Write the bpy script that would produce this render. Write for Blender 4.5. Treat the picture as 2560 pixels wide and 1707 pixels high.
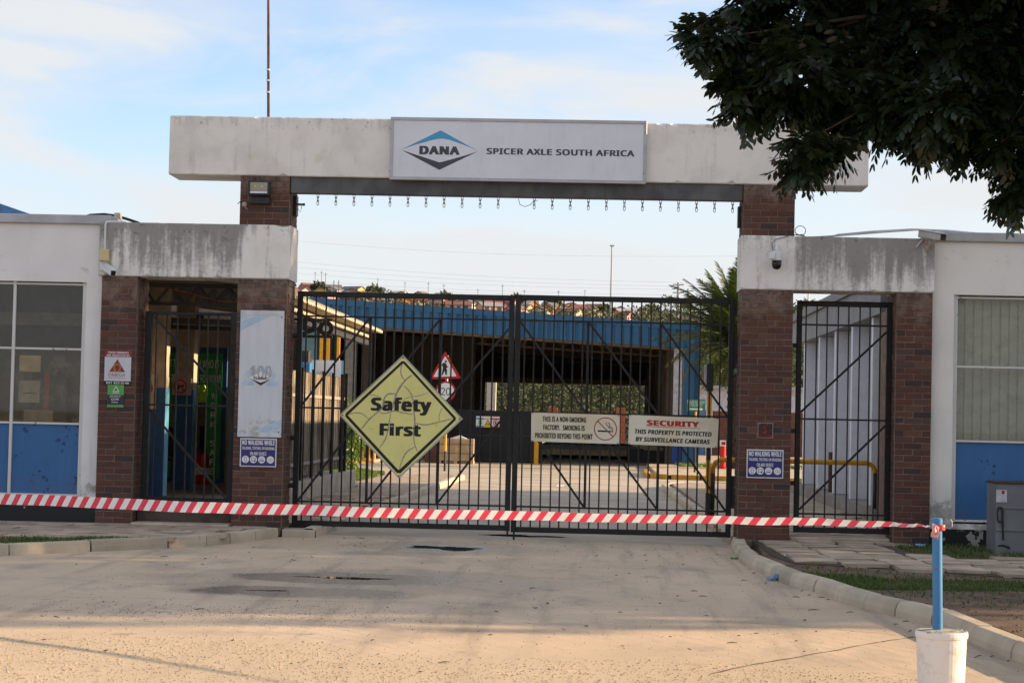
import bpy, math, random
import numpy as np
from mathutils import Vector, Matrix, noise as mnoise

for o in list(bpy.data.objects):
    bpy.data.objects.remove(o)
scene = bpy.context.scene
COL = scene.collection
rnd = random.Random(7)
R = math.radians

# ------------------------------------------------------------------ camera
F_PX, CX, CY = 5000.0, 1280.0, 853.5
YAW, PITCH, ROLL = math.atan(215 / 5000), math.atan(187 / 5000), 0.0225
CAM = Vector((0.0, -26.7, 1.56))
FWD = Vector((-math.sin(YAW) * math.cos(PITCH), math.cos(YAW) * math.cos(PITCH), math.sin(PITCH)))
R0 = Vector((math.cos(YAW), math.sin(YAW), 0.0))
U0 = R0.cross(FWD)
RGT = R0 * math.cos(ROLL) + U0 * math.sin(ROLL)
UPV = U0 * math.cos(ROLL) - R0 * math.sin(ROLL)
cam_d = bpy.data.cameras.new('camera')
cam_d.sensor_width = 36.0
cam_d.lens = F_PX / 2560 * 36.0
cam_d.clip_start = 0.1
cam_d.clip_end = 6000
cam = bpy.data.objects.new('camera', cam_d)
COL.objects.link(cam)
m = Matrix((RGT, UPV, -FWD)).transposed().to_4x4()
m.translation = CAM
cam.matrix_world = m
scene.camera = cam

# ------------------------------------------------------------------ world and sun
SUN_EL, SUN_AZ = R(15.0), R(9.0)          # azimuth measured from +X towards +Y
sun_dir = Vector((math.cos(SUN_EL) * math.cos(SUN_AZ), math.cos(SUN_EL) * math.sin(SUN_AZ), math.sin(SUN_EL)))
world = bpy.data.worlds.new('World')
scene.world = world
world.use_nodes = True
wt = world.node_tree
for n in list(wt.nodes):
    wt.nodes.remove(n)
wn = wt.nodes.new
wl = wt.links.new
sky = wn('ShaderNodeTexSky')
sky.sky_type = 'NISHITA'
sky.sun_disc = False
sky.sun_elevation = SUN_EL
sky.sun_rotation = math.pi / 2 - SUN_AZ
sky.air_density = 0.9
sky.dust_density = 0.8
sky.ozone_density = 1.2
tc = wn('ShaderNodeTexCoord')
sep = wn('ShaderNodeSeparateXYZ'); wl(tc.outputs['Generated'], sep.inputs[0])
def wmath(op, a, b=None, c=None):
    n = wn('ShaderNodeMath'); n.operation = op
    for i, v in enumerate((a, b, c)):
        if v is None: continue
        if isinstance(v, (int, float)): n.inputs[i].default_value = v
        else: wl(v, n.inputs[i])
    return n.outputs[0]
def cloud_noise(rot, sc, loc, scale, detail, rough, dist, lo, hi):
    mp = wn('ShaderNodeMapping'); wl(tc.outputs['Generated'], mp.inputs[0])
    mp.inputs['Rotation'].default_value = rot; mp.inputs['Scale'].default_value = sc; mp.inputs['Location'].default_value = loc
    nz = wn('ShaderNodeTexNoise'); wl(mp.outputs[0], nz.inputs[0])
    nz.inputs['Scale'].default_value = scale; nz.inputs['Detail'].default_value = detail; nz.inputs['Roughness'].default_value = rough; nz.inputs['Distortion'].default_value = dist
    cr = wn('ShaderNodeMapRange'); cr.interpolation_type = 'SMOOTHSTEP'; wl(nz.outputs[0], cr.inputs[0]); cr.inputs[1].default_value = lo; cr.inputs[2].default_value = hi
    return cr.outputs[0]
veil = cloud_noise((0, R(16), 0), (1.0, 1.0, 3.2), (0.3, 2.4, 1.9), 3.0, 5, 0.5, 0.35, 0.35, 0.62)      # broad cirrus sheets
wisp = cloud_noise((0, R(27), 0), (1.0, 1.0, 4.5), (1.2, 0.7, 0.2), 5.5, 6, 0.54, 0.9, 0.42, 0.74)      # thin streaks
clouds = wmath('MINIMUM', wmath('ADD', wmath('MULTIPLY', veil, 0.72), wmath('MULTIPLY', wisp, 0.85)), 0.95)
hz = wn('ShaderNodeMapRange'); hz.interpolation_type = 'SMOOTHSTEP'; wl(sep.outputs[2], hz.inputs[0])
hz.inputs[1].default_value = 0.165; hz.inputs[2].default_value = 0.02; hz.inputs[3].default_value = 0.0; hz.inputs[4].default_value = 0.93
inv = wmath('MULTIPLY', wmath('SUBTRACT', 1.0, clouds), wmath('SUBTRACT', 1.0, hz.outputs[0]))
mask = wmath('SUBTRACT', 1.0, inv)
mixc = wn('ShaderNodeMix'); mixc.data_type = 'RGBA'
tint = wn('ShaderNodeMix'); tint.data_type = 'RGBA'; tint.blend_type = 'MULTIPLY'; tint.inputs[0].default_value = 1.0
wl(sky.outputs[0], tint.inputs[6]); tint.inputs[7].default_value = (0.62, 0.69, 0.86, 1)
wl(mask, mixc.inputs[0]); wl(tint.outputs[2], mixc.inputs[6])
mixc.inputs[7].default_value = (2.14, 2.36, 2.70, 1)
bg = wn('ShaderNodeBackground'); wl(mixc.outputs[2], bg.inputs[0]); bg.inputs[1].default_value = 0.09
wo = wn('ShaderNodeOutputWorld'); wl(bg.outputs[0], wo.inputs[0])

sun_d = bpy.data.lights.new('sun', 'SUN'); sun_d.energy = 2.5; sun_d.angle = R(0.55); sun_d.color = (1.0, 0.79, 0.55)
sun = bpy.data.objects.new('sun', sun_d); COL.objects.link(sun)
sun.rotation_euler = (-sun_dir).to_track_quat('-Z', 'Y').to_euler()
sun.location = (30, 5, 20)

scene.render.engine = 'CYCLES'
scene.render.resolution_x, scene.render.resolution_y = 1024, 682
scene.view_settings.view_transform = 'Standard'
scene.view_settings.look = 'None'
scene.view_settings.gamma = 1
scene.view_settings.exposure = 2.02
scene.view_settings.use_white_balance = True          # the camera balanced for open shade, a little warmer than daylight
scene.view_settings.white_balance_temperature = 7400
scene.cycles.max_bounces = 5
scene.cycles.diffuse_bounces = 3
scene.cycles.glossy_bounces = 3
scene.cycles.transparent_max_bounces = 12

# ------------------------------------------------------------------ measuring helpers (pixels of the 2560-wide photo to metres)
def ray(x, y): return FWD + RGT * ((x - CX) / F_PX) - UPV * ((y - CY) / F_PX)
def PL(x, y, Y=0.0):
    d = ray(x, y); return CAM + d * ((Y - CAM.y) / d.y)
def PX(x, y, X):
    d = ray(x, y); return CAM + d * ((X - CAM.x) / d.x)
def PG(x, y, z=-0.12):
    d = ray(x, y); return CAM + d * ((z - CAM.z) / d.z)

# ------------------------------------------------------------------ materials
def srgb(r, g, b):
    f = lambda c: (c / 12.92) if c <= 0.04045 else ((c + 0.055) / 1.055) ** 2.4
    return (f(r / 255), f(g / 255), f(b / 255))
class NT:
    def __init__(s, name):
        s.m = bpy.data.materials.new(name); s.m.use_nodes = True
        s.t = s.m.node_tree
        for n in list(s.t.nodes): s.t.nodes.remove(n)
        s.out = s.n('ShaderNodeOutputMaterial'); s.b = s.n('ShaderNodeBsdfPrincipled')
        s.l(s.b.outputs[0], s.out.inputs[0])
    def n(s, k): return s.t.nodes.new(k)
    def l(s, a, b): s.t.links.new(a, b)
    def put(s, sock, v):
        if isinstance(v, (int, float)): sock.default_value = v
        elif isinstance(v, tuple): sock.default_value = (v + (1,))[:4] if len(sock.default_value) == 4 else v
        else: s.l(v, sock)
    def math(s, op, a, b=None, c=None, clamp=False):
        n = s.n('ShaderNodeMath'); n.operation = op; n.use_clamp = clamp
        for i, x in enumerate((a, b, c)):
            if x is not None: s.put(n.inputs[i], x)
        return n.outputs[0]
    def noise(s, vec, scale, detail=4, rough=0.55, dist=0.0):
        n = s.n('ShaderNodeTexNoise'); s.l(vec, n.inputs[0])
        n.inputs['Scale'].default_value = scale; n.inputs['Detail'].default_value = detail
        n.inputs['Roughness'].default_value = rough; n.inputs['Distortion'].default_value = dist
        return n.outputs[0]
    def rng(s, v, a, b, c=0.0, d=1.0, smooth=True):
        n = s.n('ShaderNodeMapRange')
        if smooth: n.interpolation_type = 'SMOOTHSTEP'
        s.put(n.inputs[0], v)
        for i, x in enumerate((a, b, c, d)): n.inputs[i + 1].default_value = x
        return n.outputs[0]
    def mix(s, f, a, b, mode='MIX'):
        n = s.n('ShaderNodeMix'); n.data_type = 'RGBA'; n.blend_type = mode
        s.put(n.inputs[0], f); s.put(n.inputs[6], a); s.put(n.inputs[7], b)
        return n.outputs[2]
    def pos(s): return s.n('ShaderNodeNewGeometry').outputs['Position']
    def obj(s): return s.n('ShaderNodeTexCoord').outputs['Object']
    def scaled(s, vec, sc, loc=(0, 0, 0), rot=(0, 0, 0)):
        n = s.n('ShaderNodeMapping'); s.l(vec, n.inputs[0])
        n.inputs['Scale'].default_value = sc; n.inputs['Location'].default_value = loc; n.inputs['Rotation'].default_value = rot
        return n.outputs[0]
    def sepz(s, vec):
        n = s.n('ShaderNodeSeparateXYZ'); s.l(vec, n.inputs[0]); return n.outputs
    def bump(s, h, strength, dist=0.01):
        n = s.n('ShaderNodeBump'); n.inputs['Strength'].default_value = strength; n.inputs['Distance'].default_value = dist
        s.l(h, n.inputs['Height']); s.l(n.outputs[0], s.b.inputs['Normal'])
    def set(s, col=None, rough=None, metal=None, spec=None):
        if col is not None: s.put(s.b.inputs['Base Color'], col)
        if rough is not None: s.put(s.b.inputs['Roughness'], rough)
        if metal is not None: s.put(s.b.inputs['Metallic'], metal)
        if spec is not None: s.put(s.b.inputs['Specular IOR Level'], spec)
def mul(c, k): return tuple(min(1, x * k) for x in c)

def plain(name, col, rough=0.6, metal=0.0, var=0.15, scale=6.0, bump=0.0, bscale=60.0, spec=0.4, rand=0.0, grime=0.0):
    t = NT(name); p = t.pos()
    n1 = t.noise(p, scale, 5)
    c = t.mix(t.rng(n1, 0.3, 0.7), mul(col, 1 - var), mul(col, 1 + var))
    if grime:
        g = t.noise(t.scaled(p, (6, 6, 1.2)), 2.0, 6, 0.6)
        c = t.mix(t.rng(g, 0.5, 0.75, 0, grime), c, mul(col, 0.35))
    if rand:
        oi = t.n('ShaderNodeObjectInfo').outputs['Random']
        c = t.mix(1.0, c, t.mix(oi, (1 - rand,) * 3, (1 + rand,) * 3), 'MULTIPLY')
    t.set(c, t.math('ADD', t.math('MULTIPLY', n1, 0.15), rough - 0.07), metal, spec)
    if bump: t.bump(t.noise(p, bscale, 4), bump)
    return t.m

def stained(name, zt, zb, heavy=(0, 0), amount=0.6, base=(0.85, 0.81, 0.755), patch=0.0):
    """white painted concrete with run-off stains; heavy = X range where the paint has greyed"""
    t = NT(name); p = t.pos(); x, y, z = t.sepz(p)
    fine = t.noise(p, 28, 6, 0.65)
    streak = t.noise(t.scaled(p, (7, 7, 0.55)), 1.4, 6, 0.62)
    blot = t.noise(p, 1.9, 6, 0.6, 0.4)
    top = t.rng(z, zt - 0.30, zt + 0.02)
    if heavy[1] > heavy[0]:
        h = t.math('MULTIPLY', t.rng(x, heavy[0] - 0.12, heavy[0] + 0.12), t.rng(x, heavy[1] + 0.2, heavy[1] - 0.1))
        h = t.math('MULTIPLY', h, t.rng(z, zb - 0.05, zb + 0.45, 0.45, 1.0))
    else:
        h = t.math('MULTIPLY', x, 0.0)
    s = t.math('ADD', t.math('MULTIPLY', streak, 0.75), t.math('MULTIPLY', fine, 0.25))
    s = t.math('ADD', s, t.math('MULTIPLY', t.math('SUBTRACT', t.noise(t.scaled(p, (1, 1, 0.6)), 2.4, 6, 0.65), 0.5), 0.40))
    s = t.math('ADD', s, t.math('MULTIPLY', h, 0.24))
    s = t.math('ADD', s, t.math('MULTIPLY', top, 0.10))
    m1 = t.rng(s, 0.54, 0.80, 0, amount)
    c = t.mix(t.rng(blot, 0.42, 0.68), base, mul(base, 0.86))
    c = t.mix(t.rng(t.noise(p, 3.1, 5), 0.58, 0.72, 0, 0.45), c, (0.62, 0.53, 0.40))
    c = t.mix(m1, c, (0.22, 0.205, 0.19))
    sp = t.math('MULTIPLY', t.rng(t.noise(p, 9, 7, 0.75), 0.55, 0.66), t.math('ADD', t.math('MULTIPLY', top, 0.75), t.math('MULTIPLY', h, 0.22)))
    c = t.mix(sp, c, (0.09, 0.082, 0.075))
    t.set(c, 0.85, 0, 0.25)
    t.bump(t.noise(p, 90, 5, 0.7), 0.35, 0.006)
    return t.m

def wall_paint(name, base=(0.74, 0.73, 0.73), low=None):
    t = NT(name); p = t.pos(); x, y, z = t.sepz(p)
    blot = t.noise(p, 1.3, 5)
    c = t.mix(t.rng(blot, 0.35, 0.7), base, mul(base, 0.9))
    dirt = t.math('ADD', t.noise(p, 4, 7, 0.7), t.rng(z, 1.1, 0.0, 0.0, 0.22))
    c = t.mix(t.rng(dirt, 0.60, 0.78, 0, 0.75), c, (0.24, 0.225, 0.20))
    st = t.noise(t.scaled(p, (5, 5, 0.5)), 1.5, 6)
    c = t.mix(t.rng(st, 0.6, 0.8, 0, 0.35), c, (0.40, 0.34, 0.27))
    t.set(c, 0.8, 0, 0.25)
    t.bump(t.noise(p, 70, 4), 0.2, 0.005)
    return t.m

def flaked(name, base, under, thr=0.62, scale=9, rough=0.45, fade=0.12):
    """paint that has come off in spots"""
    t = NT(name); p = t.pos()
    c = t.mix(t.noise(p, 2.2, 4), mul(base, 1 - fade), mul(base, 1 + fade))
    n = t.math('ADD', t.math('MULTIPLY', t.noise(p, scale, 3, 0.5), 0.62), t.math('MULTIPLY', t.noise(p, 1.7, 2), 0.38))
    m1 = t.rng(n, thr, thr + 0.02)
    t.set(t.mix(m1, c, under), rough, 0, 0.4)
    t.bump(m1, -0.15, 0.003)
    return t.m

def brick_mat(name, weather=True):
    t = NT(name); p = t.pos(); x, y, z = t.sepz(p)
    oi = t.n('ShaderNodeObjectInfo').outputs['Random']
    cr = t.n('ShaderNodeValToRGB'); t.l(oi, cr.inputs[0])
    e = cr.color_ramp.elements
    e[0].position = 0; e[0].color = (0.092, 0.040, 0.031, 1)
    e[1].position = 1; e[1].color = (0.175, 0.074, 0.050, 1)
    for q, c in ((0.10, (0.055, 0.042, 0.046, 1)), (0.16, (0.130, 0.054, 0.040, 1)), (0.45, (0.105, 0.045, 0.037, 1)), (0.7, (0.150, 0.058, 0.039, 1)), (0.86, (0.105, 0.062, 0.054, 1))):
        k = e.new(q); k.color = c
    c = cr.outputs[0]
    fine = t.noise(t.scaled(p, (1, 1, 2.2)), 42, 6, 0.7)
    c = t.mix(t.rng(fine, 0.35, 0.75, 0, 0.55), c, t.mix(1.0, c, (0.45, 0.42, 0.45), 'MULTIPLY'))
    if weather:
        big = t.noise(p, 5, 5, 0.65)
        h = t.math('ADD', t.math('MULTIPLY', t.rng(z, 2.55, 3.3), t.rng(z, 3.95, 3.4)), t.math('MULTIPLY', t.rng(z, 4.25, 4.7), 1.0))
        w = t.math('MULTIPLY', t.rng(t.math('ADD', big, t.math('MULTIPLY', h, 0.30)), 0.60, 0.90), 0.72)
        c = t.mix(w, c, (0.25, 0.185, 0.145))
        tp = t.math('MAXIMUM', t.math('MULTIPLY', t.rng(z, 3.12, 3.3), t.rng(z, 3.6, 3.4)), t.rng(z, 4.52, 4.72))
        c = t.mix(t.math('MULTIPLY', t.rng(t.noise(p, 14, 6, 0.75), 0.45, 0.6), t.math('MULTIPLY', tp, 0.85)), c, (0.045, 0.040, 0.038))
    t.set(c, 0.75, 0, 0.3)
    t.bump(fine, 0.6, 0.006)
    return t.m

def gate_paint(name, rustiness=0.58):
    t = NT(name); p = t.pos()
    n = t.noise(p, 7, 6, 0.7)
    c = t.mix(t.rng(n, rustiness, rustiness + 0.1, 0, 0.85), (0.009, 0.009, 0.0095), (0.06, 0.022, 0.016))
    c = t.mix(t.rng(t.noise(p, 40, 3), 0.68, 0.74, 0, 0.5), c, (0.16, 0.14, 0.13))
    t.set(c, t.rng(n, 0.3, 0.7, 0.38, 0.7), 0, 0.4)
    t.bump(n, 0.15, 0.003)
    return t.m

WET = [(-1.86, -1.35, 0.75, 0.78, 1.0), (-1.0, 1.6, 0.85, 0.7, 1.0), (-2.45, -6.35, 1.45, 0.85, 1.0), (-2.75, -8.02, 1.25, 0.66, 0.95), (-2.3, -6.6, 2.4, 1.5, 0.42), (-1.86, -1.35, 1.15, 1.25, 0.5), (-2.75, -2.7, 0.40, 0.30, 0.5), (-1.55, -7.4, 0.32, 0.26, 0.5), (-2.0, -5.5, 0.7, 0.45, 0.4)]
def concrete_road(name):
    t = NT(name); p = t.pos(); x, y, z = t.sepz(p)
    big = t.noise(p, 0.35, 5, 0.6, 0.6)
    mid = t.noise(t.scaled(p, (1.0, 0.45, 1), rot=(0, 0, 0.15)), 1.6, 6, 0.6)
    fine = t.noise(p, 160, 3, 0.7)
    base = t.mix(t.rng(big, 0.3, 0.7), (0.60, 0.45, 0.32), (0.73, 0.555, 0.40))
    jx = t.math('ABSOLUTE', t.math('SUBTRACT', t.math('FRACT', t.math('ADD', t.math('DIVIDE', t.math('ADD', y, t.math('MULTIPLY', x, -0.12)), 4.6), 0.37)), 0.5))
    base = t.mix(t.math('MULTIPLY', t.rng(jx, 0.0035, 0.0015), t.rng(t.noise(p, 3, 4), 0.35, 0.55, 0.1, 0.7)), base, (0.22, 0.18, 0.145))
    base = t.mix(t.rng(mid, 0.48, 0.72, 0, 0.6), base, (0.34, 0.285, 0.235))
    base = t.mix(t.rng(t.noise(p, 0.9, 5, 0.6), 0.52, 0.7, 0, 0.5), base, (0.60, 0.49, 0.38))
    base = t.mix(t.rng(fine, 0.30, 0.75, 0, 1.0), t.mix(1.0, base, (0.80,) * 3, 'MULTIPLY'), t.mix(1.0, base, (1.13,) * 3, 'MULTIPLY'))
    sp = t.n('ShaderNodeTexVoronoi'); t.l(p, sp.inputs[0]); sp.inputs['Scale'].default_value = 26
    base = t.mix(t.rng(sp.outputs['Distance'], 0.08, 0.13, 0.45, 0.0), base, (0.20, 0.16, 0.125))
    # faint arcs left by turning tyres
    arc = t.n('ShaderNodeTexWave'); arc.wave_type = 'RINGS'; arc.rings_direction = 'Z'
    t.l(t.scaled(p, (1, 1, 1), loc=(5.5, 15.0, 0)), arc.inputs[0]); arc.inputs['Scale'].default_value = 1.9; arc.inputs['Distortion'].default_value = 4.0
    am = t.math('MULTIPLY', t.rng(arc.outputs['Fac'], 0.75, 0.99, 0, 0.14), t.rng(big, 0.42, 0.6))
    base = t.mix(am, base, (0.20, 0.175, 0.155))
    # drag marks and long stains along the way cars turn in
    trk = t.noise(t.scaled(p, (2.6, 0.16, 1), rot=(0, 0, 0.10)), 1.3, 5, 0.6)
    base = t.mix(t.rng(trk, 0.50, 0.72, 0, 0.55), base, (0.31, 0.25, 0.195))
    oil = t.noise(p, 2.3, 3, 0.5)
    base = t.mix(t.rng(oil, 0.69, 0.76, 0, 0.5), base, (0.17, 0.14, 0.115))
    # silt swept to the lower left, and a sandy drift
    sd_ = t.math('ADD', t.noise(p, 1.1, 6, 0.65), t.math('MULTIPLY', t.rng(y, -10.6, -13.5), 0.30))
    base = t.mix(t.rng(sd_, 0.60, 0.80, 0, 0.75), base, (0.58, 0.45, 0.315))
    # damp concrete round the puddles
    wob = t.math('ADD', t.math('MULTIPLY', t.noise(p, 2.2, 5, 0.6), 1.2), t.math('MULTIPLY', t.noise(p, 14, 4, 0.7), 0.5))
    wet = None; core = None
    for (cx, cy, rx, ry, k0) in WET:
        dx = t.math('DIVIDE', t.math('SUBTRACT', x, cx), rx); dy = t.math('DIVIDE', t.math('SUBTRACT', y, cy), ry)
        d = t.math('ADD', t.math('ADD', t.math('MULTIPLY', dx, dx), t.math('MULTIPLY', dy, dy)), wob)
        a_ = t.rng(d, 2.05, 1.25, 0, k0); b_ = t.rng(d, 1.75, 1.40, 0, k0)
        wet = a_ if wet is None else t.math('MAXIMUM', wet, a_); core = b_ if core is None else t.math('MAXIMUM', core, b_)
    base = t.mix(t.math('MULTIPLY', wet, 0.85), base, t.mix(1.0, base, (0.42, 0.38, 0.35), 'MULTIPLY'))
    t.set(base, t.math('SUBTRACT', 0.88, t.math('MULTIPLY', core, 0.68)), 0, t.math('ADD', 0.25, t.math('MULTIPLY', core, 0.35)))
    h = t.math('ADD', t.math('MULTIPLY', fine, 0.7), t.math('MULTIPLY', t.noise(p, 35, 5, 0.7), 0.8))
    t.bump(h, 0.5, 0.008)
    return t.m

def leaf_mat(name, c1, c2, gloss=0.35, trans=0.25, scale=3.0):
    t = NT(name); p = t.pos()
    n = t.noise(p, scale, 3)
    w = t.n('ShaderNodeTexWhiteNoise'); w.noise_dimensions = '3D'
    t.l(t.n('ShaderNodeNewGeometry').outputs['Random Per Island'], w.inputs['Vector'])
    c = t.mix(t.math('ADD', t.math('MULTIPLY', n, 0.5), t.math('MULTIPLY', w.outputs['Value'], 0.5)), c1, c2)
    t.set(c, gloss, 0, 0.45)
    tr = t.n('ShaderNodeBsdfTranslucent'); t.put(tr.inputs[0], t.mix(1.0, c, (1.1, 1.3, 0.5), 'MULTIPLY'))
    ms = t.n('ShaderNodeMixShader'); ms.inputs[0].default_value = trans
    t.l(t.b.outputs[0], ms.inputs[1]); t.l(tr.outputs[0], ms.inputs[2]); t.l(ms.outputs[0], t.out.inputs[0])
    return t.m

MT = {}
def mm(key, fn, *a, **k):
    if key not in MT: MT[key] = fn(key, *a, **k)
    return MT[key]
brick_m = brick_mat('brown_face_brick')
mortar_m = plain('mortar', (0.185, 0.14, 0.10), 0.9, var=0.25, scale=9, bump=0.3)
black_gate = gate_paint('black_gate_paint')
road_m = concrete_road('dusty_concrete')
kerb_m = plain('kerb_concrete', (0.50, 0.415, 0.31), 0.88, var=0.13, scale=2.2, bump=0.4, bscale=90, rand=0.16, grime=0.12)
slab_m = plain('paving_slab_concrete', (0.43, 0.33, 0.245), 0.88, var=0.22, scale=3, bump=0.4, bscale=80, rand=0.18)
sand_m = plain('paving_sand', (0.075, 0.055, 0.04), 0.95, var=0.3, scale=8, bump=0.4)
white_m = plain('white_paint', (0.78, 0.77, 0.76), 0.55, var=0.05, scale=3)
black_m = plain('black_print', (0.012, 0.012, 0.013), 0.5, var=0.05)
dark_m = plain('dark_steel', (0.022, 0.022, 0.024), 0.5, var=0.2)
steel_m = plain('galvanised_steel', (0.30, 0.30, 0.30), 0.45, 0.6, var=0.15, scale=20)
alu_m = plain('aluminium_frame', (0.42, 0.42, 0.43), 0.42, 0.5, var=0.08)
yellow_m = plain('yellow_paint', (0.72, 0.33, 0.015), 0.5, var=0.12, scale=8)
red_m = plain('red_paint', (0.52, 0.012, 0.014), 0.4, var=0.1)
def spotted(name, base, under):
    t = NT(name); p = t.pos(); x, y, z = t.sepz(p)
    c = t.mix(t.noise(t.scaled(p, (3, 3, 0.8)), 1.5, 5), mul(base, 0.82), mul(base, 1.18))
    vor = t.n('ShaderNodeTexVoronoi'); t.l(t.mix(0.06, p, t.n('ShaderNodeTexNoise').outputs['Color']), vor.inputs[0]); vor.inputs['Scale'].default_value = 17
    clus = t.noise(p, 2.1, 4, 0.6)
    lim = t.rng(clus, 0.47, 0.68, 0.0, 0.58)
    m1 = t.rng(t.math('SUBTRACT', lim, vor.outputs['Distance']), 0.0, 0.05)
    c = t.mix(t.math('MULTIPLY', m1, 0.9), c, under)
    c = t.mix(t.math('MULTIPLY', t.rng(z, 0.75, 0.3), t.rng(t.noise(p, 6, 6, 0.7), 0.4, 0.7, 0.1, 0.55)), c, (0.10, 0.10, 0.11))
    c = t.mix(t.rng(t.noise(t.scaled(p, (16, 16, 0.7)), 1.6, 4), 0.62, 0.78, 0, 0.4), c, mul(base, 0.5))
    t.set(c, t.rng(m1, 0, 1, 0.42, 0.65), 0, 0.4); t.bump(m1, -0.2, 0.002); return t.m
blue_panel = spotted('blue_panel_paint', (0.030, 0.135, 0.325), (0.015, 0.055, 0.145))
blue_shed = plain('blue_sheeting', (0.018, 0.105, 0.21), 0.5, var=0.1, scale=1.5)
white_window = flaked('window_frame_paint', (0.66, 0.64, 0.61), (0.17, 0.15, 0.13), 0.63, 14, 0.55)
cream_plastic = plain('cream_plastic', (0.62, 0.52, 0.26), 0.5, var=0.06)
white_plastic = plain('white_plastic', (0.72, 0.72, 0.73), 0.35, var=0.04)

def glass_mat(name, tint=(0.80, 0.80, 0.77), refl=0.04, dirt=0.14):
    t = NT(name); p = t.pos()
    tr = t.n('ShaderNodeBsdfTransparent'); tr.inputs[0].default_value = tint + (1,)
    gl = t.n('ShaderNodeBsdfGlossy'); gl.inputs['Roughness'].default_value = 0.02
    df = t.n('ShaderNodeBsdfDiffuse'); df.inputs[0].default_value = (0.30, 0.26, 0.20, 1)
    lw = t.n('ShaderNodeLayerWeight'); lw.inputs[0].default_value = 0.15
    m1 = t.n('ShaderNodeMixShader'); t.l(t.math('ADD', t.math('MULTIPLY', lw.outputs['Fresnel'], 0.35), refl), m1.inputs[0])
    t.l(tr.outputs[0], m1.inputs[1]); t.l(gl.outputs[0], m1.inputs[2])
    m2 = t.n('ShaderNodeMixShader'); t.l(t.rng(t.noise(p, 5, 7, 0.7), 0.45, 0.75, 0.02, dirt), m2.inputs[0])
    t.l(m1.outputs[0], m2.inputs[1]); t.l(df.outputs[0], m2.inputs[2]); t.l(m2.outputs[0], t.out.inputs[0])
    return t.m
pane_m = glass_mat('window_glass')

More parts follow.
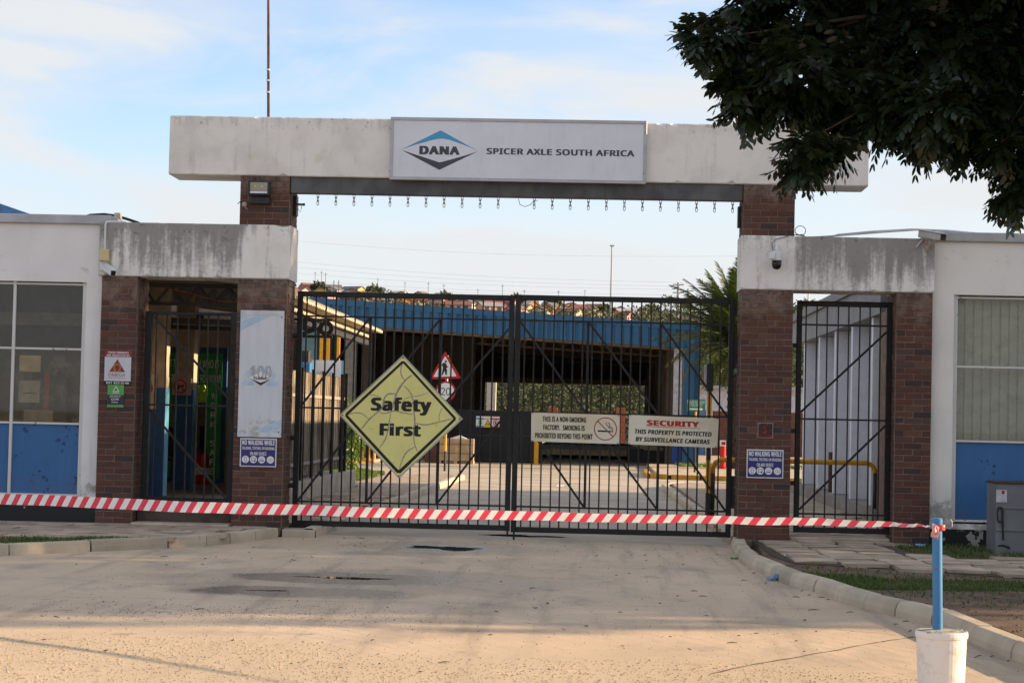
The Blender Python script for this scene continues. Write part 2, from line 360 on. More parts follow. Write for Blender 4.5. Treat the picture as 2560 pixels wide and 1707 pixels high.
# ------------------------------------------------------------------ mesh building
class MB:
    def __init__(s): s.v = []; s.f = []
    def add(s, vs, fs):
        b = len(s.v); s.v += [tuple(q) for q in vs]; s.f += [tuple(b + i for i in f) for f in fs]; return s
    def box(s, x0, y0, z0, x1, y1, z1):
        return s.add([(x0, y0, z0), (x1, y0, z0), (x1, y1, z0), (x0, y1, z0), (x0, y0, z1), (x1, y0, z1), (x1, y1, z1), (x0, y1, z1)],
                     [(0, 3, 2, 1), (4, 5, 6, 7), (0, 1, 5, 4), (1, 2, 6, 5), (2, 3, 7, 6), (3, 0, 4, 7)])
    def obox(s, c, ax, ay, az):
        c = Vector(c); ax, ay, az = Vector(ax), Vector(ay), Vector(az)
        vs = [c + ax * i + ay * j + az * k for k in (-1, 1) for i, j in ((-1, -1), (1, -1), (1, 1), (-1, 1))]
        return s.add(vs, [(0, 3, 2, 1), (4, 5, 6, 7), (0, 1, 5, 4), (1, 2, 6, 5), (2, 3, 7, 6), (3, 0, 4, 7)])
    def bar(s, a, b, w, t, up=(0, 1, 0)):
        """square bar from a to b: w across, t along up"""
        a, b = Vector(a), Vector(b); d = b - a; n = d.normalized(); upv = Vector(up)
        if abs(n.dot(upv)) > 0.99: upv = Vector((1, 0, 0))
        side = n.cross(upv).normalized(); u2 = side.cross(n)
        return s.obox((a + b) / 2, d / 2, side * w / 2, u2 * t / 2)
    def tube(s, pts, r, n=8, cap=True):
        pts = [Vector(p) for p in pts]; rs = r if isinstance(r, (list, tuple)) else [r] * len(pts)
        b = len(s.v); prev = None
        for i, p in enumerate(pts):
            d = (pts[min(i + 1, len(pts) - 1)] - pts[max(i - 1, 0)]).normalized()
            ref = Vector((0, 0, 1)) if abs(d.z) < 0.95 else Vector((1, 0, 0))
            a = d.cross(ref).normalized()
            if prev is not None:
                a = (prev - d * prev.dot(d)).normalized()
            prev = a; c = d.cross(a)
            for k in range(n):
                t = 2 * math.pi * k / n
                s.v.append(tuple(p + (a * math.cos(t) + c * math.sin(t)) * rs[i]))
        for i in range(len(pts) - 1):
            for k in range(n):
                q = (k + 1) % n
                s.f.append((b + i * n + k, b + i * n + q, b + (i + 1) * n + q, b + (i + 1) * n + k))
        if cap:
            s.f.append(tuple(b + k for k in reversed(range(n)))); e = b + (len(pts) - 1) * n
            s.f.append(tuple(e + k for k in range(n)))
        return s
    def lathe(s, c, prof, n=24):
        """prof: (radius, z) pairs from bottom to top about a vertical axis at c"""
        b = len(s.v)
        for r, z in prof:
            for k in range(n):
                t = 2 * math.pi * k / n
                s.v.append((c[0] + r * math.cos(t), c[1] + r * math.sin(t), c[2] + z))
        for i in range(len(prof) - 1):
            for k in range(n):
                q = (k + 1) % n
                s.f.append((b + i * n + k, b + i * n + q, b + (i + 1) * n + q, b + (i + 1) * n + k))
        s.f.append(tuple(b + k for k in reversed(range(n)))); e = b + (len(prof) - 1) * n
        s.f.append(tuple(e + k for k in range(n)))
        return s
    def prism(s, pts, off):
        """flat polygon pts (3D) extruded by vector off"""
        n = len(pts); off = Vector(off); P = [Vector(p) for p in pts]
        return s.add([tuple(p) for p in P] + [tuple(p + off) for p in P],
                     [tuple(range(n))] + [tuple(reversed(range(n, 2 * n)))] + [(i, i + n, (i + 1) % n + n, (i + 1) % n) for i in range(n)])
    def ringxz(s, cx, cz, ri, ro, y0, y1, n=32, a0=0.0, a1=2 * math.pi, sx=1.0):
        b = len(s.v); full = abs(a1 - a0 - 2 * math.pi) < 1e-6
        for k in range(n + 1):
            t = a0 + (a1 - a0) * k / n
            for r, y in ((ri, y0), (ro, y0), (ro, y1), (ri, y1)):
                s.v.append((cx + sx * r * math.cos(t), y, cz + r * math.sin(t)))
        for k in range(n):
            for j in range(4):
                q = (j + 1) % 4
                s.f.append((b + k * 4 + j, b + k * 4 + q, b + (k + 1) * 4 + q, b + (k + 1) * 4 + j))
        return s
    def disc(s, cx, cz, r, y0, y1, n=32, sx=1.0):
        return s.prism([(cx + sx * r * math.cos(2 * math.pi * k / n), y0, cz + r * math.sin(2 * math.pi * k / n)) for k in range(n)], (0, y1 - y0, 0))
    def mesh(s, name, mat, smooth=False, origin=None):
        me = bpy.data.meshes.new(name)
        vs = np.array(s.v, dtype=float)
        if origin is None:
            lo, hi = vs.min(0), vs.max(0); origin = Vector(((lo[0] + hi[0]) / 2, (lo[1] + hi[1]) / 2, lo[2]))
        me.from_pydata((vs - np.array(origin)).tolist(), [], s.f)
        if mat is not None: me.materials.append(mat)
        if smooth: me.polygons.foreach_set('use_smooth', [True] * len(me.polygons))
        me.update()
        return me, Vector(origin)
    def build(s, name, mat, parent=None, bevel=0.0, smooth=False, seg=1):
        me, org = s.mesh(name, mat, smooth)
        o = bpy.data.objects.new(name, me); o.location = org; COL.objects.link(o)
        attach(o, parent)
        if bevel:
            b = o.modifiers.new('bevel', 'BEVEL'); b.width = bevel; b.segments = seg; b.limit_method = 'ANGLE'
        return o
WORLD = {}
def wmat(o):
    """world matrix from stored transforms (parents here are only ever translated)"""
    loc = Vector(o.location)
    return loc
ORG = {}
def attach(o, parent):
    ORG[o.name] = Vector(o.location)
    if parent is not None:
        o.parent = parent
        o.matrix_parent_inverse = Matrix.Translation(-ORG[parent.name])
def tag(o, label, cat, group=None):
    o['label'] = label; o['category'] = cat
    if group: o['group'] = group
    return o
def struct(o): o['kind'] = 'structure'; return o
def stuff(o, label=None, cat=None):
    o['kind'] = 'stuff'
    if label: o['label'] = label; o['category'] = cat
    return o
def thing(name, label, cat, loc=(0, 0, 0), group=None):
    o = bpy.data.objects.new(name, None); o.location = loc; o.empty_display_size = 0.2; COL.objects.link(o)
    ORG[o.name] = Vector(loc)
    return tag(o, label, cat, group)
def pempty(name, loc, parent):
    o = bpy.data.objects.new(name, None); o.location = loc; COL.objects.link(o); attach(o, parent); return o
def inst(name, me, loc, parent, rot=None, scale=None, mat=None):
    o = bpy.data.objects.new(name, me); o.location = loc; COL.objects.link(o); attach(o, parent)
    if rot: o.rotation_euler = rot
    if scale: o.scale = scale
    if mat is not None:
        o.material_slots[0].link = 'OBJECT'; o.material_slots[0].material = mat
    return o
def npmesh(name, V, Fc, mat, parent=None, origin=(0, 0, 0), smooth=False):
    """fast mesh from arrays; all faces have the same number of corners"""
    me = bpy.data.meshes.new(name); V = np.asarray(V, dtype=np.float32) - np.array(origin, dtype=np.float32); Fc = np.asarray(Fc, dtype=np.int32)
    k = Fc.shape[1]
    me.vertices.add(len(V)); me.vertices.foreach_set('co', V.ravel())
    me.loops.add(Fc.size); me.loops.foreach_set('vertex_index', Fc.ravel())
    me.polygons.add(len(Fc)); me.polygons.foreach_set('loop_start', np.arange(0, Fc.size, k, dtype=np.int32))
    if smooth: me.polygons.foreach_set('use_smooth', np.ones(len(Fc), dtype=bool))
    me.update(calc_edges=True); me.validate()
    me.materials.append(mat)
    o = bpy.data.objects.new(name, me); o.location = origin; COL.objects.link(o); attach(o, parent)
    return o

# flat shapes facing the camera side (-Y)
def plate(name, xz, Y, mat, parent, t=0.0012):
    return MB().prism([(x, Y, z) for x, z in xz], (0, t, 0)).build(name, mat, parent)
def pplate(name, pp, Y, mat, parent, t=0.0012):
    q = [PL(x, y, Y) for x, y in pp]
    return plate(name, [(p.x, p.z) for p in q], Y, mat, parent, t)
def prect(x0, y0, x1, y1, Y):
    """level world rectangle whose middle and size are those of a pixel box"""
    c = PL((x0 + x1) / 2, (y0 + y1) / 2, Y)
    w = (PL(x1, (y0 + y1) / 2, Y) - PL(x0, (y0 + y1) / 2, Y)).length; h = (PL((x0 + x1) / 2, y0, Y) - PL((x0 + x1) / 2, y1, Y)).length
    return c.x - w / 2, c.z - h / 2, c.x + w / 2, c.z + h / 2
_tcache = {}
FONT = None
try:                                             # Blender's own bundled interface font; its built-in one serves if it is not there
    import os
    _fp = os.path.join(bpy.utils.resource_path('LOCAL'), 'datafiles', 'fonts', 'NotoSansMath-Regular.woff2')
    if os.path.exists(_fp): FONT = bpy.data.fonts.load(_fp)
except Exception:
    FONT = None
def text_mesh(s, weight, shear=0.0):
    k = (s, weight, shear)
    if k in _tcache: return _tcache[k]
    cu = bpy.data.curves.new('lettering', 'FONT'); cu.body = s; cu.size = 1.0
    if FONT is not None: cu.font = FONT
    cu.offset = 0.0; cu.extrude = 0.0; cu.resolution_u = 3; cu.space_character = 1 + max(0, weight - 0.01) * 1.6; cu.shear = shear
    cu.fill_mode = 'FRONT'
    ob = bpy.data.objects.new('tmp_text', cu); COL.objects.link(ob)
    dg = bpy.context.evaluated_depsgraph_get(); dg.update()
    me = bpy.data.meshes.new_from_object(ob.evaluated_get(dg))
    bpy.data.objects.remove(ob); bpy.data.curves.remove(cu)
    V = np.zeros(len(me.vertices) * 3); me.vertices.foreach_get('co', V); V = V.reshape(-1, 3)
    Fs = [tuple(p.vertices) for p in me.polygons]
    bpy.data.meshes.remove(me)
    _tcache[k] = (V, Fs); return V, Fs
def letters(s, x0, z0, x1, z1, Y, mat, parent, bold=0.02, mirror=False, name='lettering', shear=0.0):
    V, Fs = text_mesh(s, bold, shear)
    k = bold * 0.62                                             # heavier weights: the same outline laid down several times, slightly shifted
    sh = [(0, 0)] if k < 0.004 else [(0, 0), (k, 0), (-k, 0), (k * 0.8, k * 0.45), (-k * 0.8, k * 0.45), (k * 0.8, -k * 0.45), (-k * 0.8, -k * 0.45)]
    lo, hi = V.min(0) - np.array([k, k * 0.45, 0]), V.max(0) + np.array([k, k * 0.45, 0])
    b = MB()
    for i, (dx, dy) in enumerate(sh):
        q = (V + np.array([dx, dy, 0]) - lo) / np.maximum(hi - lo, 1e-6)
        if mirror: q[:, 0] = 1 - q[:, 0]
        b.add([(x0 + (x1 - x0) * a[0], Y - 0.0002 * i, z0 + (z1 - z0) * a[1]) for a in q], Fs)
    return b.build(name, mat, parent)
def ptext(s, x0, y0, x1, y1, Y, mat, parent, **k):
    r = prect(x0, y0, x1, y1, Y); return letters(s, r[0], r[1], r[2], r[3], Y, mat, parent, **k)

# ================================================================== ground, road, pavements
ROAD = -0.12
soil_m = plain('bare_soil', (0.135, 0.085, 0.055), 0.95, var=0.35, scale=2.2, bump=0.9, bscale=30)
def sheet(name, pts, z, mat, parent=None, under=0.0):
    b = MB(); n = len(pts)
    if under:
        b.prism([(x, y, z) for x, y in pts][::-1], (0, 0, -under))
        b.f[0] = tuple(reversed(b.f[0])); b.f[1] = tuple(reversed(b.f[1]))
    else:
        b.add([(x, y, z) for x, y in pts], [tuple(range(n))])
    return b.build(name, mat, parent)
farground_m = plain('dry_grassland', (0.26, 0.22, 0.14), 0.95, var=0.4, scale=0.05)
struct(sheet('ground', [(-3000, -600), (3000, -600), (3000, 3000), (-3000, 3000)], -0.17, farground_m))
road = struct(sheet('road', [(-40, -60), (40, -60), (40, 0.72), (-40, 0.72)], ROAD, road_m))
yard_m = plain('yard_concrete', (0.43, 0.355, 0.275), 0.85, var=0.18, scale=0.8, bump=0.2, bscale=60)
yard = struct(sheet('yard', [(-40, 0.72), (40, 0.72), (40, 112), (-40, 112)], ROAD, yard_m))

# faint joints and cracks in the driveway
crack_m = plain('crack_shadow', (0.10, 0.085, 0.07), 0.95)
def crack(pp, w=0.006):
    pts = [PG(x, y, ROAD + 0.003) for x, y in pp]; b = MB()
    fine = []
    for a, c in zip(pts, pts[1:]):
        k = max(2, int((c - a).length / 0.12))
        for i in range(k): fine.append(a.lerp(c, i / k) + Vector((rnd.uniform(-1, 1), rnd.uniform(-1, 1), 0)) * 0.012)
    fine.append(pts[-1])
    for i in range(len(fine) - 1):
        a, c = fine[i], fine[i + 1]; d = (c - a).normalized(); s = Vector((-d.y, d.x, 0)) * w * rnd.uniform(0.4, 1.2)
        b.add([a - s, c - s, c + s, a + s], [(0, 1, 2, 3)])
    b.build('crack', crack_m, road)
crack([(2286, 1590), (2150, 1612), (2000, 1640), (1880, 1660), (1780, 1682)], 0.010)
crack([(1700, 1545), (1950, 1560), (2240, 1585)], 0.004)
crack([(110, 1443), (330, 1456), (560, 1467)], 0.005)
crack([(1040, 1500), (1170, 1508), (1320, 1517)], 0.004)

# puddles and damp concrete round them
water = NT('puddle_water'); water.set((0.012, 0.011, 0.010), 0.03, 0, 0.6); water.bump(water.noise(water.pos(), 6, 3), 0.01, 0.004)
def blob(name, x0, x1, y0, y1, z, mat, seed, rough=0.25, n=64):
    r_ = random.Random(seed); ph = [r_.uniform(0, 6.28) for _ in range(7)]; cx, cy = (x0 + x1) / 2, (y0 + y1) / 2
    pts = []
    for k in range(n):
        t = 2 * math.pi * k / n
        q = 1 + rough * (sum(math.sin((j + 2) * t + ph[j]) / (j + 2) for j in range(7)) + 0.5 * mnoise.noise(Vector((math.cos(t) * 6, math.sin(t) * 6, seed))))
        pts.append((cx + (x1 - x0) / 2 * q * math.cos(t), cy + (y1 - y0) / 2 * q * math.sin(t)))
    return struct(sheet(name, pts, z, mat))
for i, (x0, x1, y0, y1) in enumerate([(-2.25, -1.45, -1.75, -1.1), (-1.5, -0.55, 1.3, 1.8), (-2.95, -2.05, -6.46, -6.28), (-3.2, -2.85, -8.04, -7.96)]):
    blob('puddle', x0, x1, y0, y1, ROAD + 0.003, water.m, 40 + i, 0.45, 220)

# verges
struct(sheet('verge_soil', [(2.15, 0.02), (2.0, -3.0), (2.1, -4.9), (2.35, -6.6), (2.75, -8.3), (3.1, -9.6), (3.25, -11.0), (3.4, -14), (3.8, -20), (30, -20), (30, 0.08), (4.45, 0.08)], -0.022, soil_m, under=0.1))
struct(sheet('verge_soil', [(-12, 0.05), (-4.3, 0.0), (-4.30, -0.5), (-4.62, -1.2), (-4.93, -2.3), (-5.25, -2.85), (-5.95, -3.65), (-6.7, -4.6), (-9.0, -7.3), (-12, -11)], -0.022, soil_m, under=0.1))

joint_m = plain('kerb_joint_dirt', (0.07, 0.055, 0.042), 0.95)
# kerbs: every stone its own piece
def kerb_line(name, pts, left, wid=0.15, top=0.012, mat=kerb_m, splay=0.03, drop=0.0):
    """pts: joints along the road edge; left: +1 when the stone lies to the left of the direction of travel"""
    k = bpy.data.objects.new(name, None); COL.objects.link(k); k.location = (pts[0][0], pts[0][1], ROAD); ORG[k.name] = Vector(k.location); struct(k)
    for a, c in zip(pts, pts[1:]):
        a, c = Vector((a[0], a[1], 0)), Vector((c[0], c[1], 0)); d = (c - a); L = d.length; d.normalize(); s = Vector((-d.y, d.x, 0)) * left
        g = 0.011; a2, c2 = a + d * g, c - d * g; dz = rnd.uniform(-0.006, 0.006); tp = top + dz
        prof = [(0, ROAD - 0.05), (0, tp - 0.06 - 0.02), (splay * 0.5, tp - 0.02), (splay, tp), (wid, tp), (wid, ROAD - 0.05)]
        b = MB(); n = len(prof); off = s * rnd.uniform(-0.006, 0.006)
        vs = [e + off + s * u + Vector((0, 0, z)) for e in (a2, c2) for u, z in prof]
        fs = [tuple(range(n)), tuple(reversed(range(n, 2 * n)))] + [(i, i + n, (i + 1) % n + n, (i + 1) % n) for i in range(n)]
        if left > 0: fs = [tuple(reversed(f)) for f in fs]
        b.add(vs, fs).build('kerbstone', mat, k, bevel=0.005)
        jb_ = MB(); vs = [e + s * u + Vector((0, 0, z)) for e in (a + d * 0.002, c - d * 0.002) for u, z in ((0.012, ROAD - 0.05), (0.012, tp - 0.10), (0.05, tp - 0.012), (wid - 0.01, tp - 0.012), (wid - 0.01, ROAD - 0.05))]
        jf = [tuple(range(5)), tuple(reversed(range(5, 10)))] + [(i, i + 5, (i + 1) % 5 + 5, (i + 1) % 5) for i in range(5)]
        jb_.add(vs, jf if left < 0 else [tuple(reversed(f)) for f in jf]).build('joint_fill', joint_m, k)
    return k
kR = [(1.86, 0.62), (1.78, -1.0), (1.76, -2.2), (1.76, -3.26), (1.91, -4.85), (2.03, -5.85), (2.2, -6.56), (2.32, -7.49), (2.47, -8.25), (2.66, -8.9), (2.86, -9.6), (2.95, -10.88), (3.05, -11.92), (3.13, -12.95), (3.2, -14.0), (3.3, -15.1)]
kerb_line('kerb', kR, +1, wid=0.17, splay=0.05)
kL = [(-9.1, -7.6), (-8.4, -6.8), (-7.75, -6.05), (-7.15, -5.3), (-6.53, -4.5), (-5.84, -3.57), (-5.12, -2.71), (-4.76, -2.15), (-4.58, -1.55), (-4.38, -0.85), (-4.2, -0.12)]
kerb_line('kerb', kL, +1, wid=0.16, splay=0.015)
kerb_line('kerb', [(-4.18, -0.02), (-3.72, 0.0)], +1, wid=0.5, splay=0.01, top=-0.02)
kerb_line('kerb', [(-3.72, 0.05), (-3.70, 0.95), (-3.68, 1.9)] + [(-3.68 + 0.25 * (y - 1.9) / 24, y) for y in np.arange(2.9, 26, 1.0)], +1, wid=0.16, splay=0.02)
kerb_line('kerb', [(1.86, 0.7), (1.84, 1.7)] + [(1.83 - 0.012 * (y - 2), y) for y in np.arange(2.7, 22.5, 1.0)] + [(1.72, 23.2), (2.1, 23.9), (2.9, 24.3), (4.4, 24.5)], -1, wid=0.16, splay=0.03)
yk = plain('yellow_kerb_paint', (0.52, 0.25, 0.02), 0.6, var=0.25, scale=5)
kerb_line('kerb', [(8.0, 29.5), (7.0, 29.6), (6, 29.7), (5, 29.8), (4, 29.9), (3.0, 30.0), (2.2, 30.3), (1.7, 31.0), (1.6, 32), (1.6, 33), (1.65, 34), (1.65, 35), (1.65, 36)], +1, wid=0.16, mat=yk)
kerb_line('kerb', [(-9.4, 38.4), (-8.9, 38.9), (-8.4, 39.4), (-7.9, 39.9), (-7.4, 40.3)], +1, wid=0.18, mat=yk)

# paving
def inside(x, y, poly):
    c = False; n = len(poly)
    for i in range(n):
        x1, y1 = poly[i]; x2, y2 = poly[(i + 1) % n]
        if (y1 > y) != (y2 > y) and x < (x2 - x1) * (y - y1) / (y2 - y1) + x1: c = not c
    return c
_slabs = []
for q in range(4):
    b = MB().box(-0.5, -0.5, -0.5, 0.5, 0.5, 0.5); me, _ = b.mesh('paving_slab', slab_m, origin=(0, 0, 0))
    r_ = random.Random(q)
    for v_ in me.vertices:
        v_.co.x += r_.uniform(-0.022, 0.022); v_.co.y += r_.uniform(-0.022, 0.022)
    _slabs.append(me)
def paving(poly, bed_z, size, rot=0.0, tilt=0.010, jit=0.006, origin=(0, 0), bond=0.0, skip=0.02, name='pavement', gap=0.012):
    pv = struct(sheet(name, poly, bed_z, sand_m, under=0.1))
    xs = [p[0] for p in poly]; ys = [p[1] for p in poly]; ca, sa = math.cos(rot), math.sin(rot)
    N = int(max(max(xs) - min(xs), max(ys) - min(ys)) / min(size) * 1.5) + 3
    for j in range(-N, N):
        for i in range(-N, N):
            u_ = (i + (bond if j % 2 else 0)) * size[0]; w_ = j * size[1]
            x = origin[0] + ca * u_ - sa * w_; y = origin[1] + sa * u_ + ca * w_
            if not inside(x, y, poly) or rnd.random() < skip: continue
            th = 0.05
            inst('paving_slab', _slabs[rnd.randrange(4)], (x, y, bed_z + 0.022 - th / 2 + rnd.uniform(-jit, jit)), pv,
                 rot=(rnd.uniform(-tilt, tilt), rnd.uniform(-tilt, tilt), rot + rnd.uniform(-0.02, 0.02)), scale=(size[0] - gap, size[1] - gap, th))
    return pv
paving([(-9.0, 0.06), (-4.28, 0.02), (-4.30, -0.5), (-4.62, -1.15), (-4.95, -2.2), (-5.25, -2.75), (-7.05, -3.15), (-9.0, -3.4)], -0.012, (0.45, 0.45), 0.0, origin=(-4.6, -0.25), bond=0.5)
paving([(2.1, 0.02), (3.92, 0.02), (3.80, -1.4), (3.95, -2.5), (8.5, -2.55), (8.5, -5.6), (4.5, -5.45), (3.44, -4.62), (2.25, -4.1), (2.12, -3.0)], -0.012, (0.50, 0.50), 0.03, tilt=0.030, jit=0.012, gap=0.036, origin=(2.4, -0.22), bond=0.0)
paving([(-5.2, 0.9), (-3.86, 0.9), (-3.80, 12.0), (-5.05, 12.0)], -0.015, (0.45, 0.45), 0.0, origin=(-4.1, 1.2), bond=0.5)
pv2 = struct(sheet('pavement', [(-5.05, 12.02), (-3.80, 12.02), (-3.6, 26), (-7.0, 26), (-7.0, 16.5), (-5.05, 16.5)], -0.004, slab_m, under=0.1))
paving([(2.02, 0.9), (4.4, 0.9), (4.4, 9.0), (1.98, 9.0)], -0.015, (0.5, 0.5), 0.0, origin=(2.3, 1.2), bond=0.5)
struct(sheet('pavement', [(1.98, 9.02), (4.45, 9.02), (4.45, 24.3), (2.9, 24.1), (2.2, 23.7), (1.90, 23.0)], -0.004, slab_m, under=0.1))
struct(sheet('pavement', [(1.82, 31.2), (2.3, 30.5), (3.0, 30.18), (12, 29.8), (12, 44.2), (1.82, 44.2)], -0.004, slab_m, under=0.1))
struct(sheet('pavement', [(-14, 38.6), (-9.4, 38.6), (-7.5, 40.5), (-7.3, 43.7), (-14, 43.7)], -0.004, slab_m, under=0.1))

# painted marks in the yard
paint_m = plain('road_marking_paint', (0.62, 0.58, 0.52), 0.7, var=0.2, scale=6)
def mark(x0, y0, x1, y1, w=0.11):
    a, c = Vector((x0, y0, ROAD + 0.004)), Vector((x1, y1, ROAD + 0.004)); d = (c - a).normalized(); s = Vector((-d.y, d.x, 0)) * w / 2
    MB().add([a - s, c - s, c + s, a + s], [(0, 1, 2, 3)]).build('road_marking', paint_m, yard)
for q in range(6):
    x = -3.0 + q * 1.05; mark(x, 25.6 - 0.1 * q, x + 0.62, 25.5 - 0.1 * q, 0.35)
mark(-3.2, 30.6, 1.5, 30.0, 0.25); mark(-0.95, 22.8, -0.75, 22.8, 1.6); mark(-3.5, 8.2, -2.0, 8.1, 0.3); mark(1.9, 25.2, 4.2, 25.0, 1.8)

# grass
def grass(name, label, poly, n, z, h, mats, seed, parent=None, dens=None, w=0.006):
    g = np.random.default_rng(seed); xs = [p[0] for p in poly]; ys = [p[1] for p in poly]
    P = np.stack([g.uniform(min(xs), max(xs), n * 3), g.uniform(min(ys), max(ys), n * 3)], 1)
    k = np.array([inside(a, c, poly) and (mnoise.noise(Vector((a * 2.1, c * 2.1, seed))) + 0.35 > g.uniform(-0.2, 0.5)) for a, c in P]); P = P[k][:n]
    n = len(P); hh = h * g.uniform(0.45, 1.25, n); a = g.uniform(0, 2 * np.pi, n); ln = g.uniform(0.1, 0.9, n) * hh; ww = w * g.uniform(0.6, 1.4, n)
    dx, dy = np.cos(a), np.sin(a)
    base = np.stack([P[:, 0], P[:, 1], np.full(n, z)], 1)
    s = np.stack([-dy * ww, dx * ww, np.zeros(n)], 1); mid = base + np.stack([dx * ln * 0.3, dy * ln * 0.3, hh * 0.6], 1); tip = base + np.stack([dx * ln, dy * ln, hh], 1)
    V = np.concatenate([base - s, base + s, mid + s * 0.7, mid - s * 0.7, tip], 0)
    i = np.arange(n); Fc = np.concatenate([np.stack([i, i + n, i + 2 * n], 1), np.stack([i, i + 2 * n, i + 3 * n], 1), np.stack([i + 3 * n, i + 2 * n, i + 4 * n], 1)], 0)
    o = npmesh(name, V, Fc, mats, parent, (float(P[:, 0].mean()), float(P[:, 1].mean()), z))
    return stuff(o, label, 'grass')
grass_m = leaf_mat('grass_blades', (0.045, 0.085, 0.016), (0.11, 0.15, 0.035), 0.55, 0.3, 1.2)
grass('grass', 'strip of short green grass on the right verge beside the kerb', [(2.05, -5.2), (2.5, -5.6), (3.6, -5.9), (9, -5.8), (9, -7.0), (4.2, -7.15), (3.0, -7.3), (2.6, -7.35), (2.3, -6.5)], 14000, -0.022, 0.036, grass_m, 3)
grass('grass', 'sparse weedy grass on the bare soil near the kerb', [(2.3, -4.4), (9, -5.7), (9, -8.6), (3.1, -8.9), (2.4, -7.2)], 2200, -0.022, 0.035, grass_m, 4)
grass('grass', 'grass against the white building below the blue window panel', [(3.92, -0.02), (9, 0.02), (9, -2.45), (4.05, -2.4), (3.88, -1.4)], 7000, -0.022, 0.05, grass_m, 5)
grass('grass', 'strip of grass between the left kerb and the paving', [(-9, -3.3), (-7.0, -3.15), (-5.35, -2.78), (-5.3, -2.85), (-5.95, -3.6), (-6.65, -4.5), (-9.0, -7.1)], 9000, -0.022, 0.055, grass_m, 6)
lawn_m = leaf_mat('sunny_lawn_blades', (0.08, 0.13, 0.02), (0.14, 0.19, 0.04), 0.55, 0.3, 1.2)
struct(sheet('lawn', [(-7.2, 17.5), (-5.45, 17.5), (-5.35, 24.0), (-5.6, 26.5), (-7.2, 30.5), (-9, 31), (-9, 17.5)], 0.0, plain('lawn_soil', (0.09, 0.10, 0.03), 0.95, var=0.3)))
grass('grass', 'sunlit lawn inside the gate beyond the corrugated fence', [(-7.2, 17.5), (-5.45, 17.5), (-5.35, 24.0), (-5.6, 26.5), (-7.2, 30.5), (-9, 31), (-9, 17.5)], 14000, 0.0, 0.06, lawn_m, 8, w=0.012)
grass('grass', 'sunlit lawn below the palm beside the red post', [(2.8, 41), (10, 41), (10, 44), (2.8, 44)], 6000, 0.0, 0.08, lawn_m, 9, w=0.02)

# gravel and litter
def gravel(name, label, mat, P, size, seed, z):
    g = np.random.default_rng(seed); n = len(P); s = size * g.uniform(0.35, 1.3, n) ** 1.5
    octa = np.array([(1, 0, 0), (-1, 0, 0), (0, 1, 0), (0, -1, 0), (0, 0, 1), (0, 0, -0.6)], float)
    fc = np.array([(0, 2, 4), (2, 1, 4), (1, 3, 4), (3, 0, 4), (2, 0, 5), (1, 2, 5), (3, 1, 5), (0, 3, 5)])
    jit = octa[None] * g.uniform(0.6, 1.3, (n, 6, 1)); a = g.uniform(0, 6.28, n); c, d = np.cos(a)[:, None], np.sin(a)[:, None]
    V = np.stack([jit[:, :, 0] * c - jit[:, :, 1] * d, jit[:, :, 0] * d + jit[:, :, 1] * c, jit[:, :, 2] * 0.6], 2) * s[:, None, None]
    V = V + np.stack([P[:, 0], P[:, 1], z + s * 0.25], 1)[:, None, :]
    Fc = (fc[None] + (np.arange(n) * 6)[:, None, None]).reshape(-1, 3)
    return stuff(npmesh(name, V.reshape(-1, 3), Fc, mat), label, 'gravel')
def mottled(name, c1, c2, rough=0.85):
    t = NT(name); w = t.n('ShaderNodeTexWhiteNoise'); w.noise_dimensions = '1D'
    t.l(t.n('ShaderNodeNewGeometry').outputs['Random Per Island'], w.inputs['W']); t.set(t.mix(w.outputs['Value'], c1, c2), rough, 0, 0.3); return t.m
g = np.random.default_rng(11)
n = 30000; gx = g.uniform(-4.6, 4.0, n); gy = g.uniform(-15.2, -11.2, n)
edge = -12.15 - 0.19 * (gx + 3.5) + 0.3 * np.sin(gx * 1.7)
k = (gy < edge + g.normal(0, 0.22, n)) & (g.uniform(0, 1, n) < 0.9)
gravel('gravel', 'loose sandy gravel in the near left of the driveway', mottled('sandy_gravel', (0.30, 0.22, 0.14), (0.66, 0.53, 0.39)), np.stack([gx, gy], 1)[k], 0.0065, 12, ROAD)
n = 4200; P = np.stack([g.uniform(-5, 3.4, n), g.uniform(-14.5, 0.5, n)], 1)
P2 = np.stack([g.normal(-3.0, 0.9, 1500), g.normal(-10.2, 0.45, 1500)], 1); P = np.concatenate([P, P2])
kerb_x = np.interp(P[:, 1], [-15, -11.9, -9.6, -8.25, -6.56, -4.85, -3.26, 0.6], [3.3, 3.05, 2.86, 2.47, 2.2, 1.91, 1.74, 1.8]); kl = np.interp(P[:, 1], [-7.6, -4.5, -2.7, -1.2, 0.6], [-9.1, -6.5, -5.1, -4.45, -4.1])
P = P[(P[:, 0] < kerb_x - 0.02) & (P[:, 0] > kl + 0.02)]
gravel('grit', 'scattered dark grit and crumbs on the concrete driveway', mottled('dark_grit', (0.10, 0.07, 0.05), (0.42, 0.34, 0.26)), P, 0.0052, 13, ROAD)
n = 3500; P = np.stack([g.uniform(2.2, 8, n), g.uniform(-14, -4.4, n)], 1); kx = np.interp(P[:, 1], [-15, -11.9, -9.6, -8.25, -6.56, -4.85], [3.5, 3.25, 3.06, 2.67, 2.4, 2.11]); P = P[P[:, 0] > kx]
gravel('soil_clods', 'small clods and stones on the bare soil of the right verge', mottled('soil_crumbs', (0.06, 0.035, 0.022), (0.20, 0.13, 0.08)), P, 0.012, 14, -0.022)
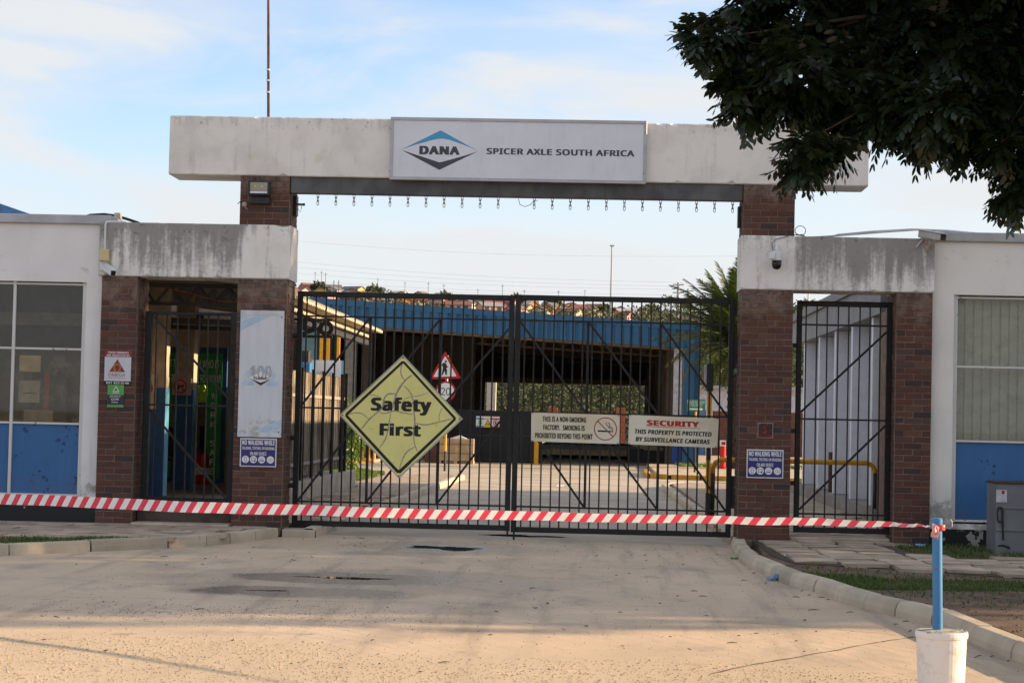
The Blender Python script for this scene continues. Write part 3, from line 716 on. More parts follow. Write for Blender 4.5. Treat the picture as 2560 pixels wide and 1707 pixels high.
# twigs and dead leaves
b = MB()
tw = [(1550, 1530), (1990, 1492), (2035, 1524), (1915, 1457), (2275, 1577), (2240, 1560), (2265, 1553), (1830, 1606), (1890, 1583), (2480, 1640), (2520, 1652), (2445, 1640), (2070, 1498), (2055, 1493), (1757, 1490), (1735, 1477), (498, 1522), (410, 1391), (415, 1412), (190, 1410), (505, 1410), (860, 1345), (905, 1346), (170, 1545), (140, 1542), (1240, 1528), (1330, 1470), (930, 1600), (1110, 1655), (2390, 1585), (1990, 1602), (2330, 1617), (1860, 1450), (1885, 1432), (2005, 1476), (2125, 1530)]
for (x, y) in tw:
    p = PG(x, y, ROAD + 0.008); a = rnd.uniform(-1.3, 1.3); L = rnd.uniform(0.015, 0.06); d = Vector((math.cos(a), math.sin(a), rnd.uniform(-0.05, 0.15)))
    b.tube([p - d * L, p + Vector((0, 0, 0.006)), p + d * L * 0.8 + Vector((0.01, 0.02, 0.0))], [0.003, 0.004, 0.002], 5)
for q in range(160):
    x, y = rnd.uniform(-4.4, 3.0), rnd.uniform(-14, 0)
    if x > np.interp(y, [-15, -8, -3, 0], [3.2, 2.35, 1.7, 1.7]) or x < np.interp(y, [-8, -4, 0], [-5, -5, -4]): continue
    a = rnd.uniform(0, 6.28); L = rnd.uniform(0.012, 0.03); d = Vector((math.cos(a), math.sin(a), 0)); s = Vector((-d.y, d.x, 0)) * 0.4; p = Vector((x, y, ROAD + 0.006))
    b.add([p - d * L, p + s * L + Vector((0, 0, 0.008)), p + d * L + Vector((0, 0, rnd.uniform(0, 0.012))), p - s * L], [(0, 1, 2, 3)])
stuff(b.build('leaf_litter', mottled('dead_leaf', (0.03, 0.018, 0.012), (0.12, 0.07, 0.04))), 'dark twigs and dead leaves strewn over the driveway', 'leaf litter')
def crumple(name, label, px, py, z, size, mat, seed):
    p = PG(px, py, z); r_ = random.Random(seed); b = MB(); n = 5
    vs = [(p.x + (i / n - 0.5) * size * 2 + r_.uniform(-0.2, 0.2) * size, p.y + (j / n - 0.5) * size * 1.2 + r_.uniform(-0.2, 0.2) * size, z + 0.004 + abs(r_.gauss(0, 0.35)) * size) for j in range(n + 1) for i in range(n + 1)]
    b.add(vs, [(j * (n + 1) + i, j * (n + 1) + i + 1, (j + 1) * (n + 1) + i + 1, (j + 1) * (n + 1) + i) for j in range(n) for i in range(n)])
    tag(b.build(name, mat), label, 'litter')
crumple('wrapper', 'crumpled green wrapper lying against the right kerb', 1835, 1398, ROAD, 0.05, plain('green_film', (0.03, 0.30, 0.04), 0.3), 1)
crumple('wrapper', 'crumpled blue plastic scrap on the driveway by the right kerb', 1930, 1451, ROAD, 0.06, plain('blue_film', (0.12, 0.30, 0.55), 0.3), 2)
crumple('wrapper', 'pale blue plastic scrap in the grass below the right brick pier', 2300, 1367, -0.02, 0.06, plain('pale_blue_film', (0.25, 0.42, 0.6), 0.3), 3)
crumple('paper_scrap', 'small pink scrap of paper on the left of the driveway', 226, 1534, ROAD, 0.025, plain('pink_paper', (0.6, 0.28, 0.26), 0.7), 4)

# ================================================================== brick piers
def brick_variants(mat, d=0.10):
    out = []
    for q in range(5):
        r_ = random.Random(q + 50); hx, hy, hz, bv = 0.5, 0.5, 0.5, 0.0
        b = MB(); e = (0.018, 0.04, 0.06)   # bevel as a fraction of length, depth, height
        def ring(y, ix, iz): return [(-0.5 + ix, y, -0.5 + iz), (0.5 - ix, y, -0.5 + iz), (0.5 - ix, y, 0.5 - iz), (-0.5 + ix, y, 0.5 - iz)]
        vs = ring(-0.5, e[0], e[2]) + ring(-0.5 + e[1], 0, 0) + ring(0.5, 0, 0)
        fs = [(0, 1, 2, 3)] + [(i, i + 4, (i + 1) % 4 + 4, (i + 1) % 4) for i in range(4)] + [(i + 4, i + 8, (i + 1) % 4 + 8, (i + 1) % 4 + 4) for i in range(4)] + [(11, 10, 9, 8)]
        vs = [(x + r_.uniform(-0.006, 0.006), y + (r_.uniform(-0.03, 0.02) if y < -0.4 else 0), z + r_.uniform(-0.02, 0.02)) for x, y, z in vs]
        b.add(vs, fs); me, _ = b.mesh('brick', mat, origin=(0, 0, 0)); out.append(me)
    return out
BV = brick_variants(brick_m)
def courses(parent, start, udir, ndir, length, z0, z1, pitch, bonds, depth=0.10, zoff=0, joint=0.010, as_mesh=None):
    """lay bricks on a face: start = corner (x, y), udir along the face, ndir out of the face; bonds = two lists of brick lengths that fill the face"""
    u_, n_ = Vector(udir), Vector(ndir); ang = math.atan2(u_.y, u_.x)
    flip = (u_.x * n_.y - u_.y * n_.x) > 0
    nC = int(round((z1 - z0) / pitch)); ph = (z1 - z0) / nC
    for c in range(nC):
        bl = bonds[(c + zoff) % 2]; tot = sum(bl); s = 0.0
        for L in bl:
            L2 = L / tot * length; m_ = s + L2 / 2; out = rnd.uniform(-0.003, 0.004)
            p = Vector((start[0], start[1], 0)) + u_ * m_ + n_ * (out - depth / 2); p.z = z0 + (c + 0.5) * ph
            rot = (0, 0, ang + (math.pi if flip else 0)); sc = (L2 - joint, depth, ph - joint)
            if as_mesh is not None:
                me = BV[rnd.randrange(5)]; M_ = Matrix.Translation(p) @ Matrix.Rotation(rot[2], 4, 'Z') @ Matrix.Diagonal((*sc, 1))
                as_mesh.add([M_ @ v_.co for v_ in me.vertices], [tuple(f.vertices) for f in me.polygons])
            else:
                inst('brick', BV[rnd.randrange(5)], p, parent, rot=rot, scale=sc)
            s += L2
def pier(name, label, x0, x1, z_low, z_high, vis, y0=0.0, y1=0.70):
    t = thing(name, label, 'pier', ((x0 + x1) / 2, (y0 + y1) / 2, -0.1))
    ins = 0.0045
    for a, c in [(z_low[0] - 0.1, z_low[1])] + ([z_high] if z_high else []):
        MB().box(x0 + ins, y0 + ins, a, x1 - ins, y1 - 0.002, c).build('mortar_core', mortar_m, t)
    wide = (x1 - x0) > 0.6
    front = ([1, 1, 1], [0.5, 1, 1, 0.5]) if wide else ([1, 1], [0.5, 1, 0.5])
    side = ([1, 1, 0.62], [0.5, 1, 1, 0.12])
    hid = MB()
    for i, (a, c) in enumerate([z_low] + ([z_high] if z_high else [])):
        courses(t, (x0, y0), (1, 0, 0), (0, -1, 0), x1 - x0, a, c, 0.083, front, zoff=i)
        for sgn in (1, -1):
            xx = x1 if sgn > 0 else x0
            courses(t, (xx, y0 + 0.105), (0, 1, 0), (sgn, 0, 0), y1 - y0 - 0.105, a, c, 0.083, side, zoff=i, as_mesh=None if sgn == vis else hid)
    o = hid.build('brick_side', brick_m, t); o['kind'] = 'stuff'
    return t
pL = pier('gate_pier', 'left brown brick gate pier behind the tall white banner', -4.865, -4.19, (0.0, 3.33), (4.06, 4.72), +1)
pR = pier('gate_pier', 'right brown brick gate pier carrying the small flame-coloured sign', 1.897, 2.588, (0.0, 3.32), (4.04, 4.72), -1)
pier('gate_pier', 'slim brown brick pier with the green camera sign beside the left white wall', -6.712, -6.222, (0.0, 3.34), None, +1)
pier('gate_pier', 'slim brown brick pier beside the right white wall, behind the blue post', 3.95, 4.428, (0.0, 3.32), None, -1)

# ================================================================== beams
def beam(name, label, x0, x1, y0, y1, z0, z1, mat, chip=None):
    # cast beam with worn, slightly uneven arrises
    b = MB(); n = int((x1 - x0) / 0.06); r_ = random.Random(int(x0 * 100)); pr = []
    for i in range(n + 1):
        x = x0 + (x1 - x0) * i / n; c = [0.010 + 0.014 * abs(mnoise.noise(Vector((x * 5, k * 7.1, 2)))) + (r_.uniform(0.015, 0.04) if r_.random() < 0.05 else 0) for k in range(4)]
        if i in (0, n): c = [q + 0.012 for q in c]
        if chip and abs(x - chip) < 0.09: c[2] = 0.05 + r_.uniform(0, 0.04)
        w_ = 0.003 * mnoise.noise(Vector((x * 2, 0, 5)))
        pr.append([(y0 + c[0] + w_, z0), (y1 - c[1], z0), (y1, z0 + c[1]), (y1, z1 - c[3]), (y1 - c[3], z1), (y0 + c[2] + w_, z1), (y0 + w_, z1 - c[2]), (y0 + w_, z0 + c[0])])
    for i, q in enumerate(pr):
        x = x0 + (x1 - x0) * i / n; b.v += [(x, yy, zz_) for yy, zz_ in q]
    for i in range(n):
        for j in range(8): b.f.append((8 * i + j, 8 * i + (j + 1) % 8, 8 * (i + 1) + (j + 1) % 8, 8 * (i + 1) + j))
    b.f.append(tuple(reversed(range(8)))); b.f.append(tuple(range(8 * n, 8 * n + 8)))
    b.f = [tuple(reversed(f)) for f in b.f]
    o = b.build(name, mat, None); tag(o, label, 'beam'); return o
beam('concrete_beam', 'long weathered white concrete beam across the top of the gateway', -5.84, 3.548, -0.012, 0.71, 4.722, 5.52, stained('top_beam_paint', 5.52, 4.72, (0, 0), 0.42, (0.83, 0.79, 0.735)))
beam('concrete_beam', 'grey-streaked white concrete beam over the left pedestrian gate', -6.755, -4.165, -0.014, 0.70, 3.332, 4.06, stained('left_beam_paint', 4.06, 3.33, (-6.9, -4.85), 0.85), chip=-4.2)
beam('concrete_beam', 'grey-streaked white concrete beam over the right pedestrian gate', 1.880, 4.440, -0.014, 0.70, 3.320, 4.04, stained('right_beam_paint', 4.04, 3.32, (2.62, 5.2), 0.85))
sb = MB().box(-4.186, 0.03, 4.50, 1.893, 0.20, 4.72)
tag(sb.build('steel_beam', plain('grey_painted_steel', (0.095, 0.095, 0.098), 0.55, var=0.3, scale=3, grime=0.5, bump=0.1), None, bevel=0.006), 'dark grey steel beam with a row of chain stubs under the top beam', 'beam')
# chain stubs
bt = MB()
def link_mesh(name, rot):
    b = MB(); n = 20; rx, rz, r = 0.0135, 0.026, 0.0045; pts = []
    for k in range(n + 1):
        t = 2 * math.pi * k / n; x = rx * math.cos(t); z = rz * math.sin(t) * (1.0)
        z += 0.010 * (1 if math.sin(t) > 0.2 else (-1 if math.sin(t) < -0.2 else 0))
        pts.append((x, 0, z) if not rot else (0, x, z))
    b.tube(pts, r, 6, cap=False); me, _ = b.mesh(name, steel_m, True, origin=(0, 0, 0)); return me
la, lb = link_mesh('link', False), link_mesh('link', True)
NTH = ['leftmost', 'second', 'third', 'fourth', 'fifth', 'sixth', 'seventh', 'eighth', 'ninth', 'tenth', 'eleventh', 'twelfth', 'thirteenth', 'fourteenth', 'fifteenth', 'sixteenth', 'seventeenth', 'eighteenth', 'nineteenth', 'twentieth', 'twenty-first', 'twenty-second', 'twenty-third', 'twenty-fourth', 'twenty-fifth', 'twenty-sixth', 'twenty-seventh', 'twenty-eighth', 'twenty-ninth', 'thirtieth']
def nth(i): return NTH[i] if i < len(NTH) else NTH[i % 10 + 10]
nchain = 24
for i in range(nchain):
    p = PL(795 + i * (1832 - 795) / (nchain - 1), 490, 0.12); x = p.x
    if i == 11: continue
    lab = 'short steel chain stub under the steel beam, ' + ('leftmost of the row' if i == 0 else nth(i - (1 if i > 11 else 0)) + ' from the left')
    c = thing('chain', lab, 'chain', (x, 0.12, 4.50), 'chain stubs hanging from the steel beam')
    tw_ = rnd.uniform(-0.25, 0.25)
    inst('link', la, (x, 0.12, 4.478), c, rot=(0, 0, tw_)); inst('link', lb, (x, 0.12, 4.432), c, rot=(0, 0, tw_ + 0.5)); inst('link', la, (x, 0.12, 4.386), c, rot=(0, 0, tw_ + rnd.uniform(-0.3, 0.3)))
cb = MB().tube([PL(1296, 497, 0.1), PL(1300, 512, 0.1), PL(1312, 517, 0.1), PL(1326, 512, 0.1), PL(1338, 500, 0.1), PL(1345, 503, 0.1)], 0.004, 5)
tag(cb.build('loose_wire', dark_m), 'thin loose wire loop under the middle of the steel beam', 'wire')

# ================================================================== flanking buildings
def wall_with_hole(b, x0, x1, y0, y1, z0, z1, hx0, hx1, hz0, hz1):
    b.box(x0, y0, z0, hx0, y1, z1)
    if x1 > hx1: b.box(hx1, y0, z0, x1, y1, z1)
    b.box(hx0, y0, hz1, hx1, y1, z1)
    if hz0 > z0: b.box(hx0, y0, z0, hx1, y1, hz0)
plinth_m = flaked('bitumen_plinth', (0.012, 0.012, 0.013), (0.30, 0.28, 0.25), 0.585, 8, 0.5)
# left building
LB = thing('gatehouse', 'white gatehouse with blue window panels left of the gate', 'building', (-9.5, 3, 0))
lw = wall_paint('left_wall_paint', (0.83, 0.80, 0.79))
b = MB(); WY = 0.10
wall_with_hole(b, -14.0, -6.70, WY, WY + 0.23, 0.34, 4.03, -13.0, -6.94, 0.34, 3.245)
b.build('wall', lw, LB)
MB().box(-14.0, WY - 0.004, -0.1, -6.705, WY + 0.22, 0.335).build('plinth', plinth_m, LB)
MB().box(-14.0, WY - 0.06, 4.032, -6.62, WY + 2.1, 4.155).build('fascia', plain('roof_edge_left', (0.44, 0.44, 0.47), 0.7, var=0.12, scale=4, bump=0.3), LB, bevel=0.01)
MB().box(-6.95, WY + 0.24, -0.1, -6.72, 2.1, 4.02).build('side_wall', mm('walkway_cream', plain, (0.42, 0.33, 0.23), 0.8), LB)
MB().box(-14.0, 2.0, -0.1, -6.96, 2.1, 4.02).build('back_wall', mm('office_wall', plain, (0.10, 0.085, 0.07), 0.8), LB)
MB().box(-14.0, 0.36, -0.05, -6.96, 1.98, 0.02).build('floor', mm('office_floor', plain, (0.06, 0.05, 0.045), 0.7), LB)
MB().box(-14.0, 0.36, 3.5, -6.96, 1.98, 3.56).build('ceiling', mm('office_ceiling', plain, (0.35, 0.33, 0.30), 0.8), LB)
MB().box(-14.0, 0.34, -0.05, -13.9, 1.98, 4.02).build('end_wall', lw, LB)
dusty_m = glass_mat('dusty_glass', (0.78, 0.74, 0.66), 0.05, 0.42)
def window(parent, xs, zs, y, frame_mat, sash=0.035, blue=blue_panel, low_glass=None):
    """xs: frame lines in X, zs: frame lines in Z from the bottom; lowest row is a painted panel"""
    for i in range(len(xs) - 1):
        for j in range(len(zs) - 1):
            x0, x1, z0, z1 = xs[i] + 0.02, xs[i + 1] - 0.02, zs[j] + 0.012, zs[j + 1] - 0.012
            if j == 0: MB().box(x0, y + 0.02, z0, x1, y + 0.04, z1).build('panel', blue, parent)
            else: MB().box(x0, y + 0.022, z0, x1, y + 0.027, z1).build('pane', low_glass if j == 1 and low_glass else pane_m, parent)
    for i, x in enumerate(xs):
        w = 0.04 if 0 < i < len(xs) - 1 else 0.055
        MB().box(x - w / 2, y - 0.015, zs[0] - 0.02, x + w / 2, y + 0.05, zs[-1] + 0.03).build('mullion', frame_mat, parent, bevel=0.004)
    for j, z in enumerate(zs):
        for i in range(len(xs) - 1):
            MB().box(xs[i] + 0.021, y - 0.010, z - 0.014, xs[i + 1] - 0.021, y + 0.045, z + 0.014).build('glazing_bar' if 0 < j < len(zs) - 1 else 'frame_rail', frame_mat, parent, bevel=0.003)
win = pempty('window', (-8, WY, 0.36), LB)
window(win, [-13.0 + 0.03, -11.98, -10.96, -9.945, -8.94, -7.935, -6.972], [0.36, 1.325, 2.335, 3.215], WY + 0.06, white_window, low_glass=dusty_m)
# things behind the left glass
cab_m = plain('brown_cabinet', (0.13, 0.10, 0.07), 0.6, var=0.2, scale=2)
for q, (x, w) in enumerate([(-9.0, 0.42), (-8.5, 0.45), (-8.0, 0.46), (-7.45, 0.5)]):
    MB().box(x, 1.5, 0.0, x + w, 1.98, 1.95 + 0.1 * (q % 2)).build('locker', cab_m, LB)
MB().box(-11, 1.8, 2.72, -7.0, 1.9, 2.9).build('ceiling_beam', mm('office_ceiling', plain, (0.35, 0.33, 0.30), 0.8), LB)
tag(MB().box(-7.86, 0.205, 1.60, -7.57, 0.21, 1.90).build('paper_sign', plain('white_paper', (0.62, 0.60, 0.54), 0.8)), 'white no smoking paper inside the left gatehouse window', 'sign')
o_ = bpy.data.objects['paper_sign']
b = MB().box(-7.80, 0.2035, 1.722, -7.62, 0.2045, 1.735); b.build('cigarette', black_m, o_)
MB().tube([(-7.68, 0.203, 1.75), (-7.70, 0.203, 1.78), (-7.67, 0.203, 1.80), (-7.70, 0.203, 1.83)], 0.004, 5).build('smoke', black_m, o_)
tag(MB().box(-7.62, 0.6, 1.35, -7.55, 0.66, 2.02).build('red_tube', plain('red_plastic', (0.75, 0.06, 0.02), 0.4)), 'red upright tube standing behind the left gatehouse window', 'tube')
tag(MB().box(-7.78, 0.215, 1.345, -7.38, 0.222, 1.5).build('notice_and_reflection', plain('grey_paper', (0.45, 0.43, 0.42), 0.8)), 'grey paper notice leaning at the foot of the left window', 'notice')
tag(MB().box(-7.86, 0.208, 2.02, -7.57, 0.213, 2.24).build('notice_and_reflection', plain('reflection_yellow', (0.85, 0.76, 0.52), 0.8)), 'bright yellowish reflection painted high on the lower pane of the left window', 'notice')  # bright reflection in the pane, put in as a pale yellow sheet

# right building
RB = thing('office_building', 'white office with vertical blinds and blue panel right of the gate', 'building', (7, 3, 0))
rw = wall_paint('right_wall_paint', (0.84, 0.795, 0.735))
b = MB(); wall_with_hole(b, 4.42, 16.0, WY, WY + 0.23, 0.20, 4.012, 4.725, 15.2, 0.27, 3.31); b.build('wall', rw, RB)
MB().box(4.425, WY - 0.004, -0.1, 16, WY + 0.22, 0.198).build('plinth', plinth_m, RB)
MB().box(4.40, WY - 0.05, 4.014, 16.0, 6, 4.14).build('fascia', plain('roof_edge_right', (0.40, 0.40, 0.39), 0.7, var=0.12, scale=4, bump=0.3), RB, bevel=0.01)
MB().box(15.8, 0.34, -0.1, 16.0, 6.0, 4.0).build('end_wall', rw, RB)
MB().box(4.6, 5.8, -0.1, 15.8, 5.9, 4.0).build('back_wall', mm('office_wall', plain, (0.10, 0.085, 0.07), 0.8), RB)
MB().box(4.6, 0.34, 3.6, 15.8, 5.8, 3.66).build('ceiling', mm('office_ceiling', plain, (0.35, 0.33, 0.30), 0.8), RB)
MB().box(4.6, 0.34, 0.0, 15.8, 5.8, 0.05).build('floor', mm('office_floor', plain, (0.06, 0.05, 0.045), 0.7), RB)
win = pempty('window', (6, WY, 0.3), RB)
window(win, [4.755, 5.95, 7.15, 8.35, 9.55, 10.75, 11.95, 13.2, 15.17], [0.31, 1.367, 2.354, 3.275], WY + 0.06, white_window)
blind_m = plain('vertical_blind', (0.80, 0.80, 0.73), 0.8, var=0.06)
for q in range(40):
    x = 4.80 + q * 0.118
    MB().obox((x + 0.055, WY + 0.2, 2.33), (0.064, 0.012, 0), (-0.0004, 0.001, 0), (0, 0, 0.96)).build('blind_slat', blind_m, win)
# brick flank of the right building along the inner passage
flank_m = brick_mat('flank_brick', weather=False)
MB().box(4.48, 0.72, -0.1, 4.70, 5.4, 3.33).build('flank_wall', plain('flank_mortar', (0.19, 0.12, 0.085), 0.9, var=0.25, scale=7), RB)
fw = bpy.data.objects['flank_wall']
_bv = BV; BV = brick_variants(flank_m)
courses(fw, (4.472, 3.0), (0, 1, 0), (-1, 0, 0), 1.62, 0.0, 3.32, 0.083, ([1] * 7, [0.5] + [1] * 6 + [0.5]), depth=0.05)
BV = _bv
# office wing with white fins
OW = thing('office_wing', 'grey and white office wing with upright fins seen through the right gate', 'building', (6, 12, 0))
ow_grey = plain('grey_wing_fascia', (0.24, 0.235, 0.235), 0.75, var=0.12, scale=1.5, grime=0.3)
MB().box(4.50, 5.45, 3.34, 10, 20.2, 3.86).build('fascia', ow_grey, OW)
MB().box(4.44, 5.42, 3.864, 10, 20.3, 4.03).build('roof_edge', plain('grey_roof_edge', (0.20, 0.20, 0.20), 0.7, var=0.1), OW)
MB().box(5.05, 5.45, -0.1, 10, 20.0, 3.335).build('wall', plain('wing_wall', (0.40, 0.40, 0.42), 0.7, var=0.06), OW)
MB().box(4.46, 5.45, -0.1, 5.048, 20.0, 0.215).build('plinth', plain('wing_plinth', (0.26, 0.23, 0.20), 0.85, var=0.2, scale=4), OW)
fin_m = plain('fin_paint', (0.72, 0.72, 0.76), 0.6, var=0.05)
for y in (6.70, 9.36, 11.9, 14.67, 17.6): MB().box(4.56, y, 0.217, 5.046, y + 0.20, 3.338).build('fin', fin_m, OW, bevel=0.006)
MB().tube([(4.66, 12.9, 0.22), (4.66, 12.9, 1.0)], 0.09, 12).build('down_pipe', plain('brown_pipe', (0.06, 0.025, 0.018), 0.4), OW)

# ================================================================== gates
def gate_leaf(name, label, pts, Y, bars, thick, rails, diags, post=0.072, bar=0.020, rail_t=0.024, mat=black_gate, top_t=0.075, bot_t=0.075, mid_posts=()):
    """pts: (x0, x1, z0, z1)"""
    x0, x1, z0, z1 = pts
    t = thing(name, label, 'gate', ((x0 + x1) / 2, Y, z0))
    for x in (x0 + post / 2, x1 - post / 2): MB().box(x - post / 2, Y, z0, x + post / 2, Y + post, z1).build('post', mat, t, bevel=0.005)
    MB().box(x0 + post, Y + 0.002, z1 - top_t, x1 - post, Y + post - 0.002, z1 - 0.002).build('top_rail', mat, t, bevel=0.005)
    MB().box(x0 + post, Y + 0.002, z0 + 0.002, x1 - post, Y + post - 0.002, z0 + bot_t).build('bottom_rail', mat, t, bevel=0.005)
    yc = Y + post / 2
    for z in rails: MB().box(x0 + post, yc - 0.014, z - rail_t / 2, x1 - post, yc + 0.014, z + rail_t / 2).build('rail', mat, t)
    for x in bars:
        j = rnd.uniform(-0.004, 0.004)
        MB().bar((x + j, yc, z0 + bot_t), (x - j, yc, z1 - top_t), bar, bar).build('bar', mat, t)
    for x, za, zb in mid_posts: MB().bar((x, yc + 0.03, za), (x, yc + 0.03, zb), 0.036, 0.03).build('stile', mat, t)
    for (xa, za, xb, zb) in diags: MB().bar((xa, yc - 0.022, za), (xb, yc - 0.022, zb), 0.03, 0.014).build('brace', mat, t)
    return t
GY = 0.60
gx0, gx1, gz0, gz1 = -4.137, -1.150, 0.0, 3.216
ZR, ZM, ZB = 2.86, 1.62, 0.345
def zrow(px, py): return PL(px, py, GY + 0.03).z
lb_ = [PL(720 + z / 3.92, 833, GY + 0.03).x for z in (178, 270, 370, 465, 560, 652, 745, 855, 950, 1040, 1130, 1228, 1320, 1415, 1505, 1605, 1715, 1810, 1905, 2010, 2110)]
ta, tb_ = PL(924, 900, GY + 0.06).x, PL(1100, 900, GY + 0.06).x
zr, zm, zb = zrow(924, 793), zrow(924, 1022), zrow(912, 1256)
G1 = gate_leaf('gate_leaf', 'left leaf of the black steel driveway gate, with the yellow diamond sign', (gx0, gx1, gz0, gz1), GY, lb_, 0, [zr, zm, zb],
    [(gx0 + 0.07, zm, ta, zr), (gx0 + 0.07, zb, ta, zm), (ta, zm, tb_, zr), (ta, zb, tb_, zm), (tb_, zm, gx1 - 0.07, zr - 0.12), (tb_, zb, gx1 - 0.07, zm)], mid_posts=[(ta, zb, zr), (tb_, zb, zr)])
MB().tube([(gx1 - 0.03, GY + 0.02, 0.02), (gx1 - 0.03, GY + 0.02, -0.075)], 0.014, 8).build('drop_bolt', black_gate, G1)
for z in (0.55, 1.2, 2.6): MB().tube([(gx0 - 0.05, GY + 0.04, z), (gx0 + 0.01, GY + 0.04, z)], 0.035, 10).build('hinge', dark_m, G1)
rb_ = [PL(1270 + z / 3.92, 833, GY + 0.03).x for z in (165, 258, 352, 450, 540, 638, 733, 828, 925, 1018, 1115, 1208, 1303, 1400, 1495, 1592, 1688, 1785, 1882, 1985, 2085)]
rx0, rx1 = -1.135, 1.852
tc_, td_ = PL(1469, 900, GY + 0.06).x, PL(1650, 900, GY + 0.06).x
G2 = gate_leaf('gate_leaf', 'right leaf of the black steel driveway gate, with the two cream notice boards', (rx0, rx1, -0.015, 3.225), GY, rb_, 0, [zr, zm, zb],
    [(rx0 + 0.07, zr - 0.02, tc_, zm), (rx0 + 0.07, zm, tc_, zb), (tc_, zr, td_, zm), (tc_, zm, td_, zb), (td_, zr, rx1 - 0.07, zm), (td_, zm, rx1 - 0.07, zb)], mid_posts=[(tc_, zb, zr), (td_, zb, zr)])
MB().tube([(rx0 + 0.045, GY - 0.02, 0.12), (rx0 + 0.045, GY - 0.02, -0.115)], 0.013, 8).build('drop_bolt', black_gate, G2)
for z in (0.6, 2.5): MB().box(rx1 - 0.005, GY + 0.02, z - 0.22, rx1 + 0.04, GY + 0.07, z + 0.22).build('hinge', dark_m, G2)
# pedestrian gates
Y2 = 0.34
x0, x1 = PL(1991, 900, Y2).x, PL(2229, 900, Y2).x; z0, z1 = PL(2100, 1333, Y2).z, PL(2110, 753, Y2).z
bars = [PL(x, 900, Y2 + 0.03).x for x in (2014, 2041, 2067, 2094, 2121, 2148, 2174, 2200)]
rz = [PL(2110, y, Y2).z for y in (813, 1049, 1286)]
q1, q2, q3, q4 = PL(2005, 1030, Y2), PL(2216, 830, Y2), PL(1998, 1273, Y2), PL(2214, 1064, Y2)
G3 = gate_leaf('pedestrian_gate', 'black barred pedestrian gate in the right opening', (x0, x1, z0, z1), Y2, bars, 0, rz, [(x0 + 0.07, q1.z, x1 - 0.07, q2.z), (x0 + 0.07, q3.z, x1 - 0.07, q4.z)], bar=0.018, post=0.07)
for z in (0.75, 1.45, 2.6): MB().box(x0 - 0.05, Y2 + 0.02, z - 0.03, x0 + 0.005, Y2 + 0.06, z + 0.03).build('hinge', dark_m, G3)
x0, x1 = PL(357, 1000, Y2).x, PL(588, 1000, Y2).x; z0, z1 = PL(470, 1256, Y2).z, PL(470, 780, Y2).z
bars = [PL(x, 900, Y2 + 0.03).x for x in (389, 414, 442, 469, 495, 518, 542)]
rz = [PL(470, 1013, Y2).z, PL(470, 1246, Y2).z]
G4 = gate_leaf('pedestrian_gate', 'black barred pedestrian gate in the left opening', (x0, x1, z0, z1), Y2, bars, 0, rz, [(x0 + 0.08, z1 - 0.03, x1 - 0.08, PL(570, 1000, Y2).z), (x0 + 0.08, PL(370, 1022, Y2).z, x1 - 0.08, z0 + 0.05)], bar=0.017, post=0.09, top_t=0.04, bot_t=0.04)
# step under the left gate, threshold under the right one
st = MB().box(-6.21, 0.30, -0.1, -4.875, 0.70, z0 - 0.02)
tag(st.build('threshold', plain('brown_brick_step', (0.085, 0.060, 0.048), 0.85, var=0.25, scale=6, bump=0.4), None, bevel=0.01), 'low brown step below the left pedestrian gate', 'step')
tag(MB().box(-6.21, -0.12, -0.1, -4.88, 0.298, 0.03).build('door_step', slab_m, None, bevel=0.02), 'flat concrete step in front of the left pedestrian gate', 'step')
tag(MB().box(2.60, 0.15, -0.1, 3.94, 0.70, z0 * 0 + 0.045).build('threshold', slab_m, None, bevel=0.015), 'pale concrete threshold below the right pedestrian gate', 'step')

# ================================================================== main sign
SY = -0.105
x0, z0, x1, z1 = prect(974.2, 297.5, 1615.5, 454.5, SY)
sg = thing('company_sign', 'wide white company sign with blue chevron on the top beam', 'sign', ((x0 + x1) / 2, -0.05, z0))
MB().box(x0 + 0.003, SY + 0.03, z0 + 0.003, x1 - 0.003, -0.014, z1 - 0.003).build('box', alu_m, sg)
MB().box(x0 + 0.04, SY + 0.012, z0 + 0.04, x1 - 0.04, SY + 0.0285, z1 - 0.04).build('face', plain('sign_face', (0.70, 0.71, 0.77), 0.35, var=0.04, scale=2, grime=0.10), sg)
fw_ = 0.042
for (a, c, d, e) in ((x0, z1 - fw_, x1, z1), (x0, z0, x1, z0 + fw_), (x0, z0 + fw_, x0 + fw_, z1 - fw_), (x1 - fw_, z0 + fw_, x1, z1 - fw_)):
    MB().box(a, SY, c, d, SY + 0.029, e).build('frame', alu_m, sg, bevel=0.003)
for px, py in ((977, 322), (975, 428), (1613, 332), (1609, 435)): 
    p = PL(px, py, SY); MB().disc(p.x, p.z, 0.011, SY - 0.006, SY, 10).build('bolt', steel_m, sg)
zp = lambda a, c: (960 + a / 3.459, 280 + c / 3.459)
chev_b = NT('chevron_blue'); chev_b.set(chev_b.mix(chev_b.noise(chev_b.pos(), 5), (0.03, 0.27, 0.50), (0.05, 0.36, 0.62)), 0.4)
chev_d = NT('chevron_charcoal'); chev_d.set(chev_d.mix(chev_d.noise(chev_d.pos(), 5), (0.028, 0.030, 0.045), (0.065, 0.068, 0.09)), 0.4)
FYs = SY + 0.0105
pplate('chevron', [zp(*q) for q in ((150, 326), (490, 160), (812, 338), (730, 300), (560, 240), (505, 232), (475, 232), (420, 243), (260, 288))][::-1], FYs, chev_b.m, sg)
pplate('chevron', [zp(*q) for q in ((150, 329), (250, 362), (440, 424), (478, 437), (520, 428), (700, 378), (812, 342), (478, 502))][::-1], FYs, chev_d.m, sg)
r = [zp(305, 293), zp(655, 374)]; ptext('DANA', r[0][0], r[0][1] + 1.0, r[1][0], r[1][1] - 1.0, FYs, chev_d.m, sg, bold=0.10)
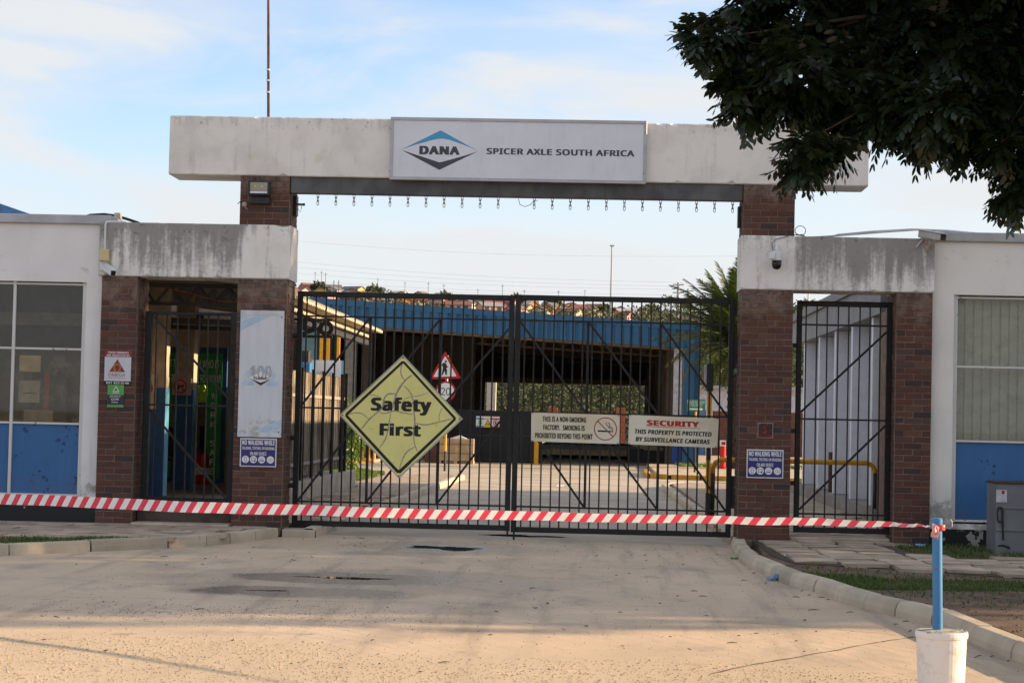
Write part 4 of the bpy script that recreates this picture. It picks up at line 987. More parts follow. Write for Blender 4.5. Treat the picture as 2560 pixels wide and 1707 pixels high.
r = [zp(885, 313), zp(2165, 387)]; ptext('SPICER AXLE SOUTH AFRICA', r[0][0], r[0][1] + 3, r[1][0], r[1][1] - 3, FYs, chev_d.m, sg, bold=0.065)

# ================================================================== yellow diamond
DY = GY - 0.05
zp = lambda a, c: (840 + a / 4.9, 880 + c / 4.9)
dm = thing('diamond_sign', 'cracked yellow Safety First diamond sign on the left gate leaf', 'sign', tuple(PL(997, 1195, DY)))
pplate('board', [zp(*q) for q in ((822, 33), (1555, 818), (768, 1548), (38, 770))][::-1], DY, plain('bare_sign_edge', (0.42, 0.41, 0.40), 0.6, var=0.1), dm, 0.008)
vin = NT('yellow_vinyl'); vp = vin.pos()
vc = vin.mix(vin.rng(vin.noise(vp, 2.0, 4), 0.35, 0.7), (0.84, 0.77, 0.29), (0.76, 0.69, 0.26)); vc = vin.mix(vin.rng(vin.noise(vp, 6, 3), 0.66, 0.74, 0, 0.7), vc, (0.62, 0.54, 0.06)); vin.set(vc, 0.5, 0, 0.3)
pplate('face', [zp(*q) for q in ((822, 58), (1530, 817), (769, 1524), (62, 771))][::-1], DY - 0.002, vin.m, dm)
def ring_poly(name, outer, inner, Y, mat, parent):
    n = len(outer); b = MB(); A = [PL(*zp(*q), Y) for q in outer]; B = [PL(*zp(*q), Y) for q in inner]
    b.add(A + B, [(i, i + n, (i + 1) % n + n, (i + 1) % n) for i in range(n)]); return b.build(name, mat, parent)
ring_poly('border', [(805, 110), (840, 112), (1468, 800), (1468, 830), (790, 1482), (745, 1478), (115, 790), (115, 752)], [(815, 143), (828, 143), (1437, 812), (1437, 818), (775, 1440), (762, 1440), (148, 775), (148, 768)], DY - 0.0034, black_m, dm)
def ztext(s, a0, c0, a1, c1, mat, parent, Y, **k):
    p0, p1 = zp(a0, c0), zp(a1, c1); return ptext(s, p0[0], p0[1], p1[0], p1[1], Y, mat, parent, **k)
ztext('Safety', 425, 555, 1170, 770, black_m, dm, DY - 0.0034, bold=0.09)
ztext('First', 533, 872, 1040, 1028, black_m, dm, DY - 0.0034, bold=0.09)
crk = plain('peeled_vinyl', (0.36, 0.33, 0.31), 0.7, var=0.25, scale=12); crk2 = plain('curled_vinyl_edge', (0.20, 0.16, 0.10), 0.7)
def crack_rib(pts, w):
    P = [Vector(PL(*zp(*q), DY - 0.0046)) for q in pts]; out = []
    for i in range(len(P) - 1):
        p0, p1, p2, p3 = P[max(i - 1, 0)], P[i], P[i + 1], P[min(i + 2, len(P) - 1)]
        for k in range(6):
            t = k / 6; out.append(0.5 * ((2 * p1) + (p2 - p0) * t + (2 * p0 - 5 * p1 + 4 * p2 - p3) * t * t + (3 * p1 - p0 - 3 * p2 + p3) * t ** 3))
    out.append(P[-1]); n = len(out)
    for ww, mat_, yy in ((w * 1.35, crk2, 0.0007), (w, crk, 0.0)):
        b = MB(); vs = []
        for i, p in enumerate(out):
            d = (out[min(i + 1, n - 1)] - out[max(i - 1, 0)]).normalized(); s = Vector((-d.z, 0, d.x)); k = ww * (0.35 + 0.65 * math.sin(math.pi * min(1, max(0.0, (i + 0.5) / n))) ** 0.5) * rnd.uniform(0.85, 1.12)
            vs += [p - s * k + Vector((0, yy, 0)), p + s * k + Vector((0, yy, 0))]
        b.add(vs, [(2 * i, 2 * i + 1, 2 * i + 3, 2 * i + 2) for i in range(n - 1)]); b.build('crack', mat_, dm)
for pts, w in [([(815, 145), (795, 200), (800, 280), (840, 345)], 0.010), ([(930, 280), (845, 350), (760, 470), (715, 590), (695, 690)], 0.016), ([(835, 415), (900, 480), (935, 560), (955, 720), (965, 860), (950, 1010), (965, 1130), (1000, 1220)], 0.013),
               ([(735, 515), (650, 510), (595, 560), (570, 670), (500, 740), (400, 830), (315, 940)], 0.015), ([(535, 735), (600, 750), (720, 720), (830, 745), (945, 760)], 0.010), ([(670, 745), (645, 900), (610, 1050), (530, 1175)], 0.010),
               ([(970, 870), (1100, 890), (1200, 870), (1430, 815)], 0.012), ([(965, 1160), (880, 1210), (820, 1300), (775, 1440)], 0.010), ([(1140, 495), (1010, 535), (870, 560), (815, 610), (795, 700)], 0.006), ([(150, 765), (240, 742), (320, 755), (400, 815)], 0.008), ([(400, 518), (510, 540), (580, 590)], 0.006), ([(1300, 685), (1265, 770), (1265, 845)], 0.006)]:
    crack_rib(pts, w * 0.55)
for q in ((822, 70), (1515, 815), (768, 1515), (80, 772)):
    p = PL(*zp(*q), DY - 0.004); MB().disc(p.x, p.z, 0.010, DY - 0.010, DY - 0.004, 8).build('screw', plain('rusty_screw', (0.10, 0.04, 0.02), 0.7), dm)

# ================================================================== cream boards
board_m = NT('cream_board'); bp = board_m.pos(); board_m.set(board_m.mix(board_m.rng(board_m.noise(bp, 2.2, 5), 0.4, 0.65), (0.74, 0.69, 0.56), (0.68, 0.58, 0.40)), 0.5, 0, 0.35)
zp = lambda a, c: (1270 + a / 3.92, 1000 + c / 3.92)
def board(label, corners, Y):
    P = [PL(*zp(*q), Y) for q in corners]
    t = thing('notice_board', label, 'sign', (sum(p.x for p in P) / 4, Y, min(p.z for p in P)))
    plate('board', [(p.x, p.z) for p in P][::-1], Y, board_m.m, t, 0.006)
    for p in P:
        c = Vector((sum(q.x for q in P) / 4, Y, sum(q.z for q in P) / 4)); e = p.lerp(c, 0.03)
        MB().tube([e + Vector((-0.012, -0.004, 0.012)), e + Vector((0.01, -0.008, -0.01))], 0.0035, 5).build('wire_tie', dark_m, t)
    return t
BY = GY - 0.03
nb = board('cream no smoking factory board on the right gate leaf', ((229, 120), (1097, 146), (1090, 430), (226, 403)), BY)
tY = BY - 0.0015
def zline(s, pts_l, pts_r, hgt, Y, mat, parent, bold, shear=0.0):
    """lettering along a slightly tilted base line"""
    a, c = PL(*zp(*pts_l), Y), PL(*zp(*pts_r), Y); h = hgt / 3.92 / (F_PX / (Y - CAM.y)); L = (c - a).length
    o = letters(s, a.x, a.z, a.x + L, a.z + h, Y, mat, parent, bold=bold, shear=shear); an = math.atan2(c.z - a.z, c.x - a.x)
    me = o.data; piv = a - o.location
    for v_ in me.vertices:
        dx, dz = v_.co.x - piv.x, v_.co.z - piv.z; v_.co.x = piv.x + dx * math.cos(an) - dz * math.sin(an); v_.co.z = piv.z + dx * math.sin(an) + dz * math.cos(an)
    return o
zline('THIS IS A NON-SMOKING', (338, 208), (765, 219), 50, tY, black_m, nb, 0.07)
zline('FACTORY.  SMOKING IS', (344, 290), (752, 300), 50, tY, black_m, nb, 0.07)
zline('PROHIBITED BEYOND THIS POINT', (265, 370), (828, 385), 52, tY, black_m, nb, 0.07)
c = PL(*zp(955, 281), tY); k_ = (BY - CAM.y) / F_PX / 3.92; sgn_red = plain('sign_red', (0.42, 0.012, 0.02), 0.5, var=0.04)
MB().ringxz(c.x, c.z, 104 * k_, 113 * k_, tY - 0.001, tY, 40).build('ring', sgn_red, nb)
a, e = PL(*zp(880, 205), tY), PL(*zp(1030, 358), tY); MB().bar(a + Vector((0, -0.0012, 0)), e + Vector((0, -0.0012, 0)), 9 * k_, 0.0008).build('slash', sgn_red, nb)
pplate('cigarette', [zp(*q) for q in ((880, 293), (1008, 299), (1008, 314), (880, 309))][::-1], tY, black_m, nb, 0.0008)
pplate('ash', [zp(*q) for q in ((1013, 299), (1019, 299), (1019, 315), (1013, 315))][::-1], tY, black_m, nb, 0.0008); pplate('ash', [zp(*q) for q in ((1023, 299), (1030, 299), (1030, 315), (1023, 315))][::-1], tY, black_m, nb, 0.0008)
MB().tube([PL(*zp(*q), tY) for q in ((1027, 292), (1025, 275), (1008, 266), (988, 264), (978, 252), (962, 240), (958, 226), (968, 214))], 0.004, 5).build('smoke', black_m, nb)
MB().tube([PL(*zp(*q), tY) for q in ((1016, 294), (1012, 283), (1000, 274), (986, 270), (1000, 250), (994, 228), (980, 222))], 0.004, 5).build('smoke', black_m, nb)
sb_ = board('cream SECURITY board with red heading on the right gate leaf', ((1187, 143), (2067, 180), (2050, 466), (1178, 432)), BY)
sec_red = plain('security_red', (0.46, 0.018, 0.018), 0.5, var=0.04)
zline('SECURITY', (1358, 247), (1872, 266), 54, tY, sec_red, sb_, 0.11)
a, e = PL(*zp(1355, 256), tY), PL(*zp(1882, 277), tY); MB().bar(a, e, 0.006, 0.001).build('underline', sec_red, sb_)
zline('THIS PROPERTY IS PROTECTED', (1240, 327), (1995, 357), 44, tY, black_m, sb_, 0.08, 0.12)
zline('BY SURVEILLANCE CAMERAS', (1250, 402), (1978, 432), 44, tY, black_m, sb_, 0.08, 0.12)
tag(MB().bar(PL(1546, 1037, BY + 0.02), PL(1576, 1037, BY + 0.02), 0.016, 0.016).build('clip_bar', dark_m), 'short black bar between the two cream boards', 'bar')

# ================================================================== signs on the piers
PYs = -0.016
zp = lambda a, c: (590 + a / 3.73, 760 + c / 3.73)
ban_m = NT('banner_white'); q = ban_m.pos(); bc = ban_m.mix(ban_m.rng(ban_m.noise(ban_m.scaled(q, (6, 1, 1)), 2, 5), 0.4, 0.7), (0.66, 0.68, 0.71), (0.60, 0.62, 0.66)); bc = ban_m.mix(ban_m.rng(ban_m.math('ADD', ban_m.noise(q, 6, 6, 0.7), ban_m.rng(ban_m.sepz(q)[2], 1.75, 1.2, 0, 0.16)), 0.62, 0.78, 0, 0.6), bc, (0.36, 0.30, 0.22)); ban_m.set(bc, 0.5, 0, 0.35)
bx0, bz0, bx1, bz1 = prect(597.5, 776, 707, 1092, PYs)
bn = thing('banner_sign', 'tall white 100 years banner on the left gate pier', 'sign', ((bx0 + bx1) / 2, -0.02, bz0))
MB().box(bx0, PYs, bz0, bx1, PYs + 0.01, bz1).build('board', ban_m.m, bn, bevel=0.003)
H_ = bz1 - bz0; W_ = bx1 - bx0
fx = lambda a: bx0 + W_ * a
fz = lambda c: bz1 - H_ * c
MB().box(bx0, PYs - 0.004, fz(0.035), bx1, PYs - 0.0005, bz1).build('batten', plain('banner_batten', (0.58, 0.59, 0.61), 0.5), bn); MB().box(bx0, PYs - 0.004, bz0, bx1, PYs - 0.0005, fz(0.967)).build('batten', ban_m.m, bn)
lb1 = plain('banner_pale_blue', (0.44, 0.58, 0.70), 0.5, var=0.1); lb2 = plain('banner_sky_blue', (0.50, 0.62, 0.71), 0.5, var=0.1); gr1 = plain('banner_grey', (0.30, 0.31, 0.33), 0.5, var=0.15); gr2 = plain('banner_light_grey', (0.48, 0.50, 0.53), 0.5, var=0.1)
yb = PYs - 0.0015
plate('stripe', [(fx(0.0), fz(0.165)), (fx(0.0), fz(0.09)), (fx(0.4), fz(0.038)), (fx(0.7), fz(0.038))], yb, lb1, bn, 0.001); plate('stripe', [(fx(0.0), fz(0.08)), (fx(0.0), fz(0.038)), (fx(0.3), fz(0.038))], yb, lb2, bn, 0.001)
plate('stripe', [(fx(0.33), fz(0.962)), (fx(1), fz(0.855)), (fx(1), fz(0.905)), (fx(0.66), fz(0.962))][::-1], yb, lb1, bn, 0.001); plate('stripe', [(fx(0.72), fz(0.962)), (fx(1.0), fz(0.918)), (fx(1.0), fz(0.962))][::-1], yb, lb2, bn, 0.001)
cx_, cz_ = fx(0.5), fz(0.505)
MB().ringxz(cx_, cz_, 0.062, 0.088, yb - 0.001, yb, 36, sx=2.35).build('oval', lb2, bn); MB().disc(cx_, cz_, 0.062, yb - 0.0008, yb, 36, sx=2.3).build('oval_field', gr2, bn)
plate('ribbon', [(fx(0.07), fz(0.585)), (fx(0.13), fz(0.555)), (fx(0.30), fz(0.56)), (fx(0.37), fz(0.59)), (fx(0.2), fz(0.595))][::-1], yb - 0.001, lb1, bn, 0.001); plate('ribbon', [(fx(0.63), fz(0.59)), (fx(0.70), fz(0.56)), (fx(0.87), fz(0.555)), (fx(0.93), fz(0.585)), (fx(0.8), fz(0.595))][::-1], yb - 0.001, lb1, bn, 0.001)
letters('100', fx(0.26), fz(0.545), fx(0.74), fz(0.437), yb - 0.0022, gr1, bn, bold=0.05); letters('100', fx(0.275), fz(0.541), fx(0.725), fz(0.441), yb - 0.0032, plain('numeral_grey', (0.45, 0.46, 0.48), 0.4), bn, bold=0.02)
plate('lozenge', [(fx(0.23), fz(0.533)), (fx(0.5), fz(0.582)), (fx(0.77), fz(0.533)), (fx(0.5), fz(0.484))], yb - 0.0042, white_m, bn, 0.0008)
plate('lozenge_shadow', [(fx(0.27), fz(0.541)), (fx(0.5), fz(0.592)), (fx(0.73), fz(0.541)), (fx(0.5), fz(0.571))], yb - 0.0048, black_m, bn, 0.0004)
letters('DANA', fx(0.36), fz(0.548), fx(0.64), fz(0.526), yb - 0.0058, black_m, bn, bold=0.04)
for a, c in ((0.94, 0.05), (0.94, 0.958)): MB().disc(fx(a), fz(c), 0.009, PYs - 0.009, PYs - 0.0045, 10).build('screw', black_m, bn)
# no-walking signs
navy = plain('navy_sign', (0.028, 0.026, 0.17), 0.35, var=0.12, scale=5)
def nowalk(label, box):
    x0, z0, x1, z1 = prect(*box, PYs); w, h = x1 - x0, z1 - z0
    t = thing('device_sign', label, 'sign', ((x0 + x1) / 2, PYs, z0))
    MB().box(x0, PYs, z0, x1, PYs + 0.008, z1).build('border', white_m, t, bevel=0.002)
    MB().box(x0 + w * 0.028, PYs - 0.0015, z0 + h * 0.035, x1 - w * 0.028, PYs - 0.0002, z1 - h * 0.04).build('face', navy, t)
    y = PYs - 0.0022; X = lambda a: x0 + w * a; Z = lambda c: z1 - h * c
    letters('NO WALKING WHILE', X(0.055), Z(0.235), X(0.945), Z(0.065), y, white_m, t, bold=0.07)
    letters('TALKING, TEXTING OR READING', X(0.055), Z(0.415), X(0.945), Z(0.295), y, white_m, t, bold=0.045)
    letters('ON ANY DEVICE', X(0.275), Z(0.595), X(0.725), Z(0.475), y, white_m, t, bold=0.045)
    for i, a in enumerate((0.155, 0.375, 0.6, 0.84)):
        MB().disc(X(a), Z(0.745), h * 0.128, y - 0.0002, y + 0.0006, 24).build('roundel', white_m, t)
        yy = y - 0.001; cz = Z(0.745); b = MB()
        def fr(ax, az, bx, bz, tt):
            for q in ((ax, az, bx, az + tt), (ax, bz - tt, bx, bz), (ax, az + tt, ax + tt, bz - tt), (bx - tt, az + tt, bx, bz - tt)): b.box(q[0], yy, q[1], q[2], yy + 0.0005, q[3])
        u_ = h * 0.1
        if i == 0: fr(X(a) - u_ * 0.42, cz - u_ * 0.9, X(a) + u_ * 0.42, cz + u_ * 0.9, u_ * 0.13)
        elif i == 1: fr(X(a) - u_ * 0.75, cz - u_ * 0.55, X(a) + u_ * 0.75, cz + u_ * 0.6, u_ * 0.14); b.disc(X(a) + u_ * 0.45, cz - u_ * 0.45, u_ * 0.3, yy, yy + 0.0005, 12)
        elif i == 2: fr(X(a) - u_ * 0.55, cz - u_ * 0.3, X(a) + u_ * 0.55, cz + u_ * 0.55, u_ * 0.08); b.box(X(a) - u_ * 0.85, yy, cz - u_ * 0.55, X(a) + u_ * 0.85, yy + 0.0005, cz - u_ * 0.33)
        else:
            fr(X(a) - u_ * 0.75, cz - u_ * 0.5, X(a), cz + u_ * 0.35, u_ * 0.09); fr(X(a), cz - u_ * 0.5, X(a) + u_ * 0.75, cz + u_ * 0.35, u_ * 0.09)
        b.build('pictogram', navy if i != 3 else gr1, t)
nowalk('blue no walking while texting sign on the left pier under the white banner', (600, 1095.5, 691, 1166.5))
nowalk('blue no walking while texting sign on the right pier under the flame sign', (1866.5, 1123.5, 1958.5, 1195))
# flame sign
x0, z0, x1, z1 = prect(1894.5, 1056.5, 1932.5, 1094.5, PYs)
fl = thing('flame_sign', 'small dark no entry sign with orange flames on the right pier', 'sign', ((x0 + x1) / 2, PYs, z0))
MB().box(x0, PYs, z0, x1, PYs + 0.006, z1).build('border', alu_m, fl)
t = NT('flame_print'); q = t.pos(); n_ = t.noise(q, 22, 6, 0.7, 1.0); cr_ = t.n('ShaderNodeValToRGB'); t.l(n_, cr_.inputs[0]); e_ = cr_.color_ramp.elements
e_[0].position = 0.42; e_[0].color = (0.012, 0.010, 0.012, 1); e_[1].position = 0.72; e_[1].color = (0.40, 0.13, 0.03, 1); k = e_.new(0.58); k.color = (0.13, 0.012, 0.008, 1); t.set(cr_.outputs[0], 0.5)
MB().box(x0 + 0.006, PYs - 0.001, z0 + 0.006, x1 - 0.006, PYs - 0.0002, z1 - 0.006).build('print', t.m, fl)
letters('NO ENTRY', x0 + 0.02, z0 + 0.012, x1 - 0.02, z0 + 0.045, PYs - 0.0018, plain('flame_red', (0.35, 0.01, 0.01), 0.5), fl, bold=0.03)
# security firm sign and camera sign on the slim left pier
zp = lambda a, c: (250 + a / 9.22, 860 + c / 9.22)
def zr_(a0, c0, a1, c1): p0, p1 = zp(a0, c0), zp(a1, c1); return prect(p0[0], p0[1], p1[0], p1[1], PYs)
X0, Z0, X1, Z1 = zr_(104, 150, 716, 852)
om = thing('security_sign', 'white security company sign with red triangle on the slim left pier', 'sign', ((X0 + X1) / 2, PYs, Z0))
MB().box(X0, PYs, Z0, X1, PYs + 0.006, Z1).build('board', plain('sign_white', (0.58, 0.59, 0.64), 0.4, var=0.03), om)
mar = plain('maroon_print', (0.27, 0.022, 0.035), 0.45, var=0.05); w, h = X1 - X0, Z1 - Z0; X = lambda a: X0 + w * a; Z = lambda c: Z1 - h * c
y = PYs - 0.0015
MB().box(X0, y, Z(0.205), X1, y + 0.001, Z1).build('header', mar, om)
letters('THESE PREMISES', X(0.12), Z(0.095), X(0.90), Z(0.035), y - 0.001, white_m, om, bold=0.05); letters('ARE PROTECTED BY', X(0.07), Z(0.185), X(0.94), Z(0.125), y - 0.001, white_m, om, bold=0.05)
gold = plain('gold_print', (0.38, 0.23, 0.035), 0.4)
plate('triangle', [(X(0.17), Z(0.705)), (X(0.79), Z(0.705)), (X(0.48), Z(0.275))], y, gold, om, 0.001); plate('triangle', [(X(0.195), Z(0.695)), (X(0.765), Z(0.695)), (X(0.48), Z(0.295))], y - 0.0008, mar, om, 0.0006)
letters('\u03a9', X(0.32), Z(0.675), X(0.64), Z(0.44), y - 0.0016, gold, om, bold=0.01)
letters('OMEGA', X(0.15), Z(0.845), X(0.79), Z(0.745), y - 0.001, mar, om, bold=0.0); letters('Risk Solutions', X(0.15), Z(0.915), X(0.80), Z(0.868), y - 0.001, gold, om, bold=0.0)
x0, z0, x1, z1 = zr_(92, 858, 700, 932)
MB().box(x0, PYs, z0, x1, PYs + 0.006, z1 - 0.002).build('phone_strip', black_m, om); letters('041 453 0140', x0 + 0.03, z0 + 0.008, x1 - 0.02, z1 - 0.008, PYs - 0.001, white_m, om, bold=0.04)
X0, Z0, X1, Z1 = zr_(170, 936, 548, 1456); w, h = X1 - X0, Z1 - Z0
cc = thing('camera_sign', 'green and navy CCTV notice below the security company sign', 'sign', ((X0 + X1) / 2, PYs, Z0))
MB().box(X0, PYs, Z0, X1, PYs + 0.006, Z1).build('board', plain('leaf_green', (0.10, 0.34, 0.085), 0.45, var=0.05), cc); slate = plain('slate_print', (0.022, 0.032, 0.055), 0.45)
MB().box(X0, y, Z(0.885), X1, y + 0.001, Z(0.45)).build('field', slate, cc)
tri = [(X(0.31), Z(0.315)), (X(0.72), Z(0.315)), (X(0.515), Z(0.05))]; tri2 = [(X(0.375), Z(0.285)), (X(0.655), Z(0.285)), (X(0.515), Z(0.105))]
plate('triangle', tri, y, white_m, cc, 0.001); plate('triangle', tri2, y - 0.0008, plain('leaf_green2', (0.10, 0.34, 0.085), 0.45), cc, 0.0006)
plate('camera_mark', [(X(0.42), Z(0.265)), (X(0.47), Z(0.27)), (X(0.58), Z(0.20)), (X(0.545), Z(0.165)), (X(0.44), Z(0.235))], y - 0.0014, slate, cc, 0.0005)
letters('WARNING', X(0.30), Z(0.40), X(0.70), Z(0.35), y - 0.001, white_m, cc, bold=0.02); letters('THESE PREMISES ARE', X(0.14), Z(0.515), X(0.82), Z(0.48), y - 0.001, white_m, cc, bold=0.02); letters('PROTECTED BY', X(0.14), Z(0.575), X(0.80), Z(0.54), y - 0.001, white_m, cc, bold=0.02)
letters('CCTV', X(0.24), Z(0.69), X(0.71), Z(0.605), y - 0.001, white_m, cc, bold=0.04); letters('Dairy', X(0.28), Z(0.82), X(0.65), Z(0.735), y - 0.001, white_m, cc, bold=0.02)

# ================================================================== fittings
# flood light
fl = thing('flood_light', 'square flood light with two yellow cells on the left pier', 'light', (-4.55, -0.1, 4.3))
p0, p1 = PL(622, 452, -0.12), PL(675, 490, -0.12)
b = MB().box(p0.x, -0.16, p1.z, p1.x, -0.06, p0.z); b.build('housing', dark_m, fl, bevel=0.01)
MB().box(p0.x + 0.03, -0.168, p1.z + 0.03, p1.x - 0.03, -0.161, p0.z - 0.025).build('lens', plain('flood_lens', (0.30, 0.27, 0.22), 0.15), fl)
MB().box(p0.x + 0.03, -0.174, p1.z + 0.028, p1.x - 0.03, -0.1685, p1.z + 0.05).build('reflector', plain('bright_reflector', (0.75, 0.77, 0.82), 0.2), fl)
for a in (0.33, 0.66): MB().box(p0.x + (p1.x - p0.x) * a - 0.012, -0.173, p0.z - 0.095, p0.x + (p1.x - p0.x) * a + 0.012, -0.169, p0.z - 0.065).build('cell', plain('led_cell', (0.62, 0.52, 0.05), 0.4), fl)
a, c = PL(626, 492, -0.08), PL(674, 510, -0.08); MB().box(a.x, -0.10, c.z, c.x, -0.004, a.z).build('driver_box', dark_m, fl, bevel=0.006)
# bell / sensor on left pier
s_ = PL(611, 512, -0.06); sn = thing('beacon', 'small round grey beacon on the left pier below the flood light', 'beacon', tuple(s_))
b = MB(); b.lathe((0, 0, 0), [(0.0005, -0.03), (0.02, -0.028), (0.034, -0.012), (0.036, 0.008), (0.028, 0.03), (0.0005, 0.038)], 14); me, _ = b.mesh('dome', plain('grey_dome', (0.40, 0.37, 0.34), 0.5), True, origin=(0, 0, 0)); inst('dome', me, s_, sn, rot=(0.6, 0.4, 0))
MB().tube([s_ + Vector((0.01, 0, -0.025)), s_ + Vector((0.035, 0.02, -0.06))], 0.012, 8).build('stem', steel_m, sn); MB().tube([s_ + Vector((-0.03, 0.05, 0.02)), s_ + Vector((-0.07, 0.03, 0.04)), s_ + Vector((-0.09, 0.0, 0.01))], 0.006, 6).build('cable', dark_m, sn)
# camera bracket boxes on the inner faces of the piers
mb_ = thing('beam_sensor', 'black box with a small sensor on the inner face of the left pier', 'sensor', (-4.15, 0.4, 4.2))
MB().box(-4.184, 0.34, 4.23, -4.145, 0.5, 4.50).build('box', dark_m, mb_); MB().tube([(-4.145, 0.4, 4.385), (-4.05, 0.4, 4.385)], 0.016, 8).build('barrel', plain('sensor_brown', (0.20, 0.17, 0.14), 0.5), mb_); MB().tube([(-4.06, 0.4, 4.385), (-4.04, 0.4, 4.385)], 0.019, 8).build('lens_ring', black_m, mb_)
MB().tube([(-4.14, 0.4, 4.33), (-4.10, 0.4, 4.28), (-4.085, 0.4, 4.34), (-4.09, 0.4, 4.38)], 0.004, 5).build('cable', dark_m, mb_)
tag(MB().box(1.855, 0.34, 4.18, 1.892, 0.5, 4.46).build('steel_plate', dark_m), 'black steel plate on the inner face of the right pier', 'plate')
# bullet camera, left
cj = thing('camera', 'white bullet camera on the left beam above the slim left pier', 'camera', tuple(PL(258, 670, -0.05)))
a, c = PL(261, 667, -0.04), PL(283, 683, -0.30); d = (c - a).normalized(); sd = d.cross(Vector((0, 0, 1))).normalized(); up = sd.cross(d)
MB().obox((a + c) / 2, (c - a) / 2, sd * 0.04, up * 0.038).build('body', white_plastic, cj, bevel=0.008)
MB().obox(a.lerp(c, 0.55) + up * 0.043, (c - a) * 0.52, sd * 0.046, up * 0.004).build('sun_shield', white_plastic, cj)
MB().obox(c + d * 0.002, d * 0.003, sd * 0.032, up * 0.031).build('front_glass', black_m, cj)
q = PL(258, 667, -0.02); MB().box(q.x - 0.05, -0.03, q.z - 0.05, q.x + 0.05, -0.0145, q.z + 0.05).build('base', white_plastic, cj, bevel=0.005)
# junction box and conduit, left
jb = thing('junction_box', 'cream junction box with white conduit on the left beam end', 'junction box', tuple(PL(261, 653, -0.05)))
x0, z0, x1, z1 = prect(248.5, 624, 272.5, 652, -0.06); MB().box(x0, -0.075, z0, x1, -0.0145, z1).build('box', cream_plastic, jb, bevel=0.006)
MB().box(x0 + 0.004, -0.083, z0 + 0.004, x1 - 0.004, -0.0755, z1 - 0.004).build('lid', cream_plastic, jb, bevel=0.004)
t0, t1 = PL(262, 624, -0.035), PL(264, 556, -0.035); MB().tube([(t0.x, -0.035, z1), (t0.x, -0.035, t1.z - 0.03), (t0.x + 0.008, -0.03, t1.z + 0.0), (t0.x + 0.03, -0.01, t1.z + 0.012), (t0.x + 0.25, 0.05, t1.z + 0.015)], 0.0135, 10).build('conduit', white_plastic, jb)
# black hose over the gatehouse roof
hs = MB().tube([PL(x, y, 0.9) for x, y in ((205, 545), (225, 538), (260, 536), (290, 540), (315, 547), (345, 557), (360, 566))], 0.02, 8)
tag(hs.build('hose', dark_m, smooth=True), 'black hose arching over the left gatehouse roof edge', 'hose')
tag(MB().box(PL(285, 550, 0.5).x, 0.5, 4.16, PL(300, 550, 0.5).x, 0.62, 4.235).build('roof_block', plain('cream_block', (0.50, 0.45, 0.36), 0.8)), 'small cream block on the gatehouse roof by the hose', 'block')
# dome camera, right
dc = thing('camera', 'white and black dome camera on the right beam', 'camera', tuple(PL(1942, 673, -0.12)))
p = PL(1942, 640, -0.14)
MB().lathe((p.x, -0.14, p.z), [(0.001, 0.062), (0.068, 0.06), (0.07, 0.05), (0.072, -0.055), (0.066, -0.062), (0.001, -0.063)][::-1], 24).build('body', white_plastic, dc, smooth=False)
MB().lathe((p.x, -0.14, p.z - 0.064), [(0.001, -0.118), (0.03, -0.112), (0.052, -0.094), (0.063, -0.06), (0.066, 0.0)], 24).build('dome', plain('smoked_dome', (0.012, 0.012, 0.013), 0.08), dc, smooth=True)
MB().tube([(p.x + 0.0, -0.14, p.z + 0.06), (p.x + 0.0, -0.14, p.z + 0.10), (p.x - 0.0, -0.10, p.z + 0.135), (p.x - 0.0, -0.04, p.z + 0.14)], 0.026, 12).build('arm', white_plastic, dc, smooth=True)
MB().box(p.x - 0.055, -0.045, p.z + 0.055, p.x + 0.03, -0.0145, p.z + 0.17).build('bracket', white_plastic, dc, bevel=0.006)
b = MB().obox((p.x - 0.055, -0.19, p.z + 0.0), (0.035, -0.022, 0), (0.02, 0.035, 0), (0.0, 0, 0.046)); b.build('lamp_housing', white_plastic, dc, bevel=0.005)
MB().obox((p.x - 0.062, -0.216, p.z + 0.002), (0.033, -0.012, 0), (0.001, 0.003, 0), (0, 0, 0.037)).build('lamp_glass', black_m, dc)
MB().disc(p.x + 0.035, p.z - 0.105, 0.018, -0.2, -0.194, 14).build('lens', plain('lens_glint', (0.10, 0.10, 0.11), 0.05), dc)
tag(MB().tube([PL(1932, 626, -0.06), PL(1929, 610, -0.05), PL(1940, 598, -0.03), PL(1965, 592, -0.02), PL(1985, 587, 0.05), PL(2010, 588, 0.1)], 0.006, 6).build('cable', plain('grey_cable', (0.20, 0.20, 0.21), 0.5)), 'grey cable from the dome camera over the right beam', 'cable')
b = MB(); lc = PL(2001, 577, 0.2); n_ = 24
b.tube([(lc.x + 0.07 * math.cos(t), 0.2, lc.z + 0.065 * math.sin(t)) for t in [2 * math.pi * k / n_ for k in range(n_ + 1)]], 0.005, 5, cap=False)
b.tube([(lc.x - 0.07, 0.2, lc.z - 0.03), (lc.x - 0.02, 0.2, lc.z - 0.055), (lc.x + 0.06, 0.2, lc.z - 0.07), (lc.x - 0.06, 0.21, lc.z - 0.06), (lc.x + 0.03, 0.21, lc.z - 0.045)], 0.005, 5)
tag(b.build('cable_coil', plain('coil_cable', (0.12, 0.12, 0.13), 0.5)), 'loose coil of cable beside the upper right brick pier', 'cable')
b = MB()
for k in range(4):
    b.tube([(2.75 + 0.1 * k, 0.25 + 0.05 * k, 4.05), (3.2, 0.2 + 0.05 * k, 4.075 + 0.01 * k), (3.7, 0.15 + 0.05 * k, 4.12 + 0.012 * k), (4.2, 0.15 + 0.06 * k, 4.165 + 0.01 * k), (4.7, 0.4 + 0.06 * k, 4.18 + 0.01 * k), (5.4, 0.6, 4.16)], 0.009, 5)
tag(b.build('cable_bundle', plain('pale_cable', (0.45, 0.45, 0.46), 0.5)), 'pale bundle of cables along the top of the right beam', 'cable')
